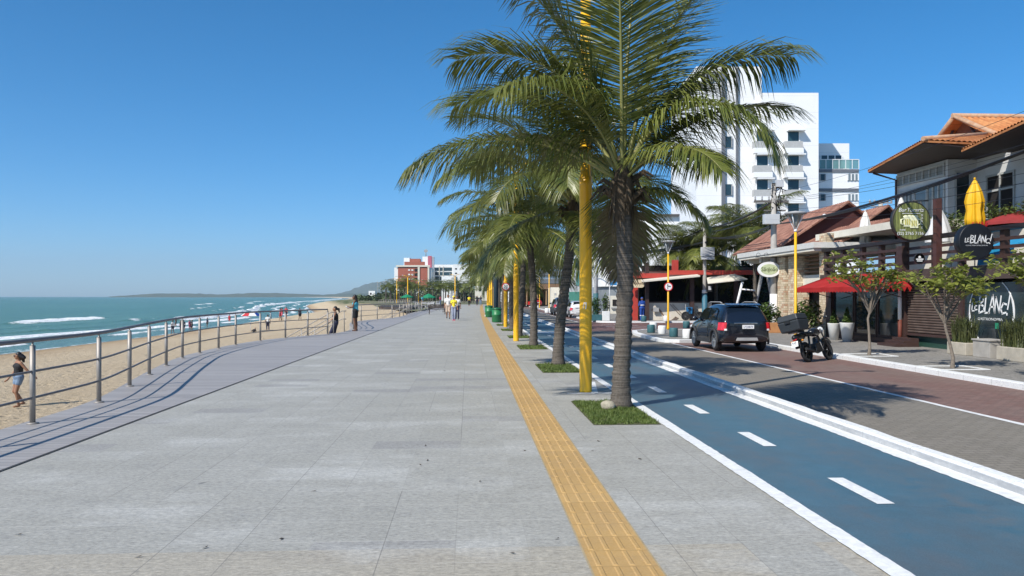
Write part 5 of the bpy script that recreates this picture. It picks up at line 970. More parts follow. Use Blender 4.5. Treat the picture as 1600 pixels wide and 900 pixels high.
# ---- street front beyond: shops, balconies and roofs
def block(px0, px1, Y, ytop, label, m, dep=10, cat='building', name='shop_building', feats=()):
    org = wp(px0, Y, ZW); t = thing(name, label, cat, org); mb = MB(org); wall(mb, wp(px0, Y), wp(px1, Y), ZW, P(0, ytop, Y).z, dep); mb.build('wall', m, t)
    for nm, mm, a, b, y0, y1, dp in feats: mb = MB(org); wall(mb, wp(a, Y) - NV * dp, wp(b, Y) - NV * dp, max(ZW, P(0, y1, Y).z), P(0, y0, Y).z, dp + .05); mb.build(nm, mm, t)
    return t
M_BG = mat('blue_grey_panels', (.30, .36, .42), .6, .06, 1.5); M_TAN = mat('tan_render', (.34, .22, .12), .8, .15, 1)
block(921, 955, 104, 428, 'blue grey panelled shop between the curved building and the palms', M_BG, feats=[('panel_joint', M_STRIP, 921, 955, 445, 446, .04), ('panel_joint', M_STRIP, 921, 955, 462, 463, .04), ('door', M_DARK, 948, 954, 470, 490, .05)])
block(895, 948, 116, 352, 'glazed office building with teal windows behind the blue grey shop', mat('pale_concrete', (.48, .49, .50), .7, .1, 1), feats=[('window', M_GLT, 896, 946, y0, y0 + 14, .1) for y0 in (360, 384, 404)] + [('window', mat('teal_glass', (.10, .28, .27), .1), 900, 940, 424, 446, .1), ('green_shop_sign', mat('green_sign', (.06, .22, .17), .5), 889, 905, 456, 474, .6)])
block(861, 884, 124, 449, 'low cream wall building beside the distant yellow street lamp', M_CREAM, feats=[('grey_base', M_STRIP, 861, 884, 472, 484, .06), ('stain_mark', M_STRIP, 866, 869, 458, 461, .05)])
block(810, 870, 150, 446, 'tan shop front with broad overhanging roof far down the street', M_TAN, feats=[('overhang', mat('brown_roof', (.20, .12, .07), .8), 806, 874, 444, 452, 2.5), ('doorway', M_DARK, 842, 848, 459, 474, .1), ('doorway', M_DARK, 826, 834, 459, 474, .1)] + [('post', M_TAN, x_, x_ + 1.5, 452, 476, 2.3) for x_ in (812, 822, 838, 852)])
block(838, 900, 190, 408, 'dark balconied apartment block far behind the tan shop front', mat('grey_concrete', (.30, .29, .28), .8, .15, .6), feats=[('balcony', MATS['slate_trim'], 840, 898, y0, y0 + 7, 1.5) for y0 in (412, 424, 436)] + [('white_band', M_WWALL, 842, 896, y0, y0 + 4, 1.0) for y0 in (420, 432)])  # wall is even mid-grey concrete with slight random tone
block(770, 838, 260, 425, 'pale apartment block half hidden behind the palm row', M_WWALL, feats=[('window', M_GLT, x_, x_ + 5, y0, y0 + 5, .1) for x_ in (780, 792, 804, 816) for y0 in (430, 440, 450)])
block(742, 800, 330, 443, 'low beige building at the far end of the promenade', M_CREAM, feats=[('window', M_GL, x_, x_ + 4, 449, 455, .1) for x_ in (748, 757, 766, 776)])
block(955, 1000, 84, 462, 'low white kiosk with dark opening left of the restaurant', M_CREAM, 3, feats=[('opening', M_DARK, 957, 972, 468, 478, .05), ('ledge', M_STRIP, 955, 1000, 480, 482, .2)])
# ---- brick red hotel and its white wings at the end of the bay
M_BRICK = mat('brick_red_render', (.35, .105, .065), .8, .08, .4); HY = 420
ht = block(616, 674, HY, 418, 'brick red hotel with white bands at the end of the promenade', M_WWALL, 26, 'hotel', 'brick_hotel', feats=[('red_wall', M_BRICK, 622, 652.5, 417, 450, .5), ('red_wall', M_BRICK, 656.5, 668, 417, 450, .5), ('lower_red_wall', M_BRICK, 628, 646, 441, 452, .9), ('red_penthouse', M_BRICK, 632, 664, 409, 415, .6), ('white_frame', M_CREAM, 619, 672, 414.5, 417, 1.0), ('white_pier', M_CREAM, 653, 656, 415, 441, .9), ('white_pier', M_CREAM, 668.5, 671, 415, 441, .9)] +
    [('balcony_window', M_DARK, 648, 653, y0, y0 + 4, .7) for y0 in (420, 427, 434)] + [('white_sill', M_WWALL, x_, x_ + 3, y0 + 1, y0 + 3, .7) for x_ in (638, 643) for y0 in (420, 427, 434)])
for nm, m_, x0, x1, y0, y1 in (('rooftop_wall', M_WWALL, 631, 640, 402, 418), ('rooftop_red_wall', M_BRICK, 640, 656, 403.5, 418), ('rooftop_tower', M_WWALL, 660, 677, 400, 418), ('rooftop_sign', mat('pink_sign', (.45, .12, .16), .5), 668.5, 674.5, 399, 405.5)):
    org = wp(616, HY, ZW); mb = MB(org); wall(mb, wp(x0, HY + (6 if 'sign' not in nm else 5.5)), wp(x1, HY + (6 if 'sign' not in nm else 5.5)), P(0, 424, HY).z, P(0, y0, HY).z, 6 if 'sign' not in nm else .4); mb.build(nm, m_, ht)
mb = MB(wp(616, HY, ZW)); p = wp(665.5, HY + 8); z = P(0, 400, HY).z; mb.tube([(p.x, p.y, z), (p.x, p.y, z + 4)], .25, 5); mb.box((p.x, p.y, z + 3), (1.8, .5, 1.2)); mb.build('antenna', M_STRIP, ht)
block(674, 710, 440, 413.5, 'glass fronted hotel wing right of the brick red hotel', M_WWALL, 20, 'hotel', 'hotel_wing', feats=[('window_band', M_GLT, 675, 706, y0, y0 + 5, .2) for y0 in (418, 425, 432, 439)] + [('pier', M_CREAM, x_, x_ + 1, 416, 446, .4) for x_ in (686, 692)])
block(708, 734, 430, 413, 'white hotel annexe with small windows half hidden by the palms', M_WWALL, 20, 'hotel', 'hotel_annexe', feats=[('window', M_DARK, x_, x_ + 3, y0, y0 + 2, .1) for x_ in (711, 722, 728) for y0 in (419, 426)])
block(690, 712, 330, 432, 'blank white box building before the hotel wing', M_WWALL, 10)
block(576, 586, 480, 454.5, 'small white beach house with one dark window far along the dunes', M_WWALL, 5, 'house', 'beach_house', feats=[('window', M_DARK, 578, 580.5, 457.5, 460.5, .1), ('lower_wall', M_CREAM, 577, 584, 462, 468, .6)])
# dune shrubs
rr = random.Random(33); mb = MB()
for i in range(70): p = wp(lerp(560, 640, rr.random()), rr.uniform(330, 520)); p.z = beach_z(p.x, p.y) if p.x < pl(LANDE, p.y) else -.3; leaf_cluster(mb, (p.x, p.y, p.z + rr.uniform(.3, 1.4)), (3.2, 2, 1.3), 34, .8, rr)
tag(mb.build('dune_scrub', mat('dune_green', (.05, .08, .025), .7, .3, .3, col2=(.11, .14, .05)), fix=False), 'low green scrub covering the dunes by the beach house', 'scrub', kind='stuff')
mb = MB()
for i in range(150): px = rr.uniform(588, 760); p = wp(px, rr.uniform(330, 410)); leaf_cluster(mb, (p.x, p.y, rr.uniform(0, 4.0 if px > 612 else 2.5)), (3, 2, 1.6), 30, .9, rr)
tag(mb.build('far_greenery', mat('far_green', (.035, .06, .02), .7, .3, .3, col2=(.10, .12, .045)), fix=False), 'dense far greenery below the brick red hotel', 'greenery', kind='stuff')
# masts on the dunes
for i, (px, yt, Y) in enumerate(((590, 439, 520), (594.5, 440, 540), (600, 438, 500), (603, 436.5, 520), (609, 435.5, 510))):
    p = wp(px, Y, -.3); m_ = MB(); h_ = P(0, yt, Y).z; m_.tube([(0, 0, 0), (0, 0, h_)], [.22, .12], 5); m_.box((0, 0, h_ - .6), (1.4, .3, .25)); o_ = m_.build('light_mast', M_STRIP); o_.location = p; tag(o_, 'thin pale light mast standing among others on the dunes left of the hotel', 'mast', 'light masts left of the brick red hotel')
# timber kiosk deck over the beach
ko = wp(600, 128, 0); t = thing('beach_deck', 'dark timber kiosk deck built out over the far beach', 'deck', ko); mb = MB(ko); q = [wp(592, 128, -.0), wp(642, 118, -.0), wp(668, 150, 0), wp(596, 150, 0)]; mb.slab(q, .9); mb.build('deck', mat('dark_deck_edge', (.05, .04, .035), .8, .2, 2), t)
for px, Y in ((596, 127), (604, 127), (614, 125), (624, 123), (634, 121)): mb = MB(ko); p = wp(px, Y); mb.tube([(p.x, p.y, -2.6), (p.x, p.y, 0)], .16, 6); mb.build('pile', M_DB, t)
mb = MB(ko)
for z in (.4, .75, 1.05): mb.tube([wp(592, 128, z), wp(618, 124, z), wp(642, 118, z)], .03, 5)
for i in range(14): p = wp(592 + i * 3.7, lerp(128, 118.5, i / 13)); mb.tube([p, p + Vector((0, 0, 1.05))], .03, 5)
mb.build('railing', M_STEEL, t)
# ================================================================== street furniture, trees, planters, wires, vehicles
M_CONC = mat('pole_concrete', (.36, .34, .31), .85, .15, 3, bump=.3); M_TB = mat('teal_band_paint', (.035, .13, .19), .55, .12, 4); M_BOXG = mat('grey_box_enamel', (.50, .51, .52), .45, .06, 3); M_TYEL = mat('lamp_post_yellow', (.76, .42, .01), .4, .08, 3)
def street_lamp(loc, label, h=4.15):
    t = thing('street_lamp', label, 'street lamp', loc, 0, 'yellow street lamps on the far sidewalk'); mb = MB(); mb.lathe([(.085, 0), (.075, .1), (.05, .35), (.045, h)], (0, 0, 0), 14); mb.build('pole', M_TYEL, t)
    mb = MB(); mb.lathe([(.05, h), (.06, h + .06), (.03, h + .1)], (0, 0, 0), 12)
    for k in range(4): a = pi / 4 + k * pi / 2; mb.tube([(.03 * cos(a), .03 * sin(a), h + .06), (.30 * cos(a), .30 * sin(a), h + .62)], .018, 5)
    mb.build('bracket', M_WHITE, t)
    mb = MB(); mb.lathe([(.04, h + .16), (.25, h + .60)], (0, 0, 0), 4, smooth=False); mb.build('lantern', mat('lantern_glass', (.22, .23, .22), .15, .2, 2), t); mb = MB(); mb.lathe([(.30, h + .60), (.38, h + .63), (.36, h + .69), (.0, h + .74)], (0, 0, 0), 24); mb.build('cap', M_STRIP, t); return t
p = G(1243, 542, ZW); sl = street_lamp(tuple(p), 'yellow street lamp with white triangular head behind the parked motorcycle', 4.05)
p = G(1044, 515, ZW); sl2 = dup(sl, tuple(p), 0, 'yellow street lamp carrying the round arrow sign on the corner')
o = tuple(p + Vector((0, -.07, 1.6 + 15 / 1280 * 43.8 + .18))); t = thing('arrow_sign', 'round white road sign with red ring and black turn right arrow', 'road sign', o, -YAW)
mb = MB(); mb.lathe([(.235, 0), (.235, .02)], (0, 0, 0), 30, axis='Y'); mb.build('red_ring', M_SRED, t); mb = MB(); mb.lathe([(.185, -.004), (.185, .001)], (0, 0, 0), 30, axis='Y'); mb.build('white_disc', M_WHITE, t)
mb = MB(); mb.bb((-.055, -.012, -.14), (-.02, -.006, .12)); mb.bb((-.02, -.012, .0), (.09, -.006, .035)); mb.prism([(-.08, .07), (.005, .07), (-.037, .15)], .006, 'XZ', -.012); mb.prism([(.06, -.03), (.06, .065), (.13, .018)], .006, 'XZ', -.012); mb.build('arrow', M_BLK, t)
for px, Y, yb in ((858, 97, 488), (843, 125, 480), (812, 140, 478)): p = wp(px, Y, ZW); dup(sl, tuple(p), 0, 'small distant yellow street lamp down the far sidewalk', 1.15, 'distant street lamps down the far sidewalk')
# bollards
def bollard(loc, label, m, g_='round concrete bollards on the corner', h=.4, r=.19):
    mb = MB(); mb.lathe([(r * .93, 0), (r, .03), (r, h - .05), (r * .9, h - .01), (r * .8, h), (0, h)], (0, 0, 0), 22); o = mb.build('bollard', m); o.location = loc; return tag(o, label, 'bollard', g_)
M_BT = mat('bollard_teal', (.035, .115, .13), .6, .15, 5); M_BW = mat('bollard_white', (.74, .74, .72), .6, .06, 4)
for px, py, m, lb in ((1017.3, 520, M_BT, 'teal cylinder bollard, leftmost on the corner, before a white one'), (1020.5, 515.6, M_BW, 'white cylinder bollard half hidden behind the leftmost teal one'), (1034.5, 522, M_BW, 'white cylinder bollard just left of the yellow lamp with the arrow sign'), (1052.5, 526.4, M_BT, 'teal cylinder bollard just right of the yellow lamp with the arrow sign'), (1073.5, 529, M_BW, 'white cylinder bollard nearest the parked dark car'), (1072.5, 513, M_BT, 'teal cylinder bollard behind the white one nearest the parked car'), (1006, 502.6, M_BT, 'teal cylinder bollard below the street worker in blue'), (1040.7, 502, M_BW, 'white cylinder bollard against the terrace wall, beside the lamp post')):
    bollard(tuple(G(px, py, ZW if py > 504 else ZW + .0)), lb, m)
for px, py in ((855, 489), (861, 489), (839, 482.5)): bollard(tuple(G(px, py, ZW)), 'small distant white block bollard down the far sidewalk', M_BW, 'distant white bollards', .5, .26)
# blue bin hung on the terrace wall and a bicycle
p = wp(1077, 60.6); t = thing('hanging_bin', 'blue square litter bin hung on a thin post before the terrace wall', 'bin', (p.x, p.y, ZW), -YAW); mb = MB(); mb.prism([(-.19, .48), (.19, .48), (.22, .98), (-.22, .98)], .3, 'XZ', -.15); mb.build('bucket', mat('blue_plastic', (.015, .13, .30), .45, .1, 4), t, bevel=.02); mb = MB(); mb.tube([(-.26, .1, 0), (-.26, .1, 1.2)], .02, 6); mb.build('post', M_STRIP, t)
def wheel_mb(r, w_, n=26, c=(0, 0, 0)): mb = MB(); mb.lathe([(r - w_ * .9, -w_ * .3), (r - w_ * .35, -w_ * .5), (r, -w_ * .25), (r, w_ * .25), (r - w_ * .35, w_ * .5), (r - w_ * .9, w_ * .3), (r - w_ * .9, -w_ * .3)], c, n, axis='X'); return mb
p = wp(1082, 60.4); t = thing('bicycle', 'dark bicycle leaning against the cream terrace wall by the blue bin', 'bicycle', (p.x, p.y, ZW), -YAW - pi / 2)
for y_ in (-.5, .52):
    w_ = wheel_mb(.33, .04, 26, (0, y_, .33)).build('wheel', M_BLK, t); mb = MB()
    for k in range(10): a = k * pi / 5; mb.tube([(0, y_, .33), (0, y_ + .3 * cos(a), .33 + .3 * sin(a))], .004, 3, False)
    mb.build('spokes', M_STRIP, w_)
mb = MB()
for q in (((0, -.5, .33), (0, -.1, .3), (0, -.22, .8), (0, .38, .85), (0, -.1, .3)), ((0, .52, .33), (0, .36, .98)), ((0, -.5, .33), (0, -.22, .78))): mb.tube(q, .018, 6)
mb.build('frame', M_BLK, t); mb = MB(); mb.ball((0, -.24, .92), (.07, .13, .04)); mb.tube([(0, -.22, .8), (0, -.24, .9)], .014, 5); mb.build('saddle', M_BLK, t); mb = MB(); mb.tube([(-.26, .3, 1.02), (0, .38, .98), (.26, .3, 1.02)], .014, 6); mb.build('handlebar', M_BLK, t)
# utility poles
p = wp(1101, 60.5); t = thing('utility_pole', 'concrete utility pole with teal base and grey boxes before the restaurant', 'utility pole', (p.x, p.y, ZW), -YAW)
mb = MB(); mb.lathe([(.16, 0), (.14, 3), (.11, 7.3)], (0, 0, 0), 14); mb.build('pole', M_CONC, t); mb = MB(); mb.lathe([(.20, .18), (.195, 2.0), (.0, 2.01)], (0, 0, 0), 16); mb.lathe([(.0, .17), (.20, .18)], (0, 0, 0), 16); mb.build('teal_band', M_TB, t); mb = MB(); mb.lathe([(.21, 0), (.205, .18), (0, .182)], (0, 0, 0), 16); mb.lathe([(.0, 2.0), (.198, 2.02), (.185, 2.25), (.0, 2.27)], (0, 0, 0), 16); mb.build('white_band', M_WHITE, t)
z = lambda py, Y: P(0, py, Y).z - ZW
mb = MB(); mb.bb((-.35, -.5, z(400, 60)), (.62, -.16, z(386, 60))); bx = mb.build('junction_box', M_BOXG, t, bevel=.02); mb = MB(); mb.bb((-.32, -.52, z(405.5, 60)), (.6, -.16, z(400.8, 60))); mb.build('lower_box', M_BOXG, t)
mb = MB(); mb.bb((.08, -.42, z(456, 60)), (.48, -.15, z(444, 60))); mtr = mb.build('meter_box', M_BLK, t); mb = MB(); mb.bb((.17, -.44, z(453, 60)), (.38, -.41, z(447, 60))); mb.build('meter_face', M_BOXG, mtr)
mb = MB(); mb.box((.1, -.2, z(349, 60)), (.5, .5, .35)); mb.build('camera_box', M_CONC, t)
p2 = wp(1209, 42, ZW); t = thing('utility_pole', 'white based utility pole with transformer box, crossarm and oval sign', 'utility pole', tuple(p2), -YAW); z = lambda py, Y=42: P(0, py, Y).z - ZW
mb = MB(); mb.lathe([(.19, 0), (.165, 3.5), (.12, z(287))], (0, 0, 0), 14); mb.build('pole', M_CONC, t); mb = MB(); mb.lathe([(.2, 0), (.195, 1.9), (0, 1.91)], (0, 0, 0), 14); mb.build('white_band', M_WHITE, t)
mb = MB(); mb.bb((-.62, -.5, z(351)), (.15, -.14, z(336))); mb.bb((-.58, -.505, z(344.5)), (.12, -.495, z(343.6))); mb.build('transformer_box', M_BOXG, t, bevel=.02); mb = MB(); mb.bb((-1.0, -.06, z(316.5)), (.75, .06, z(313))); mb.bb((-.5, -.06, z(330)), (.6, .06, z(328))); mb.build('crossarm', mat('weathered_arm', (.12, .11, .10), .8), t)
for x_ in (-.95, -.6, -.25, .3, .62): mb = MB(); mb.lathe([(.03, 0), (.05, .06), (.03, .1), (.05, .15), (.02, .24)], (x_, 0, z(313)), 10); mb.build('insulator', M_STRIP, t)
mb = MB(); rr = random.Random(3)
for i in range(16): x_ = rr.uniform(-.25, .3); zz_ = z(rr.uniform(286, 325)); mb.tube([(x_, -.1, zz_), (x_ + rr.uniform(-.25, .25), -.2, zz_ + rr.uniform(-.2, .25)), (x_ + rr.uniform(-.4, .4), -.05, zz_ - rr.uniform(0, .6))], .022, 5)
mb.build('cable_tangle', M_BLK, t); mb = MB(); mb.bb((.05, -.3, z(293)), (.42, -.05, z(282))); mb.build('upper_box', M_BOXG, t)
c = P(1202, 421, 41.6); so_s = thing('oval_sign', 'white oval hanging sign lettered São João beside the utility pole', 'sign', tuple(c), -YAW); mb = MB(); K = 40
mb.prism([(.585 * cos(2 * pi * i / K), .39 * sin(2 * pi * i / K)) for i in range(K)], .08, 'XZ', 0); mb.build('board', M_WHITE, so_s); mb = MB(); mb.prism([(.44 * cos(2 * pi * i / K), .27 * sin(2 * pi * i / K)) for i in range(K)], .006, 'XZ', -.006); mb.build('inner_oval', mat('pale_green_oval', (.50, .56, .34), .6), so_s)
M_OLIVE = mat('olive_lettering', (.05, .07, .015), .5); text_mb('São', .29, (-.21, -.012, .0), M_FRONT, 'first_word', M_OLIVE, so_s, .003, 1.0); text_mb('João', .29, (.20, -.012, .0), M_FRONT, 'second_word', M_OLIVE, so_s, .003, .95)
mb = MB(); mb.tube([(-.7, .03, .62), (.6, .03, .62)], .018, 6)
for x_ in (-.35, .0, .35): mb.tube([(x_, .03, .62), (x_, .03, .36)], .01, 5)
for x_ in (-.55, -.15, .2): q = [(x_ + .1 * cos(a) , .03, .74 + .1 * sin(a)) for a in [i * .7 for i in range(9)]]; mb.tube(q, .01, 4)
mb.build('wrought_bracket', M_BLK, so_s)
p3_ = wp(931, 62, ZW); t = thing('utility_pole', 'pale street pole with dark teal base left of the nearest palm trunk', 'utility pole', tuple(p3_)); mb = MB(); mb.lathe([(.17, 0), (.13, 7.5)], (0, 0, 0), 14); mb.build('pole', M_BOXG, t); mb = MB(); mb.lathe([(.21, 0), (.2, 2.0), (0, 2.01)], (0, 0, 0), 14); mb.build('teal_band', M_BT, t)
mb = MB(); mb.tube([(0, 0, 0), (0, 0, 3.0)], .035, 6); o_ = mb.build('sign_pole', M_BOXG); o_.location = wp(952.5, 60.5, ZW); tag(o_, 'thin grey metal post between the potted plants and the nearest palm trunk', 'post')
far_p = wp(1376, 52, ZW); t = thing('utility_pole', 'farther utility pole with crossarm and insulators behind the tiled gables', 'utility pole', tuple(far_p)); zf = lambda py: P(0, py, 52).z - ZW; mb = MB(); mb.tube([(0, 0, 0), (0, 0, zf(313))], .15, 8); mb.build('pole', M_CONC, t); mb = MB(); mb.bb((-.75, -.05, zf(318)), (.75, .05, zf(316))); mb.bb((-.6, -.05, zf(323)), (.3, .05, zf(321.5)))
for x_ in (-.7, -.4, .1, .45, .7): mb.lathe([(.05, zf(316)), (.07, zf(314)), (.02, zf(312))], (x_, 0, 0), 8)
mb.build('crossarm', M_STRIP, t)
# overhead cables: one thing per bundle
def wire(a, b, sag, r, label, n=1, spread=.12, seed=0, mb=None, group='overhead cables'):
    rr = random.Random(seed); mb = MB(); 
    for k in range(n):
        off = Vector((rr.uniform(-1, 1), rr.uniform(-1, 1), rr.uniform(-1, 1))) * spread; q = [a.lerp(b, i / 24) + off * (.3 + .7 * sin(pi * i / 24)) - Vector((0, 0, sag * 4 * (i / 24) * (1 - i / 24))) for i in range(25)]; mb.tube(q, r * rr.uniform(.7, 1.2), 5)
    o = mb.build('cable', M_BLK); return tag(o, label, 'cable', group)
near = lambda px, py: PU(px, py, 14.2)
top2 = P(1208, 314, 42)
wire(P(1215, 350, 42), PU(1640, 222, 14.4), .35, .022, 'thick black cable bundle sagging from the utility pole past the tiled house', 5, .09, 1)
for i, (y0, px1, y1, lb) in enumerate(((303, 1640, 158, 'uppermost thin cable crossing the blue sky and the orange roof'), (312, 1640, 214, 'thin cable crossing the sky below the uppermost one'), (313, 1640, 224, 'thin cable running from the crossarm to the lower roof edge'), (314, 1640, 238, 'thin cable passing just below the long eave'), (327, 1640, 262, 'thin cable crossing the windows of the tiled house'), (333, 1640, 278, 'thin cable just above the yellow parasol tip'), (341, 1640, 300, 'lowest thin cable crossing the yellow parasol'))): wire(P(1203 + i * 2, y0, 42), PU(px1, y1, 14.3), .25, .008, lb, 1, 0, i)
pole1top = P(1104, 352, 60.3)
for i, (ya, yb, lb) in enumerate(((356, 316, 'uppermost cable slung between the two utility poles'), (362, 328, 'second cable slung between the two utility poles'), (370, 352, 'lowest cable slung between the two utility poles'))): wire(P(1104, ya, 60.3), P(1206, yb, 42), .3, .028, lb, 2, .06, 20 + i)
wire(P(1104, 356, 60.3), P(900, 398, 95), .9, .04, 'cable sagging from the teal based pole towards the curved building', 2, .08, 31); wire(P(1104, 378, 60.3), P(940, 396, 78), .3, .06, 'thick cable bundle running left from the teal based pole', 3, .1, 32)
# almond trees with leaf rosettes
def almond(loc, h, crown, label, seed, lean=0.):
    t = thing('almond_tree', label, 'tree', loc, 0, 'small sea almond trees on the far sidewalk'); rr = random.Random(seed); mb = MB(); f = h * .5
    mb.tube([(0, 0, 0), (.02, 0, .25), (.0 + lean * .3, .02, f * .55), (lean * .6 - .05, 0, f * .85), (lean, 0, f)], [.06, .042, .036, .034, .03], 9); tips = []
    for x, y, z in crown:
        m_ = Vector((lean + (x - lean) * .4, y * .4, f + (z - f) * .55)); mb.tube([(lean, 0, f - .05), m_, (x, y, z)], [.026, .017, .007], 6); tips.append(Vector((x, y, z)))
        for k in range(2): e = m_.lerp(Vector((x, y, z)), .5) + Vector((rr.uniform(-.25, .25), rr.uniform(-.25, .25), rr.uniform(.0, .2))); mb.tube([m_, e], [.02, .008], 5); tips.append(e)
    mb.build('trunk', M_STEM, t, fix=False); mb = MB()
    for p in tips:
        for k in range(3):
            c = p + Vector((rr.gauss(0, .17), rr.gauss(0, .17), rr.gauss(.02, .08)))
            for i in range(10):
                a = rr.uniform(0, 6.28); up = rr.uniform(-.5, .95); d = Vector((cos(a), sin(a), up)).normalized(); s = (Vector((-sin(a), cos(a), rr.uniform(-.8, .8)))).normalized(); L_ = rr.uniform(.10, .18); w_ = L_ * .3; q = c + d * .02
                mb.add([q, q + d * L_ * .5 - s * w_ * .7, q + d * L_ * .85 - s * w_ - Vector((0, 0, .01)), q + d * L_ * 1.02 - Vector((0, 0, .015)), q + d * L_ * .85 + s * w_ - Vector((0, 0, .01)), q + d * L_ * .5 + s * w_ * .7], [(0, 1, 2, 3, 4, 5)])
    mb.build('crown', mat('almond_leaves', (.17, .215, .035), .45, .3, 3, col2=(.34, .36, .08), trans=.45), t, fix=False); return t
rr = random.Random(2)
crA = [(rr.uniform(-.8, 1.15), rr.uniform(-.7, .7), rr.uniform(2.15, 2.75)) for i in range(9)] + [(-1.0, 0, 2.6), (-.7, .2, 3.05), (-.8, -.2, 2.9), (.95, 0, 2.35), (.7, .1, 2.6)]
almond(tuple(G(1358, 555, ZW)), 2.6, crA, 'small almond tree with bright leaves before the red awning', 5, .02)
crB = [(rr.uniform(-1.05, .8), rr.uniform(-.6, .6), rr.uniform(1.95, 2.3)) for i in range(8)] + [(.2, 0, 2.75), (.05, .1, 2.65), (-1.1, 0, 2.15), (.9, 0, 2.2)]
almond(tuple(G(1488, 575, ZW)), 2.3, crB, 'small almond tree before the roller shutter, standing in a white kerbed square', 9, -.2)
p = PU(1660, 463, 12.4); almond((p.x, p.y, ZW), 2.9, [(rr.uniform(-1.25, .8), rr.uniform(-.7, .7), rr.uniform(2.0, 2.5)) for i in range(12)] + [(-1.3, 0, 2.35), (-1.0, 0, 2.6)], 'almond tree at the right edge of the picture, mostly out of frame', 13)
# planters
def planter(loc, size, label, m, hgt, n, kind='grass', seed=0, rz=0.):
    t = thing('planter', label, 'planter', loc, rz, 'planters on the far sidewalk'); mb = MB(); mb.box((0, 0, size[2] / 2), size); mb.build('box', m, t, bevel=.02); rr = random.Random(seed); mb = MB(); o_ = mb
    if kind == 'grass':
        for i in range(n):
            a = rr.uniform(0, 6.28); x, y = rr.uniform(-.4, .4) * size[0], rr.uniform(-.45, .45) * size[1]; L_ = hgt * rr.uniform(.6, 1.15); ou = rr.uniform(.1, .85) * L_; d = Vector((cos(a), sin(a), 0)); s = Vector((-sin(a), cos(a), 0)) * .011; b = Vector((x, y, size[2] - .02))
            m1 = b + d * ou * .3 + Vector((0, 0, L_ * .65)); m2 = b + d * ou + Vector((0, 0, L_ * rr.uniform(.5, 1)))
            mb.add([b - s, b + s, m1 + s, m1 - s, m2], [(0, 1, 2, 3), (3, 2, 4)])
        mm = mat('strap_leaves', (.05, .07, .02), .5, .3, 3, col2=(.13, .14, .05), trans=.2)
    else: leaf_cluster(mb, (0, 0, size[2] + hgt * .45), (size[0] * .55, size[1] * .5, hgt * .55), n, .085, rr); mm = M_SHRUB
    mb.build('foliage', mm, t, fix=False); return t
M_PL = mat('planter_concrete', (.42, .38, .31), .8, .15, 4, bump=.2)
p = G(1508, 557, ZW); planter((15.1, PU(1506, 463, 15.1).y, ZW), (.5, .95, .38), 'pale concrete planter of tall strap leaves between shutter and lettered window', M_PL, 1.0, 260, seed=1)
p = G(1590, 563, ZW); planter((15.1, PU(1594, 463, 15.1).y, ZW), (.5, 1.3, .38), 'pale concrete planter of tall strap leaves at the right picture edge', M_PL, 1.0, 330, seed=2)
p = G(1546, 560, ZW); mb = MB(); mb.bb((-.25, -.4, 0), (.25, .4, .48)); mb.bb((-.28, -.43, .48), (.28, .43, .53)); o_ = mb.build('plinth_block', M_CONC, bevel=.01); o_.location = (15.2, PU(1546, 463, 15.2).y, ZW); tag(o_, 'pale concrete block between the two strap leaf planters', 'block')
def pot(loc, label, s=1.):
    t = thing('potted_shrub', label, 'potted plant', loc, 0, 'tall white pots by the glass shop front'); mb = MB(); mb.lathe([(.0, .0), (.17, 0), (.28, .72), (.29, .74), (.25, .74), (.24, .66), (0, .66)], (0, 0, 0), 22); mb.build('pot', M_BW, t); rr = random.Random(int(s * 100)); mb = MB()
    for i in range(9): f = i / 8; leaf_cluster(mb, (0, 0, .72 + f * .55), (.24 * (1 - f * .85), .24 * (1 - f * .85), .08), 110, .045, rr)
    mb.build('shrub', mat('conifer_leaves', (.05, .10, .02), .5, .3, 4, col2=(.13, .19, .04), trans=.2), t, fix=False); t.scale = (s,) * 3; return t
pot(tuple(G(1303, 531, ZW)), 'white tapered pot with a cone shrub, left of the pair by the shop', .92); pot(tuple(G(1323.5, 533.5, ZW)), 'white tapered pot with a cone shrub, right of the pair by the shop', 1.0)
pot2 = planter(tuple(wp(1199, 40, ZW)), (1.3, .5, .5), 'orange brown box planter with a bushy shrub behind the parked car', mat('terracotta_box', (.42, .20, .08), .7, .15, 4), 1.0, 900, 'bush', 5, -YAW)
planter(tuple(wp(1262, 35.3, ZW)), (1.2, .6, .35), 'low planter with a dense shrub behind the motorcycle box', M_CONC, 1.35, 1000, 'bush', 6)
planter(tuple(G(931, 501, ZW)), (.8, .6, .45), 'teal planter with leafy plant left of the nearest palm trunk', M_BT, 1.3, 500, 'bush', 7); planter(tuple(G(946, 501, ZW)), (.55, .55, .7), 'white cube planter with a spreading plant left of the nearest palm', M_BW, 1.3, 420, 'bush', 8)
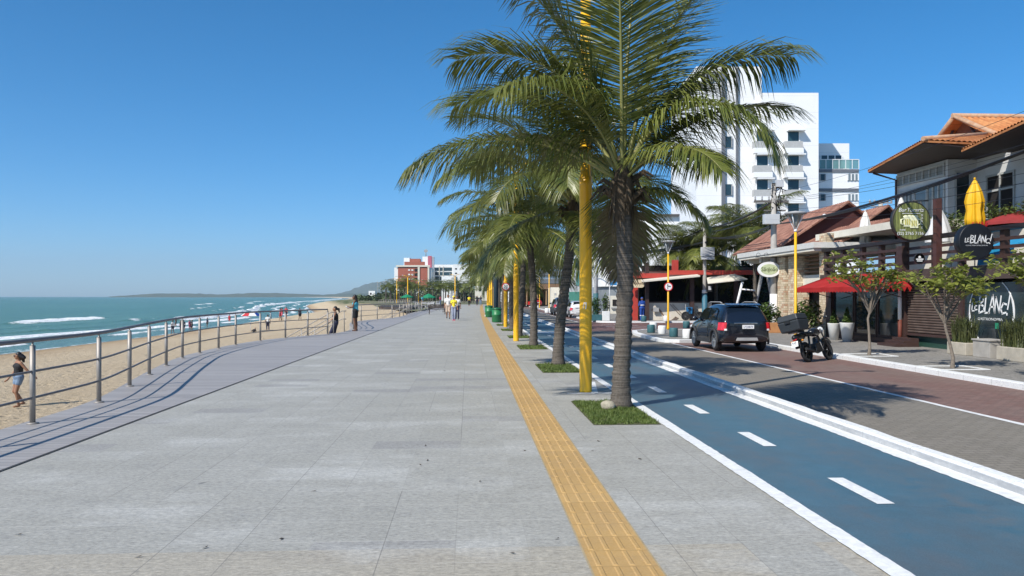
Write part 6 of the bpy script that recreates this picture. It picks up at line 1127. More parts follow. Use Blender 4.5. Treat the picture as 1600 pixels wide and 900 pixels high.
# ------------------------------------------------------------------ cars
M_TYRE = mat('tyre_rubber', (.018, .018, .019), .85, .2, 20); M_RIM = mat('alloy_rim', (.50, .51, .52), .3, .1, 4, metal=.8); M_CLAD_B = mat('grey_cladding_plastic', (.035, .036, .038), .7, .15, 8); M_CGL = mat('car_glass', (.006, .008, .011), .04, .2, 1, spec=.7); M_LAMP = mat('tail_lamp_red', (.50, .006, .012), .12, .25, 14, coat=.6, col2=(.75, .03, .04))
def car(label, loc, paint, rz=0., L=4.25, W=1.77, Hh=1.66, detail=True, group='cars parked along the street', name='parked_car'):
    t = thing(name, label, 'car', loc, rz, group); hw = W / 2; k = Hh / 1.66
    # side outline stations: y from rear (0) to front (L): lower edge, waist, roof, half widths at sill / waist / roof
    st = [(0.00, .46, .98, 1.02, .80, .78, .70), (.05, .34, 1.02, 1.10, .90, .88, .74), (.22, .28, 1.05, 1.42, .97, .955, .70), (.45, .26, 1.055, 1.60, 1.0, .985, .70), (.9, .25, 1.05, 1.655, 1.0, 1.0, .715), (1.5, .25, 1.04, 1.66, 1.0, 1.0, .725), (2.1, .25, 1.02, 1.63, 1.0, 1.0, .72), (2.6, .25, 1.01, 1.50, 1.0, .99, .70), (3.0, .25, 1.0, 1.22, 1.0, .98, .74), (3.2, .26, .99, 1.03, 1.0, .965, .80), (3.7, .28, .93, .95, .98, .94, .75), (4.05, .32, .84, .86, .93, .88, .68), (4.25, .42, .70, .72, .82, .74, .55)]
    f = L / 4.25; vs = []; nn = 14; fs = []
    for y, lo, wa, ro_, ws, ww, wr in st:
        y *= f; lo *= k; wa *= k; ro_ *= k; dz = ro_ - wa
        half = [(.0, lo), (ws * .9, lo), (ws, lo + .10), (ws * 1.0, lerp(lo, wa, .45)), (ww, wa), (lerp(ww, wr, .5), wa + dz * .5) , (wr, wa + dz * .88)]
        half = half[1:] + [(wr * .82, ro_)]
        pts_ = [(hw * a, b) for a, b in half]; ring = pts_ + [(-a, b) for a, b in reversed(pts_)]
        vs += [(a, y, b) for a, b in ring]
    nn = len(ring)
    for i in range(len(st) - 1):
        for j in range(nn): fs.append((i * nn + j, i * nn + (j + 1) % nn, (i + 1) * nn + (j + 1) % nn, (i + 1) * nn + j))
    fs += [tuple(range(nn)), tuple(reversed(range((len(st) - 1) * nn, len(st) * nn)))]
    mb = MB(); mb.add(vs, fs, True); body = mb.build('body', paint, t); sb = body.modifiers.new('smooth', 'SUBSURF'); sb.levels = 1; sb.render_levels = 2
    P_ = lambda x, y, zz: (x * hw, y * f, zz * k)
    for s in (-1, 1):                      # side glass set just proud of the cabin
        for nm, q in (('rear_side_window', [(.955, .62, 1.10), (.955, 1.48, 1.09), (.80, 1.48, 1.50), (.79, .95, 1.50), (.82, .74, 1.42)]), ('front_side_window', [(.955, 1.56, 1.09), (.945, 2.72, 1.07), (.83, 2.42, 1.40), (.80, 2.15, 1.49), (.80, 1.56, 1.50)])):
            mb = MB(); ps = [Vector(P_(s * (x + .035), y, zz)) for x, y, zz in q]; n_ = len(ps); inn = [p - Vector((s * .03, 0, 0)) for p in ps]; mb.add(ps + inn, [tuple(range(n_))] + [(i, (i + 1) % n_, n_ + (i + 1) % n_, n_ + i) for i in range(n_)]); mb.build(nm, M_CGL, t)
        for y_ in (.80, 3.35):
            w_ = wheel_mb(.345 * k, .215, 30, (s * (hw - .10), y_ * f, .345 * k)).build('wheel', M_TYRE, t); mb = MB(); cx = s * (hw + .0); mb.lathe([(.0, cx), (.05, cx + s * .012), (.06, cx - s * .03)], (0, y_ * f, .345 * k), 16, axis='X')
            mb.lathe([(.205 * k, cx - s * .015), (.235 * k, cx + s * .005), (.24 * k, cx - s * .06)], (0, y_ * f, .345 * k), 28, axis='X')
            for q in range(10): a = q * pi / 5 + (.12 if q % 2 else -.12); mb.box((cx - s * .02, y_ * f + .13 * k * cos(a), .345 * k + .13 * k * sin(a)), (.03, .22 * k, .035), rx=a)
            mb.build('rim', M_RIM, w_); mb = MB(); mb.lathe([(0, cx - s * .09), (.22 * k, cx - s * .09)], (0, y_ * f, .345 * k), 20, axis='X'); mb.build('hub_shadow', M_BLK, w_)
            mb = MB(); q = [Vector((s * (hw + .012), y_ * f + .42 * k * cos(a), .345 * k + .40 * k * sin(a))) for a in [R(-12 + i * 204 / 16) for i in range(17)]]; mb.tube(q, .042, 6); mb.build('wheel_arch', M_CLAD_B, t)
        mb = MB(); mb.bb((s * (hw - .03), 1.2 * f, .26 * k), (s * (hw + .015), 2.95 * f, .40 * k)); mb.build('side_sill', M_CLAD_B, t, bevel=.01)
        for y_ in (1.95, 1.0): mb = MB(); mb.bb((s * (hw + .0), y_ * f, .90 * k), (s * (hw + .035), (y_ + .2) * f, .935 * k)); mb.build('door_handle', paint, t, bevel=.008)
        mb = MB(); mb.ball((s * (hw + .11), 2.78 * f, 1.09 * k), (.11, .07, .085)); mb.tube([(s * (hw - .03), 2.78 * f, 1.04 * k), (s * (hw + .08), 2.78 * f, 1.08 * k)], .025, 6); mb.build('wing_mirror', paint, t)
        mb = MB(); q = [(s * x * hw, y * f) for x, y in ((.76, -.025), (.85, -.01), (.93, .05), (1.012, .27), (.95, .27), (.80, .10))]; mb.prism(q, .27 * k, 'XY', .74 * k)
        for v in mb.v:
            if v.z < .75 * k: v.x += s * .035
        tl = mb.build('tail_light', M_LAMP, t, bevel=.015)
        mb = MB(); ps2 = [Vector(P_(s * x, y, zz)) + Vector((s * .016, -.028, 0)) for x, y, zz in ((.86, -.0, .80), (.76, -.02, .80), (.76, -.02, .74), (.86, 0, .74))]; mb.quad(*ps2); mb.build('reflector', M_WHITE, tl)
        mb = MB(); mb.tube([P_(s * .70, .7, 1.66), P_(s * .71, .9, 1.70), P_(s * .71, 2.0, 1.695), P_(s * .70, 2.3, 1.64)], .018, 6); mb.build('roof_rail', M_STRIP, t)
        mb = MB(); q = [Vector(P_(s * (1.003), 1.52, zz)) for zz in (.42, 1.05)]; mb.tube(q, .006, 4); q = [Vector(P_(s * 1.0, .86, .72)), Vector(P_(s * 1.0, 2.85, .74))]; mb.tube(q, .006, 4); mb.build('door_seam', M_BLK, t)
        mb = MB(); mb.ball(P_(s * .74, 4.14, .74), (.16, .12, .08)); mb.build('headlight', M_GLASS, t)
    mb = MB(); q = [(.64, .33, 1.51), (.70, .12, 1.12), (.66, .09, 1.07)]; ps = [Vector(P_(x, y, zz)) + Vector((0, -.035, .01)) for x, y, zz in q] + [Vector(P_(-x, y, zz)) + Vector((0, -.035, .01)) for x, y, zz in reversed(q)]; inn = [p + Vector((0, .05, -.01)) for p in ps]; mb.add(ps + inn, [tuple(range(6))] + [(i, (i + 1) % 6, 6 + (i + 1) % 6, 6 + i) for i in range(6)]); mb.build('rear_window', M_CGL, t)
    mb = MB(); mb.prism([(.20, 1.60), (.50, 1.66), (.50, 1.60), (.24, 1.57)], W * .68, 'YZ', -W * .34); 
    for v in mb.v: v.y *= f; v.z *= k
    mb.build('spoiler', paint, t, bevel=.01)
    mb = MB(); mb.prism([(-.04, .36), (-.06, .42), (-.05, .60), (.02, .66), (.30, .68), (.30, .32)], W * .92, 'YZ', -W * .46)
    for v in mb.v: v.y *= f; v.z *= k; v.y += .16 * max(0, abs(v.x) / hw - .72) / .2
    mb.build('rear_bumper', M_CLAD_B, t, bevel=.03)
    mb = MB(); mb.prism([(-.38, .40), (.38, .40), (.34, .50), (-.34, .50)], .03, 'XZ', -.085); mb.build('skid_plate', M_STRIP, t); mb = MB(); mb.box((-.02, -.012, .985 * k), (.80, .035, .05)); mb.build('chrome_strip', mat('chrome', (.6, .6, .6), .15, .05, 2, metal=1.), t, bevel=.01)
    mb = MB(); mb.box((.05, -.03, .865 * k), (.40, .02, .13)); pl_ = mb.build('number_plate', M_WHITE, t)
    if detail: text_mb('LTJ3B73', .095, (.05, -.042, .86 * k), M_FRONT, 'plate_number', mat('plate_ink', (.04, .05, .12), .5), pl_, .002)
    mb = MB(); mb.tube([P_(0, .75, 1.65), P_(0, .62, 1.84)], .008, 5); mb.build('antenna', M_BLK, t); return t
M_NAVY = mat('dark_navy_paint', (.007, .009, .015), .22, .2, 2, coat=1., spec=.6)
car('dark compact SUV with red tail lights parked by the corner kerb', (9.42, 27.35, ZR), M_NAVY)
ct = None
car('grey off-road car parked far down the street behind the leaning palm trunk', tuple(wp(880, 80, ZR)), mat('grey_car_paint', (.05, .055, .06), .3, .1, 2, coat=1.), 0, 4.2, 1.75, 1.8, False)
car('white car partly hidden behind the thick yellow pole', tuple(wp(906.5, 71, ZR)), mat('white_car_paint', (.70, .70, .70), .3, .05, 2, coat=1.), 0, 4.0, 1.7, 1.5, False)
car('small red car far down the street by the tan shop front', tuple(wp(841, 146, ZR)), mat('red_car_paint', (.50, .015, .02), .3, .05, 2, coat=1.), .4, 3.9, 1.7, 1.5, False)
# ------------------------------------------------------------------ parked motorcycle, leaning on its stand
mo = G(1264, 566, ZR); mf = G(1288, 560, ZR); dirm = (mf - mo); rzm = math.atan2(-dirm.x, dirm.y)
M_MB = mat('motorcycle_black', (.010, .010, .011), .3, .2, 5, coat=.6); M_ENG = mat('engine_metal', (.06, .06, .062), .4, .3, 9, metal=.8)
def motorcycle(label, loc, rz, box=True, plate=True):
    t = thing('motorcycle', label, 'motorcycle', loc, rz, 'motorcycles'); t.rotation_euler = (0, R(-15), rz) if box else (0, 0, rz)
    for y_, nm in ((0, 'rear_wheel'), (1.28, 'front_wheel')):
        w_ = wheel_mb(.30, .10 if y_ == 0 else .085, 30, (0, y_, .30)).build(nm, M_TYRE, t); mb = MB()
        for q in range(6): a = q * pi / 3; mb.box((0, y_ + .11 * cos(a), .30 + .11 * sin(a)), (.03, .2, .028), rx=a)
        mb.lathe([(.05, -.05), (.05, .05)], (0, y_, .3), 14, axis='X'); mb.lathe([(.205, -.025), (.225, -.025), (.225, .025), (.205, .025), (.205, -.025)], (0, y_, .3), 26, axis='X'); mb.build('rim', M_ENG, w_)
    mb = MB()
    for s in (-1, 1): mb.tube([(s * .075, 1.28, .30), (s * .075, 1.10, .70), (s * .075, 1.0, .95)], .024, 8)
    mb.build('fork', M_ENG, t); mb = MB(); mb.tube([(0, 1.28 + .36 * cos(a), .30 + .36 * sin(a)) for a in [R(35 + i * 14) for i in range(9)]], .05, 6); mb.build('front_mudguard', M_MB, t)
    mb = MB(); mb.tube([(0, .99, .90), (0, .75, .52), (0, .35, .32), (0, .22, .50)], .03, 7); mb.tube([(0, .99, .88), (0, .5, .78), (0, -.25, .82)], .03, 7); mb.tube([(.09, 0, .30), (.09, .38, .36)], .025, 6); mb.tube([(-.09, 0, .30), (-.09, .38, .36)], .025, 6); mb.build('frame', M_MB, t)
    for s in (-1, 1): mb = MB(); mb.tube([(s * .13, 0.0, .34), (s * .13, -.02 + .12, .74)], .032, 8); mb.build('shock_absorber', M_ENG, t)
    mb = MB(); mb.box((0, .58, .40), (.26, .34, .26)); mb.tube([(0, .66, .44), (0, .76, .70)], .10, 10); mb.build('engine', M_ENG, t, bevel=.03)
    mb = MB(); mb.tube([(.12, .72, .55), (.13, .80, .30), (.14, .4, .24), (.15, -.25, .38)], [.022, .022, .03, .045], 9); mb.build('exhaust', M_ENG, t)
    mb = MB(); mb.ball((0, .72, .86), (.15, .27, .13), 14, 9); mb.build('fuel_tank', M_MB, t); mb = MB(); mb.ball((0, .20, .82), (.13, .42, .075), 14, 8); mb.build('seat', mat('seat_vinyl', (.012, .012, .012), .6), t); mb = MB(); mb.ball((0, -.25, .74), (.12, .34, .11), 12, 8); mb.build('tail_fairing', M_MB, t)
    mb = MB(); mb.tube([(0, -.32, .70), (0, -.42, .44)], .05, 6); mb.box((0, -.36, .56), (.16, .04, .3), rx=-.35); mb.build('rear_mudguard', M_MB, t)
    mb = MB(); mb.tube([(-.34, .86, 1.04), (-.16, .98, 1.02), (.16, .98, 1.02), (.34, .86, 1.04)], .015, 7); mb.build('handlebar', M_MB, t)
    for s in (-1, 1): mb = MB(); mb.tube([(s * .25, .93, 1.03), (s * .32, .98, 1.22)], .007, 5); mb.ball((s * .34, .98, 1.24), (.075, .02, .045)); mb.build('mirror', M_MB, t); mb = MB(); mb.ball((s * .17, -.38, .63), (.04, .035, .03)); mb.build('turn_signal', mat('amber_lens', (.55, .20, .01), .3), t)
    mb = MB(); mb.ball((0, 1.16, .92), (.10, .08, .10)); mb.build('headlight', M_GLASS, t); mb = MB(); mb.ball((0, -.50, .68), (.07, .03, .04)); mb.build('tail_light', M_LAMP, t)
    mb = MB(); mb.tube([(-.12, .42, .34), (-.36, .36, .045)], .014, 6); mb.build('side_stand', M_MB, t)
    if plate: mb = MB(); mb.box((0, -.55, .55), (.2, .014, .16), rx=-.3); pl_ = mb.build('number_plate', M_WHITE, t); text_mb('KVP', .07, (0, -.572, .585), M_FRONT, 'plate_letters', M_BLK, pl_, .002); text_mb('2184', .07, (0, -.562, .52), M_FRONT, 'plate_digits', M_BLK, pl_, .002)
    if box:
        mb = MB(); a, b, c_ = .30, .27, .50; q = [(-.30, -.62, .92), (.30, -.62, .92), (.30, -.08, .92), (-.30, -.08, .92)]; q2 = [(-.33, -.68, 1.22), (.33, -.68, 1.22), (.33, -.04, 1.22), (-.33, -.04, 1.22)]; q3 = [(-.29, -.64, 1.40), (.29, -.64, 1.40), (.29, -.08, 1.40), (-.29, -.08, 1.40)]
        mb.add(q + q2, [(3, 2, 1, 0), (0, 1, 5, 4), (1, 2, 6, 5), (2, 3, 7, 6), (3, 0, 4, 7), (4, 5, 6, 7)]); M_TB_ = mat('delivery_box_grey', (.028, .034, .040), .55, .15, 5); bx = mb.build('delivery_box', M_TB_, t, bevel=.035)
        mb = MB(); q2 = [(x, y, 1.225) for x, y, z in q2]; mb.add(q2 + q3, [(3, 2, 1, 0), (0, 1, 5, 4), (1, 2, 6, 5), (2, 3, 7, 6), (3, 0, 4, 7), (4, 5, 6, 7)]); mb.build('lid', M_TB_, bx, bevel=.03); mb = MB(); mb.box((0, -.69, 1.19), (.16, .03, .07)); mb.build('latch', M_BLK, bx)
        mb = MB(); mb.box((0, -.3, .895), (.3, .4, .04)); mb.tube([(-.1, -.1, .88), (-.12, .05, .78)], .015, 5); mb.tube([(.1, -.1, .88), (.12, .05, .78)], .015, 5); mb.build('luggage_rack', M_MB, t)
    return t
motorcycle('black motorcycle with a large grey delivery box leaning at the kerb', tuple(mo), R(-50))
motorcycle('motorcycle with a rider passing behind the parked car', tuple(wp(1204, 45, ZR)), R(-75), False, False)
# ================================================================== people
M_SKIN_T = mat('skin_tan', (.30, .15, .085), .55, .1, 8); M_SKIN_B = mat('skin_brown', (.16, .075, .042), .55, .1, 8); M_SKIN_F = mat('skin_fair', (.42, .24, .16), .55, .1, 8); M_HAIR = mat('dark_hair', (.012, .009, .008), .45, .3, 30)
def cap_mb(caps):
    mb = MB()
    for p0, p1, r0, r1 in caps:
        p0, p1 = Vector(p0), Vector(p1); d = p1 - p0; L_ = d.length
        t = d / L_ if L_ > 1e-5 else Vector((0, 0, 1)); up = Vector((0, 0, 1)) if abs(t.z) < .9 else Vector((1, 0, 0)); a = t.cross(up).normalized(); b = a.cross(t); n = 10; rings = []
        for i in range(4): q = pi / 2 * (1 - i / 4 * 1) ; rings.append((p0 - t * r0 * sin(q), max(.001, r0 * cos(q))))
        rings.append((p0, r0)); rings.append((p1, r1))
        for i in range(1, 5): q = pi / 2 * i / 4; rings.append((p1 + t * r1 * sin(q), max(.001, r1 * cos(q))))
        vs = [c + (a * cos(2 * pi * k / n) + b * sin(2 * pi * k / n)) * r for c, r in rings for k in range(n)]; m = len(rings)
        mb.add(vs, [(i * n + k, i * n + (k + 1) % n, (i + 1) * n + (k + 1) % n, (i + 1) * n + k) for i in range(m - 1) for k in range(n)] + [tuple(range(n)), tuple(range((m - 1) * n, m * n))])
    return mb
def blob(name, caps, vox, m, parent, sm=2):       # tapered limbs fused into one continuous surface
    o = cap_mb(caps).build('tmp', m); rm = o.modifiers.new('r', 'REMESH'); rm.mode = 'VOXEL'; rm.voxel_size = vox; rm.use_smooth_shade = True
    if sm: s = o.modifiers.new('s', 'SMOOTH'); s.iterations = sm; s.factor = .5
    dg = bpy.context.evaluated_depsgraph_get(); me = bpy.data.meshes.new_from_object(o.evaluated_get(dg)); old = o.data; bpy.data.objects.remove(o); bpy.data.meshes.remove(old); me.name = name
    for p in me.polygons: p.use_smooth = True
    q = bpy.data.objects.new(name, me); C.objects.link(q); q.parent = parent; return q
def person(label, loc, rz, h=1.68, skin=None, top=None, bottom=None, hair='short', pose=None, vox=.016, shorts=.55, sleeve=.5, shoes=None, fem=False, cap=None, bulk=1., group='people', neck_low=False, hairm=None, extra=None):
    t = thing('person', label, 'person', loc, rz, group); k = h / 1.7; skin = skin or M_SKIN_T
    J = dict(hl=(-.085, 0, .90), hr=(.085, 0, .90), kl=(-.095, .02, .49), kr=(.095, .02, .49), al=(-.095, -.02, .08), ar=(.095, -.02, .08), sl=(-.175, 0, 1.395), sr=(.175, 0, 1.395), el=(-.235, -.03, 1.12), er=(.235, -.03, 1.12), wl=(-.25, .05, .88), wr=(.25, .05, .88), hd=(0, .015, 1.60), nk=(0, 0, 1.43), ch=(0, 0, 1.28), pv=(0, 0, .95))
    if fem: J['sl'] = (-.155, 0, 1.385); J['sr'] = (.155, 0, 1.385); J['el'] = (-.21, -.03, 1.12); J['er'] = (.21, -.03, 1.12)
    look = 0.
    if pose: look = pose.pop('look', 0.); J.update(pose)
    J = {a: Vector(b) * k for a, b in J.items()}; b_ = bulk * k; X = Vector((1, 0, 0)); F_ = Vector((sin(look), cos(look), 0)); Sx = Vector((cos(look), -sin(look), 0))
    w1 = .085 if not fem else .075
    pel = [(J['pv'] - X * .075 * k, J['pv'] + X * .075 * k, .115 * b_, .115 * b_), (J['hl'], J['hl'], .10 * b_, .1 * b_), (J['hr'], J['hr'], .10 * b_, .1 * b_)]
    tor = [(J['pv'], J['ch'], .112 * b_, .115 * b_), (J['ch'] - X * w1 * k, J['ch'] + X * w1 * k, .105 * b_, .105 * b_), (J['sl'] * .86 + J['sr'] * .14, J['sl'] * .14 + J['sr'] * .86, .058 * b_, .058 * b_), (J['ch'], J['nk'], .10 * b_, .062 * b_)]
    if fem: tor += [(J['ch'] + X * s * .07 * k + F_ * .07 * k, J['ch'] + X * s * .07 * k + F_ * .075 * k, .058 * k, .055 * k) for s in (-1, 1)]
    hd = J['hd']; head = [(J['nk'], hd - Vector((0, 0, .05 * k)), .052 * k, .05 * k), (hd - Vector((0, 0, .01)), hd + Vector((0, 0, .035 * k)) - F_ * .01, .088 * k, .085 * k), (hd + F_ * .04 * k - Vector((0, 0, .06 * k)), hd + F_ * .045 * k, .052 * k, .06 * k), (hd + F_ * .098 * k - Vector((0, 0, .02 * k)), hd + F_ * .09 * k + Vector((0, 0, .01 * k)), .017 * k, .012 * k), (hd + F_ * .085 * k - Vector((0, 0, .062 * k)), hd + F_ * .085 * k - Vector((0, 0, .064 * k)), .022 * k, .022 * k)] + [(hd + Sx * s * .085 * k - Vector((0, 0, .01)), hd + Sx * s * .09 * k + Vector((0, 0, .02 * k)), .02 * k, .018 * k) for s in (-1, 1)]
    caps = pel + tor + head
    for s, a in ((-1, 'l'), (1, 'r')):
        caps += [(J['h' + a], J['k' + a], .088 * b_, .057 * b_), (J['k' + a], J['k' + a].lerp(J['a' + a], .35) - F_ * .012, .056 * b_, .055 * b_), (J['k' + a].lerp(J['a' + a], .35) - F_ * .012, J['a' + a], .055 * b_, .036 * k), (J['a' + a] - Vector((0, .03 * k, .035 * k)), J['a' + a] + Vector((0, .13 * k, -.05 * k)), .036 * k, .028 * k)]
        caps += [(J['s' + a], J['e' + a], .05 * b_, .038 * b_), (J['e' + a], J['w' + a], .039 * b_, .026 * k)]
        w = J['w' + a]; d = (w - J['e' + a]).normalized(); sd_ = d.cross(F_); sd_ = sd_.normalized() if sd_.length > .1 else X
        caps += [(w, w + d * .07 * k, .03 * k, .033 * k), (w + d * .03 * k, w + d * .085 * k + F_ * .045 * k, .016 * k, .012 * k)]
        for i in range(4): q = w + d * .075 * k + sd_ * (.012 * (i - 1.5) * 2) * k; caps.append((q, q + d * (.072 - .012 * abs(i - 1.3)) * k + F_ * .02 * k, .0115 * k, .0095 * k))
    blob('body', caps, vox, skin, t)
    g_ = .014 * k
    if top:
        c = [(p, q, r + g_, s + g_) for p, q, r, s in tor[:(2 if neck_low else 4)]] + [(J['pv'] + Vector((0, 0, .02)), J['ch'], .118 * b_ + g_, .115 * b_ + g_)]
        if neck_low:
            for s in (-1, 1): c += [(J['ch'] + X * s * .085 * k + F_ * .06 * k, J['nk'] + X * s * .085 * k - Vector((0, 0, .02 * k)), .04 * k, .028 * k), (J['ch'] + X * s * .085 * k - F_ * .06 * k, J['nk'] + X * s * .085 * k - Vector((0, 0, .02 * k)), .05 * k, .03 * k)]
            if fem: c += [(p, q, r + g_, s + g_) for p, q, r, s in tor[4:]]
        if sleeve:
            for a in 'lr': c.append((J['s' + a], J['s' + a].lerp(J['e' + a], sleeve), .056 * b_ + g_, .05 * b_ + g_))
        blob('shirt', c, vox, top, t)
    if bottom:
        c = [(p, q, r + g_, s + g_) for p, q, r, s in pel]
        for a in 'lr':
            if shorts <= 1: c.append((J['h' + a], J['h' + a].lerp(J['k' + a], shorts), .093 * b_ + g_, lerp(.09, .064, shorts) * b_ + g_ * 1.2))
            else: c += [(J['h' + a], J['k' + a], .09 * b_ + g_, .06 * b_ + g_), (J['k' + a], J['k' + a].lerp(J['a' + a], shorts - 1), .06 * b_ + g_, .05 * b_ + g_)]
        blob('trousers' if shorts > 1 else 'shorts', c, vox, bottom, t)
    hm = hairm or M_HAIR
    hc = [(hd + Vector((0, 0, .045 * k)) - F_ * .02 * k, hd + Vector((0, 0, .02 * k)) - F_ * .035 * k, .092 * k, .088 * k)]
    if hair == 'long': hc += [(hd - F_ * .05 * k, hd - F_ * .10 * k - Vector((0, 0, .20 * k)), .08 * k, .07 * k), (hd - F_ * .10 * k - Vector((0, 0, .2 * k)), hd - F_ * .11 * k - Vector((0, 0, .42 * k)), .07 * k, .03 * k)]
    if hair == 'tied': hc += [(hd - F_ * .10 * k, hd - F_ * .17 * k - Vector((0, 0, .03 * k)), .06 * k, .055 * k), (hd - F_ * .17 * k, hd - F_ * .19 * k - Vector((0, 0, .14 * k)), .05 * k, .03 * k)]
    if hair == 'loose': hc += [(hd - F_ * .06 * k, hd - F_ * .15 * k - Vector((.02, 0, .05 * k)), .09 * k, .07 * k), (hd - F_ * .1 * k, hd - F_ * .16 * k - Vector((0, 0, .17 * k)), .075 * k, .04 * k), (hd + Sx * .06 * k, hd + Sx * .07 * k - F_ * .05 * k - Vector((0, 0, .1 * k)), .04 * k, .04 * k)]
    if hair: blob('hair', hc, min(vox, .016), hm, t)
    if cap: blob('cap', [(hd + Vector((0, 0, .06 * k)), hd + Vector((0, 0, .06 * k)), .092 * k, .09 * k), (hd + F_ * .08 * k + Vector((0, 0, .055 * k)), hd + F_ * .15 * k + Vector((0, 0, .045 * k)), .03 * k, .015 * k), (hd + F_ * .08 * k + Sx * .05 + Vector((0, 0, .055 * k)), hd + F_ * .08 * k - Sx * .05 + Vector((0, 0, .055 * k)), .03 * k, .03 * k)], min(vox, .016), cap, t)
    if shoes:
        for a in 'lr': blob('shoe', [(J['a' + a] - Vector((0, .035 * k, .03 * k)), J['a' + a] + Vector((0, .14 * k, -.045 * k)), .05 * k, .038 * k)], min(vox, .016), shoes, t)
    if vox < .015:
        mb = MB()
        for s in (-1, 1): mb.ball(hd + F_ * .088 * k + Sx * s * .034 * k + Vector((0, 0, .012 * k)), .012 * k, 8, 6)
        mb.build('eyes', M_BLK, t)
    return t, J
M_BTOP = mat('black_cotton', (.012, .012, .014), .8, .2, 10); M_DENIM = mat('denim', (.10, .16, .26), .85, .25, 14, col2=(.24, .32, .42)); M_AQUA = mat('aqua_cotton', (.08, .42, .52), .8, .12, 8); M_WSH = mat('white_cotton', (.70, .68, .64), .8, .08, 6); M_BEIGE = mat('beige_cotton', (.48, .36, .27), .8, .1, 6); M_YSH = mat('yellow_cotton', (.78, .62, .03), .75, .08, 6); M_NAVYC = mat('navy_cotton', (.02, .022, .05), .8, .2, 6); M_PRINT = mat('printed_leggings', (.06, .08, .20), .8, .3, 30, col2=(.45, .48, .52)); M_BLUEU = mat('blue_uniform', (.012, .06, .30), .7, .12, 6); M_PINK = mat('pink_cotton', (.60, .10, .16), .7, .1, 5); M_REDC = mat('red_cotton', (.45, .02, .03), .7, .1, 5)
# woman in black top walking on the sand
p = P(29, 636, 24.6); p.z = beach_z(p.x, p.y) - .0
t, J = person('woman in black tank top and denim shorts walking barefoot on the sand', tuple(p), R(140), 1.63, M_SKIN_T, M_BTOP, M_DENIM, 'loose', dict(kl=(-.06, .10, .49), al=(-.03, .02, .08), kr=(.07, .10, .50), ar=(.02, -.14, .14), el=(-.27, -.14, 1.15), wl=(-.37, -.30, .97), er=(.24, .0, 1.12), wr=(.31, .17, .89), look=.7), .011, .34, 0, None, True, bulk=1.04, neck_low=True)
mb = MB(); hd = J['hd']; F_ = Vector((sin(.7), cos(.7), 0)); S_ = Vector((cos(.7), -sin(.7), 0))
for s in (-1, 1): mb.ball(hd + F_ * .094 + S_ * s * .036 + Vector((0, 0, .008)), (.03, .018, .024), 10, 7); mb.tube([hd + F_ * .08 + S_ * s * .06 + Vector((0, 0, .012)), hd + S_ * s * .095 + Vector((0, 0, .01))], .006, 5)
mb.build('sunglasses', M_BLK, t)
# the two people at the beach stairs
p = P(520.5, 519, 36.9); t, J = person('person in black top going down the beach stairs, back to the promenade', (p.x + .1, p.y, -.53), R(95), 1.66, M_SKIN_T, M_BTOP, M_NAVYC, 'tied', dict(kl=(-.10, .20, .52), al=(-.10, .22, .08), kr=(.10, .06, .50), ar=(.10, -.08, .10), el=(-.22, .10, 1.14), wl=(-.20, .30, 1.0), er=(.22, .10, 1.14), wr=(.18, .28, .98)), .014, 1.55, 0, None, True, bulk=1.1, neck_low=True)
p = P(555.5, 515.5, 37.6); t, J = person('woman in aqua top and black shorts standing by the railing, holding papers', (p.x, p.y, .006), R(78), 1.66, M_SKIN_B, M_AQUA, M_BTOP, 'long', dict(el=(-.19, .06, 1.13), wl=(-.10, .27, 1.13), er=(.19, .05, 1.12), wr=(.10, .27, 1.10), hd=(0, .045, 1.585), kl=(-.08, .03, .49), kr=(.08, .0, .49)), .012, .55, 0, None, True, neck_low=True)
mb = MB(); mb.box((0, .38, 1.10), (.26, .2, .015), rx=.5, rz=.2); mb.build('papers', M_WHITE, t); mb = MB(); mb.box(J['hd'] + Vector((0, 0, .10)), (.02, .02, .01)); mb.build('hair_clip', M_BLK, t)
# couple walking on the promenade and a third behind them
p = G(700.3, 498, 0); person('man in white shirt and beige shorts walking along the promenade', (p.x, p.y, 0), R(180), 1.70, M_SKIN_T, M_WSH, M_BEIGE, 'short', dict(kl=(-.10, .10, .50), al=(-.10, .10, .08), kr=(.10, .04, .50), ar=(.10, -.16, .11)), .016, .95, .75, M_BTOP, bulk=1.12)
p = G(709, 501.2, 0); person('person in yellow shirt and cap, printed leggings and pink shoes on the promenade', (p.x, p.y, 0), R(180), 1.60, M_SKIN_T, M_YSH, M_PRINT, 'short', dict(kl=(-.09, .06, .50), al=(-.06, .02, .08), kr=(.08, .08, .50), ar=(.05, .05, .08)), .016, 1.9, .5, M_PINK, True, M_YSH)
p = G(714.3, 499, 0); person('person in white shirt and dark trousers walking just behind the yellow shirt', (p.x, p.y, 0), R(180), 1.62, M_SKIN_B, M_WSH, M_NAVYC, 'short', dict(kl=(-.09, .09, .50), al=(-.09, .1, .08), ar=(.09, -.12, .1)), .018, 1.9, .5, M_BTOP)
# farther walkers on the promenade
for px, py, tp, bt, lb in ((733, 478.5, M_YSH, M_BTOP, 'distant walker in a yellow top near the tactile strip'), (745.5, 478, M_BTOP, M_NAVYC, 'distant walker in dark clothes by the palm row'), (751, 478, M_NAVYC, M_DENIM, 'distant walker in blue by the palm row'), (660, 481, M_AQUA, M_BEIGE, 'distant person standing below the green umbrella'), (688, 479, M_PINK, M_DENIM, 'distant person in pink behind the dark bench')):
    p = G(px, py, 0); person(lb, (p.x, p.y, 0), R(180 if px > 700 else 60), 1.68, M_SKIN_T, tp, bt, 'short', None, .03, 1.6, .5)
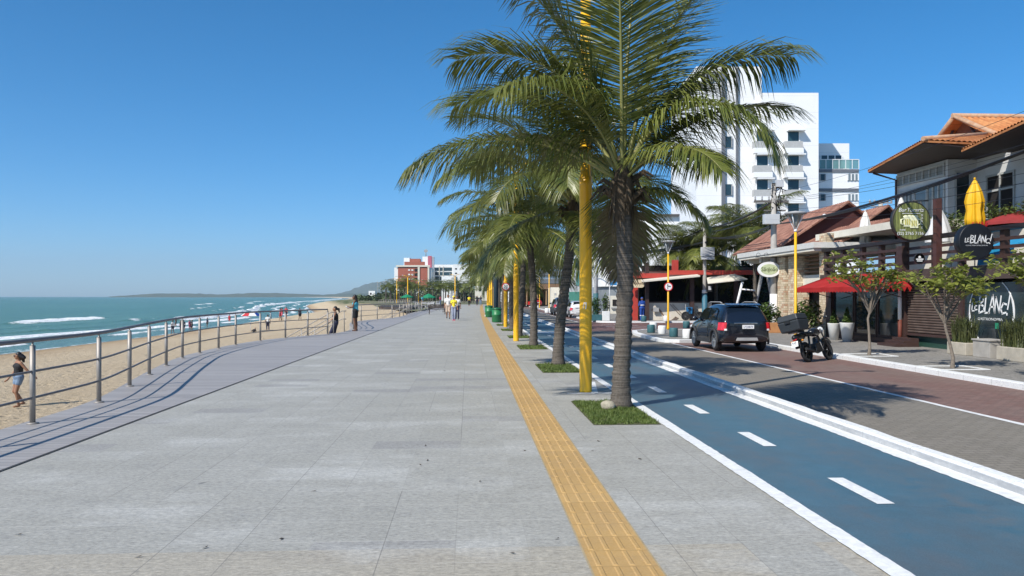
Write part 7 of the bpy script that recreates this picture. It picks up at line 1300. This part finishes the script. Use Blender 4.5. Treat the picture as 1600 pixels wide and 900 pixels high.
# street worker and rider
p = wp(1003.3, 58.8, ZW); t, J = person('street worker in blue uniform with pale bands sweeping by the restaurant wall', (p.x, p.y, ZW), R(20), 1.68, M_SKIN_B, M_BLUEU, M_BLUEU, None, dict(el=(-.24, .04, 1.14), wl=(-.16, .24, 1.02), er=(.24, .04, 1.14), wr=(.14, .26, .92)), .016, 1.92, .95, M_BTOP, cap=M_BLUEU, bulk=1.12)
mb = MB(); mb.lathe([(.165, -.03), (.168, .03)], J['ch'] - Vector((0, 0, .12)), 18)
for a in 'lr': mb.lathe([(.086, -.025), (.084, .025)], J['k' + a] - Vector((0, 0, .08)), 12)
mb.build('reflective_band', M_WHITE, t); mb = MB(); mb.tube([(-.14, .28, 1.1), (.10, .42, .05)], .015, 6); mb.box((.12, .44, .04), (.35, .08, .07)); o_ = mb.build('broom', M_DB); o_.location = p; o_.rotation_euler = (0, 0, R(20)); tag(o_, 'broom held by the street worker in blue', 'broom')
p = wp(1199.5, 45, ZR); t, J = person('motorcycle rider in grey shirt and dark helmet behind the parked car', (p.x, p.y, ZR + .02), R(-75), 1.7, M_SKIN_T, mat('slate_cotton', (.09, .09, .13), .8, .15, 6), M_NAVYC, None, dict(pv=(0, -.02, .90), hl=(-.09, 0, .88), hr=(.09, 0, .88), ch=(0, .10, 1.20), nk=(0, .16, 1.36), hd=(0, .22, 1.52), sl=(-.17, .14, 1.32), sr=(.17, .14, 1.32), kl=(-.2, .38, .72), kr=(.2, .38, .72), al=(-.2, .25, .32), ar=(.2, .25, .32), el=(-.25, .36, 1.12), er=(.25, .36, 1.12), wl=(-.28, .58, 1.05), wr=(.28, .58, 1.05)), .018, 1.9, .95, M_BTOP)
mb = MB(); mb.ball(J['hd'] + Vector((0, 0, .02)), (.145, .16, .15), 16, 10); mb.build('helmet', M_MB, t); mb = MB(); mb.ball(J['hd'] + Vector((0, .045, .01)), (.125, .13, .06), 14, 8); mb.build('visor', M_CGL, t)
# bathers and beach goers
bt = [(270, 522, 505, M_WSH, M_NAVYC, 'bather in white shirt and dark shorts at the water edge'), (275, 512, 503, M_BTOP, M_BTOP, 'thin bather in dark swimwear behind the white shirted one'), (282.5, 520, 502, M_BTOP, M_NAVYC, 'left one of a dark clad pair standing at the water edge'), (287, 519, 502, M_BTOP, M_BTOP, 'right one of a dark clad pair standing at the water edge'), (296.5, 518, 503, M_PINK, M_PINK, 'bather in pink swimwear beside a dark clad one'), (300, 518, 503, M_BTOP, M_NAVYC, 'bather in dark swimwear beside the pink one'), (324, 513, 499, M_NAVYC, M_BTOP, 'lone slim bather wading in the wash'), (358.5, 506, 494, M_REDC, M_REDC, 'bather in red standing among the breakers'), (423, 500, 492, M_WSH, M_WSH, 'bather in white shirt in the shallows'), (438, 501, 492, M_PINK, M_REDC, 'left one of three reddish bathers in the shallows'), (440.5, 500, 491.5, M_REDC, M_PINK, 'middle one of three reddish bathers in the shallows'), (447, 498, 490, M_REDC, M_NAVYC, 'right one of three reddish bathers in the shallows'), (468.5, 496.5, 488, M_NAVYC, M_BTOP, 'dark clad bather at the water edge farthest along the beach')]
for i, (px, py, hy, tp, bo_, lb) in enumerate(bt):
    Y = min(1.68 * F / (py - hy), 150); p = P(px, HZ, Y); z0 = CH + (HZ - py) / F * Y; p.z = max(SEA - .25, beach_z(p.x, p.y))
    for it in range(60):
        Y = (CH - p.z) * F / (py - HZ); p = P(px, HZ, Y); p.z = max(SEA - .25, beach_z(p.x, p.y))
    person(lb, tuple(p), R(60 + i * 47 % 200), 1.68, M_SKIN_T if i % 2 else M_SKIN_B, tp, bo_, 'short', dict(kl=(-.10, .10, .5), al=(-.12, .1, .08), ar=(.12, -.1, .08)), .035, .5, .4, group='bathers along the shore')
def on_sand(px, py):
    z0 = -1.9
    for it in range(40): p = G(px, py, z0); z0 = beach_z(p.x, p.y)
    p.z = z0; return p
p = on_sand(418.5, 517.5); person('person in white top and dark trousers walking on the dry sand', tuple(p), R(20), 1.7, M_SKIN_B, M_WSH, M_NAVYC, 'short', dict(kl=(-.1, .1, .5), ar=(.1, -.12, .08)), .03, 1.7, .5)
p = on_sand(397, 519); person('sunbather lying on the sand near the red and white parasol', (p.x, p.y, p.z + .06), R(10), 1.6, M_SKIN_T, M_BTOP, M_BTOP, 'long', dict(pv=(0, 0, .10), hl=(-.09, .05, .09), hr=(.09, .05, .09), kl=(-.09, .5, .12), kr=(.09, .45, .38), al=(-.09, .92, .08), ar=(.09, .72, .08), ch=(0, -.32, .11), nk=(0, -.50, .14), hd=(0, -.66, .17), sl=(-.17, -.45, .1), sr=(.17, -.45, .1), el=(-.3, -.25, .05), er=(.3, -.25, .05), wl=(-.26, .0, .05), wr=(.26, 0, .05)), .03, .4, .3, group='sunbathers')
p = on_sand(391, 518); t = thing('beach_parasol', 'open red white and blue beach parasol planted in the sand', 'parasol', tuple(p)); mb = MB(); mb.tube([(0, 0, -.2), (.1, 0, 2.1)], .025, 6); mb.build('pole', M_WHITE, t)
for i in range(8):
    mb = MB(); a0, a1 = i * pi / 4, (i + 1) * pi / 4; ap = Vector((.1, 0, 2.15)); r1 = [Vector((.1 + .65 * cos(a), .65 * sin(a), 1.98)) for a in (a0, a1)]; r2 = [Vector((.1 + 1.1 * cos(a), 1.1 * sin(a), 1.66)) for a in (a0, a1)]; mb.slab([ap, r1[0], r1[1]], .01); mb.slab([r1[0], r2[0], r2[1], r1[1]], .01); mb.build('panel', (M_WSH, M_REDC, M_WSH, M_BLUEU)[i % 4], t)
# green parasols and cafe furniture at the far kiosk
M_GRC = mat('green_canvas', (.01, .22, .10), .7, .1, 3, trans=.1)
def parasol(loc, label, r=1.35, h=2.5):
    t = thing('garden_umbrella', label, 'umbrella', loc, 0, 'green parasols at the far kiosk'); mb = MB(); mb.tube([(0, 0, 0), (0, 0, h)], .03, 6); mb.build('pole', M_STRIP, t); mb = MB(); mb.lathe([(.03, h), (r * .5, h - .25), (r, h - .55), (r, h - .68), (r * .97, h - .6), (.03, h - .1)], (0, 0, 0), 8, smooth=False); mb.build('canopy', M_GRC, t); return t
parasol(tuple(wp(669.5, 118, 0)), 'bright green open parasol over the far kiosk tables', 1.1, 2.0); parasol(tuple(wp(636, 150, 0)), 'second smaller green parasol farther left at the kiosk', 1.2, 2.0)
kt = None; rr = random.Random(9)
for i in range(16):
    Y = rr.uniform(84, 126); px = rr.uniform(645, 690); p = wp(px, Y, .0); lb = 'pale metal cafe chair among those at the far kiosk'
    if kt is None:
        kt = thing('cafe_chair', lb, 'chair', tuple(p), 0, 'cafe chairs at the far kiosk'); mb = MB(); mb.box((0, 0, .45), (.42, .42, .04)); mb.build('seat', M_STRIP, kt); mb = MB(); mb.tube([(-.19, .2, .45), (-.19, .25, .9), (.19, .25, .9), (.19, .2, .45)], .03, 5); mb.box((0, .24, .75), (.36, .03, .2)); mb.build('backrest', M_STRIP, kt)
        for sx in (-1, 1):
            for sy in (-1, 1): mb = MB(); mb.tube([(sx * .18, sy * .18, 0), (sx * .18, sy * .18, .45)], .022, 5); mb.build('leg', M_STRIP, kt)
        ktree = [(k_, []) for k_ in kids(kt)]
    else: dup(kt, tuple(p), rr.uniform(0, 6), tree=ktree)
# small leaves and dark spots blown onto the slabs
rr = random.Random(15)
for px, py in ((29, 836), (320, 857), (215, 871), (440, 843), (490, 768), (657, 727), (665, 697), (750, 753), (800, 865), (668, 720), (695, 580), (820, 705), (870, 843), (935, 690), (925, 705), (1000, 718)):
    p = G(px, py, 0); mb = MB(); L_ = rr.uniform(.012, .028); a = rr.uniform(0, 6.28)
    mb.add([(-L_, 0, .004), (-L_ * .3, -L_ * .35, .010), (L_ * .6, -L_ * .25, .008), (L_, 0, .014), (L_ * .5, L_ * .3, .006), (-L_ * .3, L_ * .3, .005)], [(0, 1, 2, 3, 4, 5)]); o_ = mb.build('dry_leaf', mat('dry_leaf', (.06, .045, .03), .8, .3, 20), fix=False); o_.location = p; o_.rotation_euler = (0, 0, a); tag(o_, 'small dark dry leaf lying on the grey promenade slabs', 'leaf', 'dry leaves on the promenade')
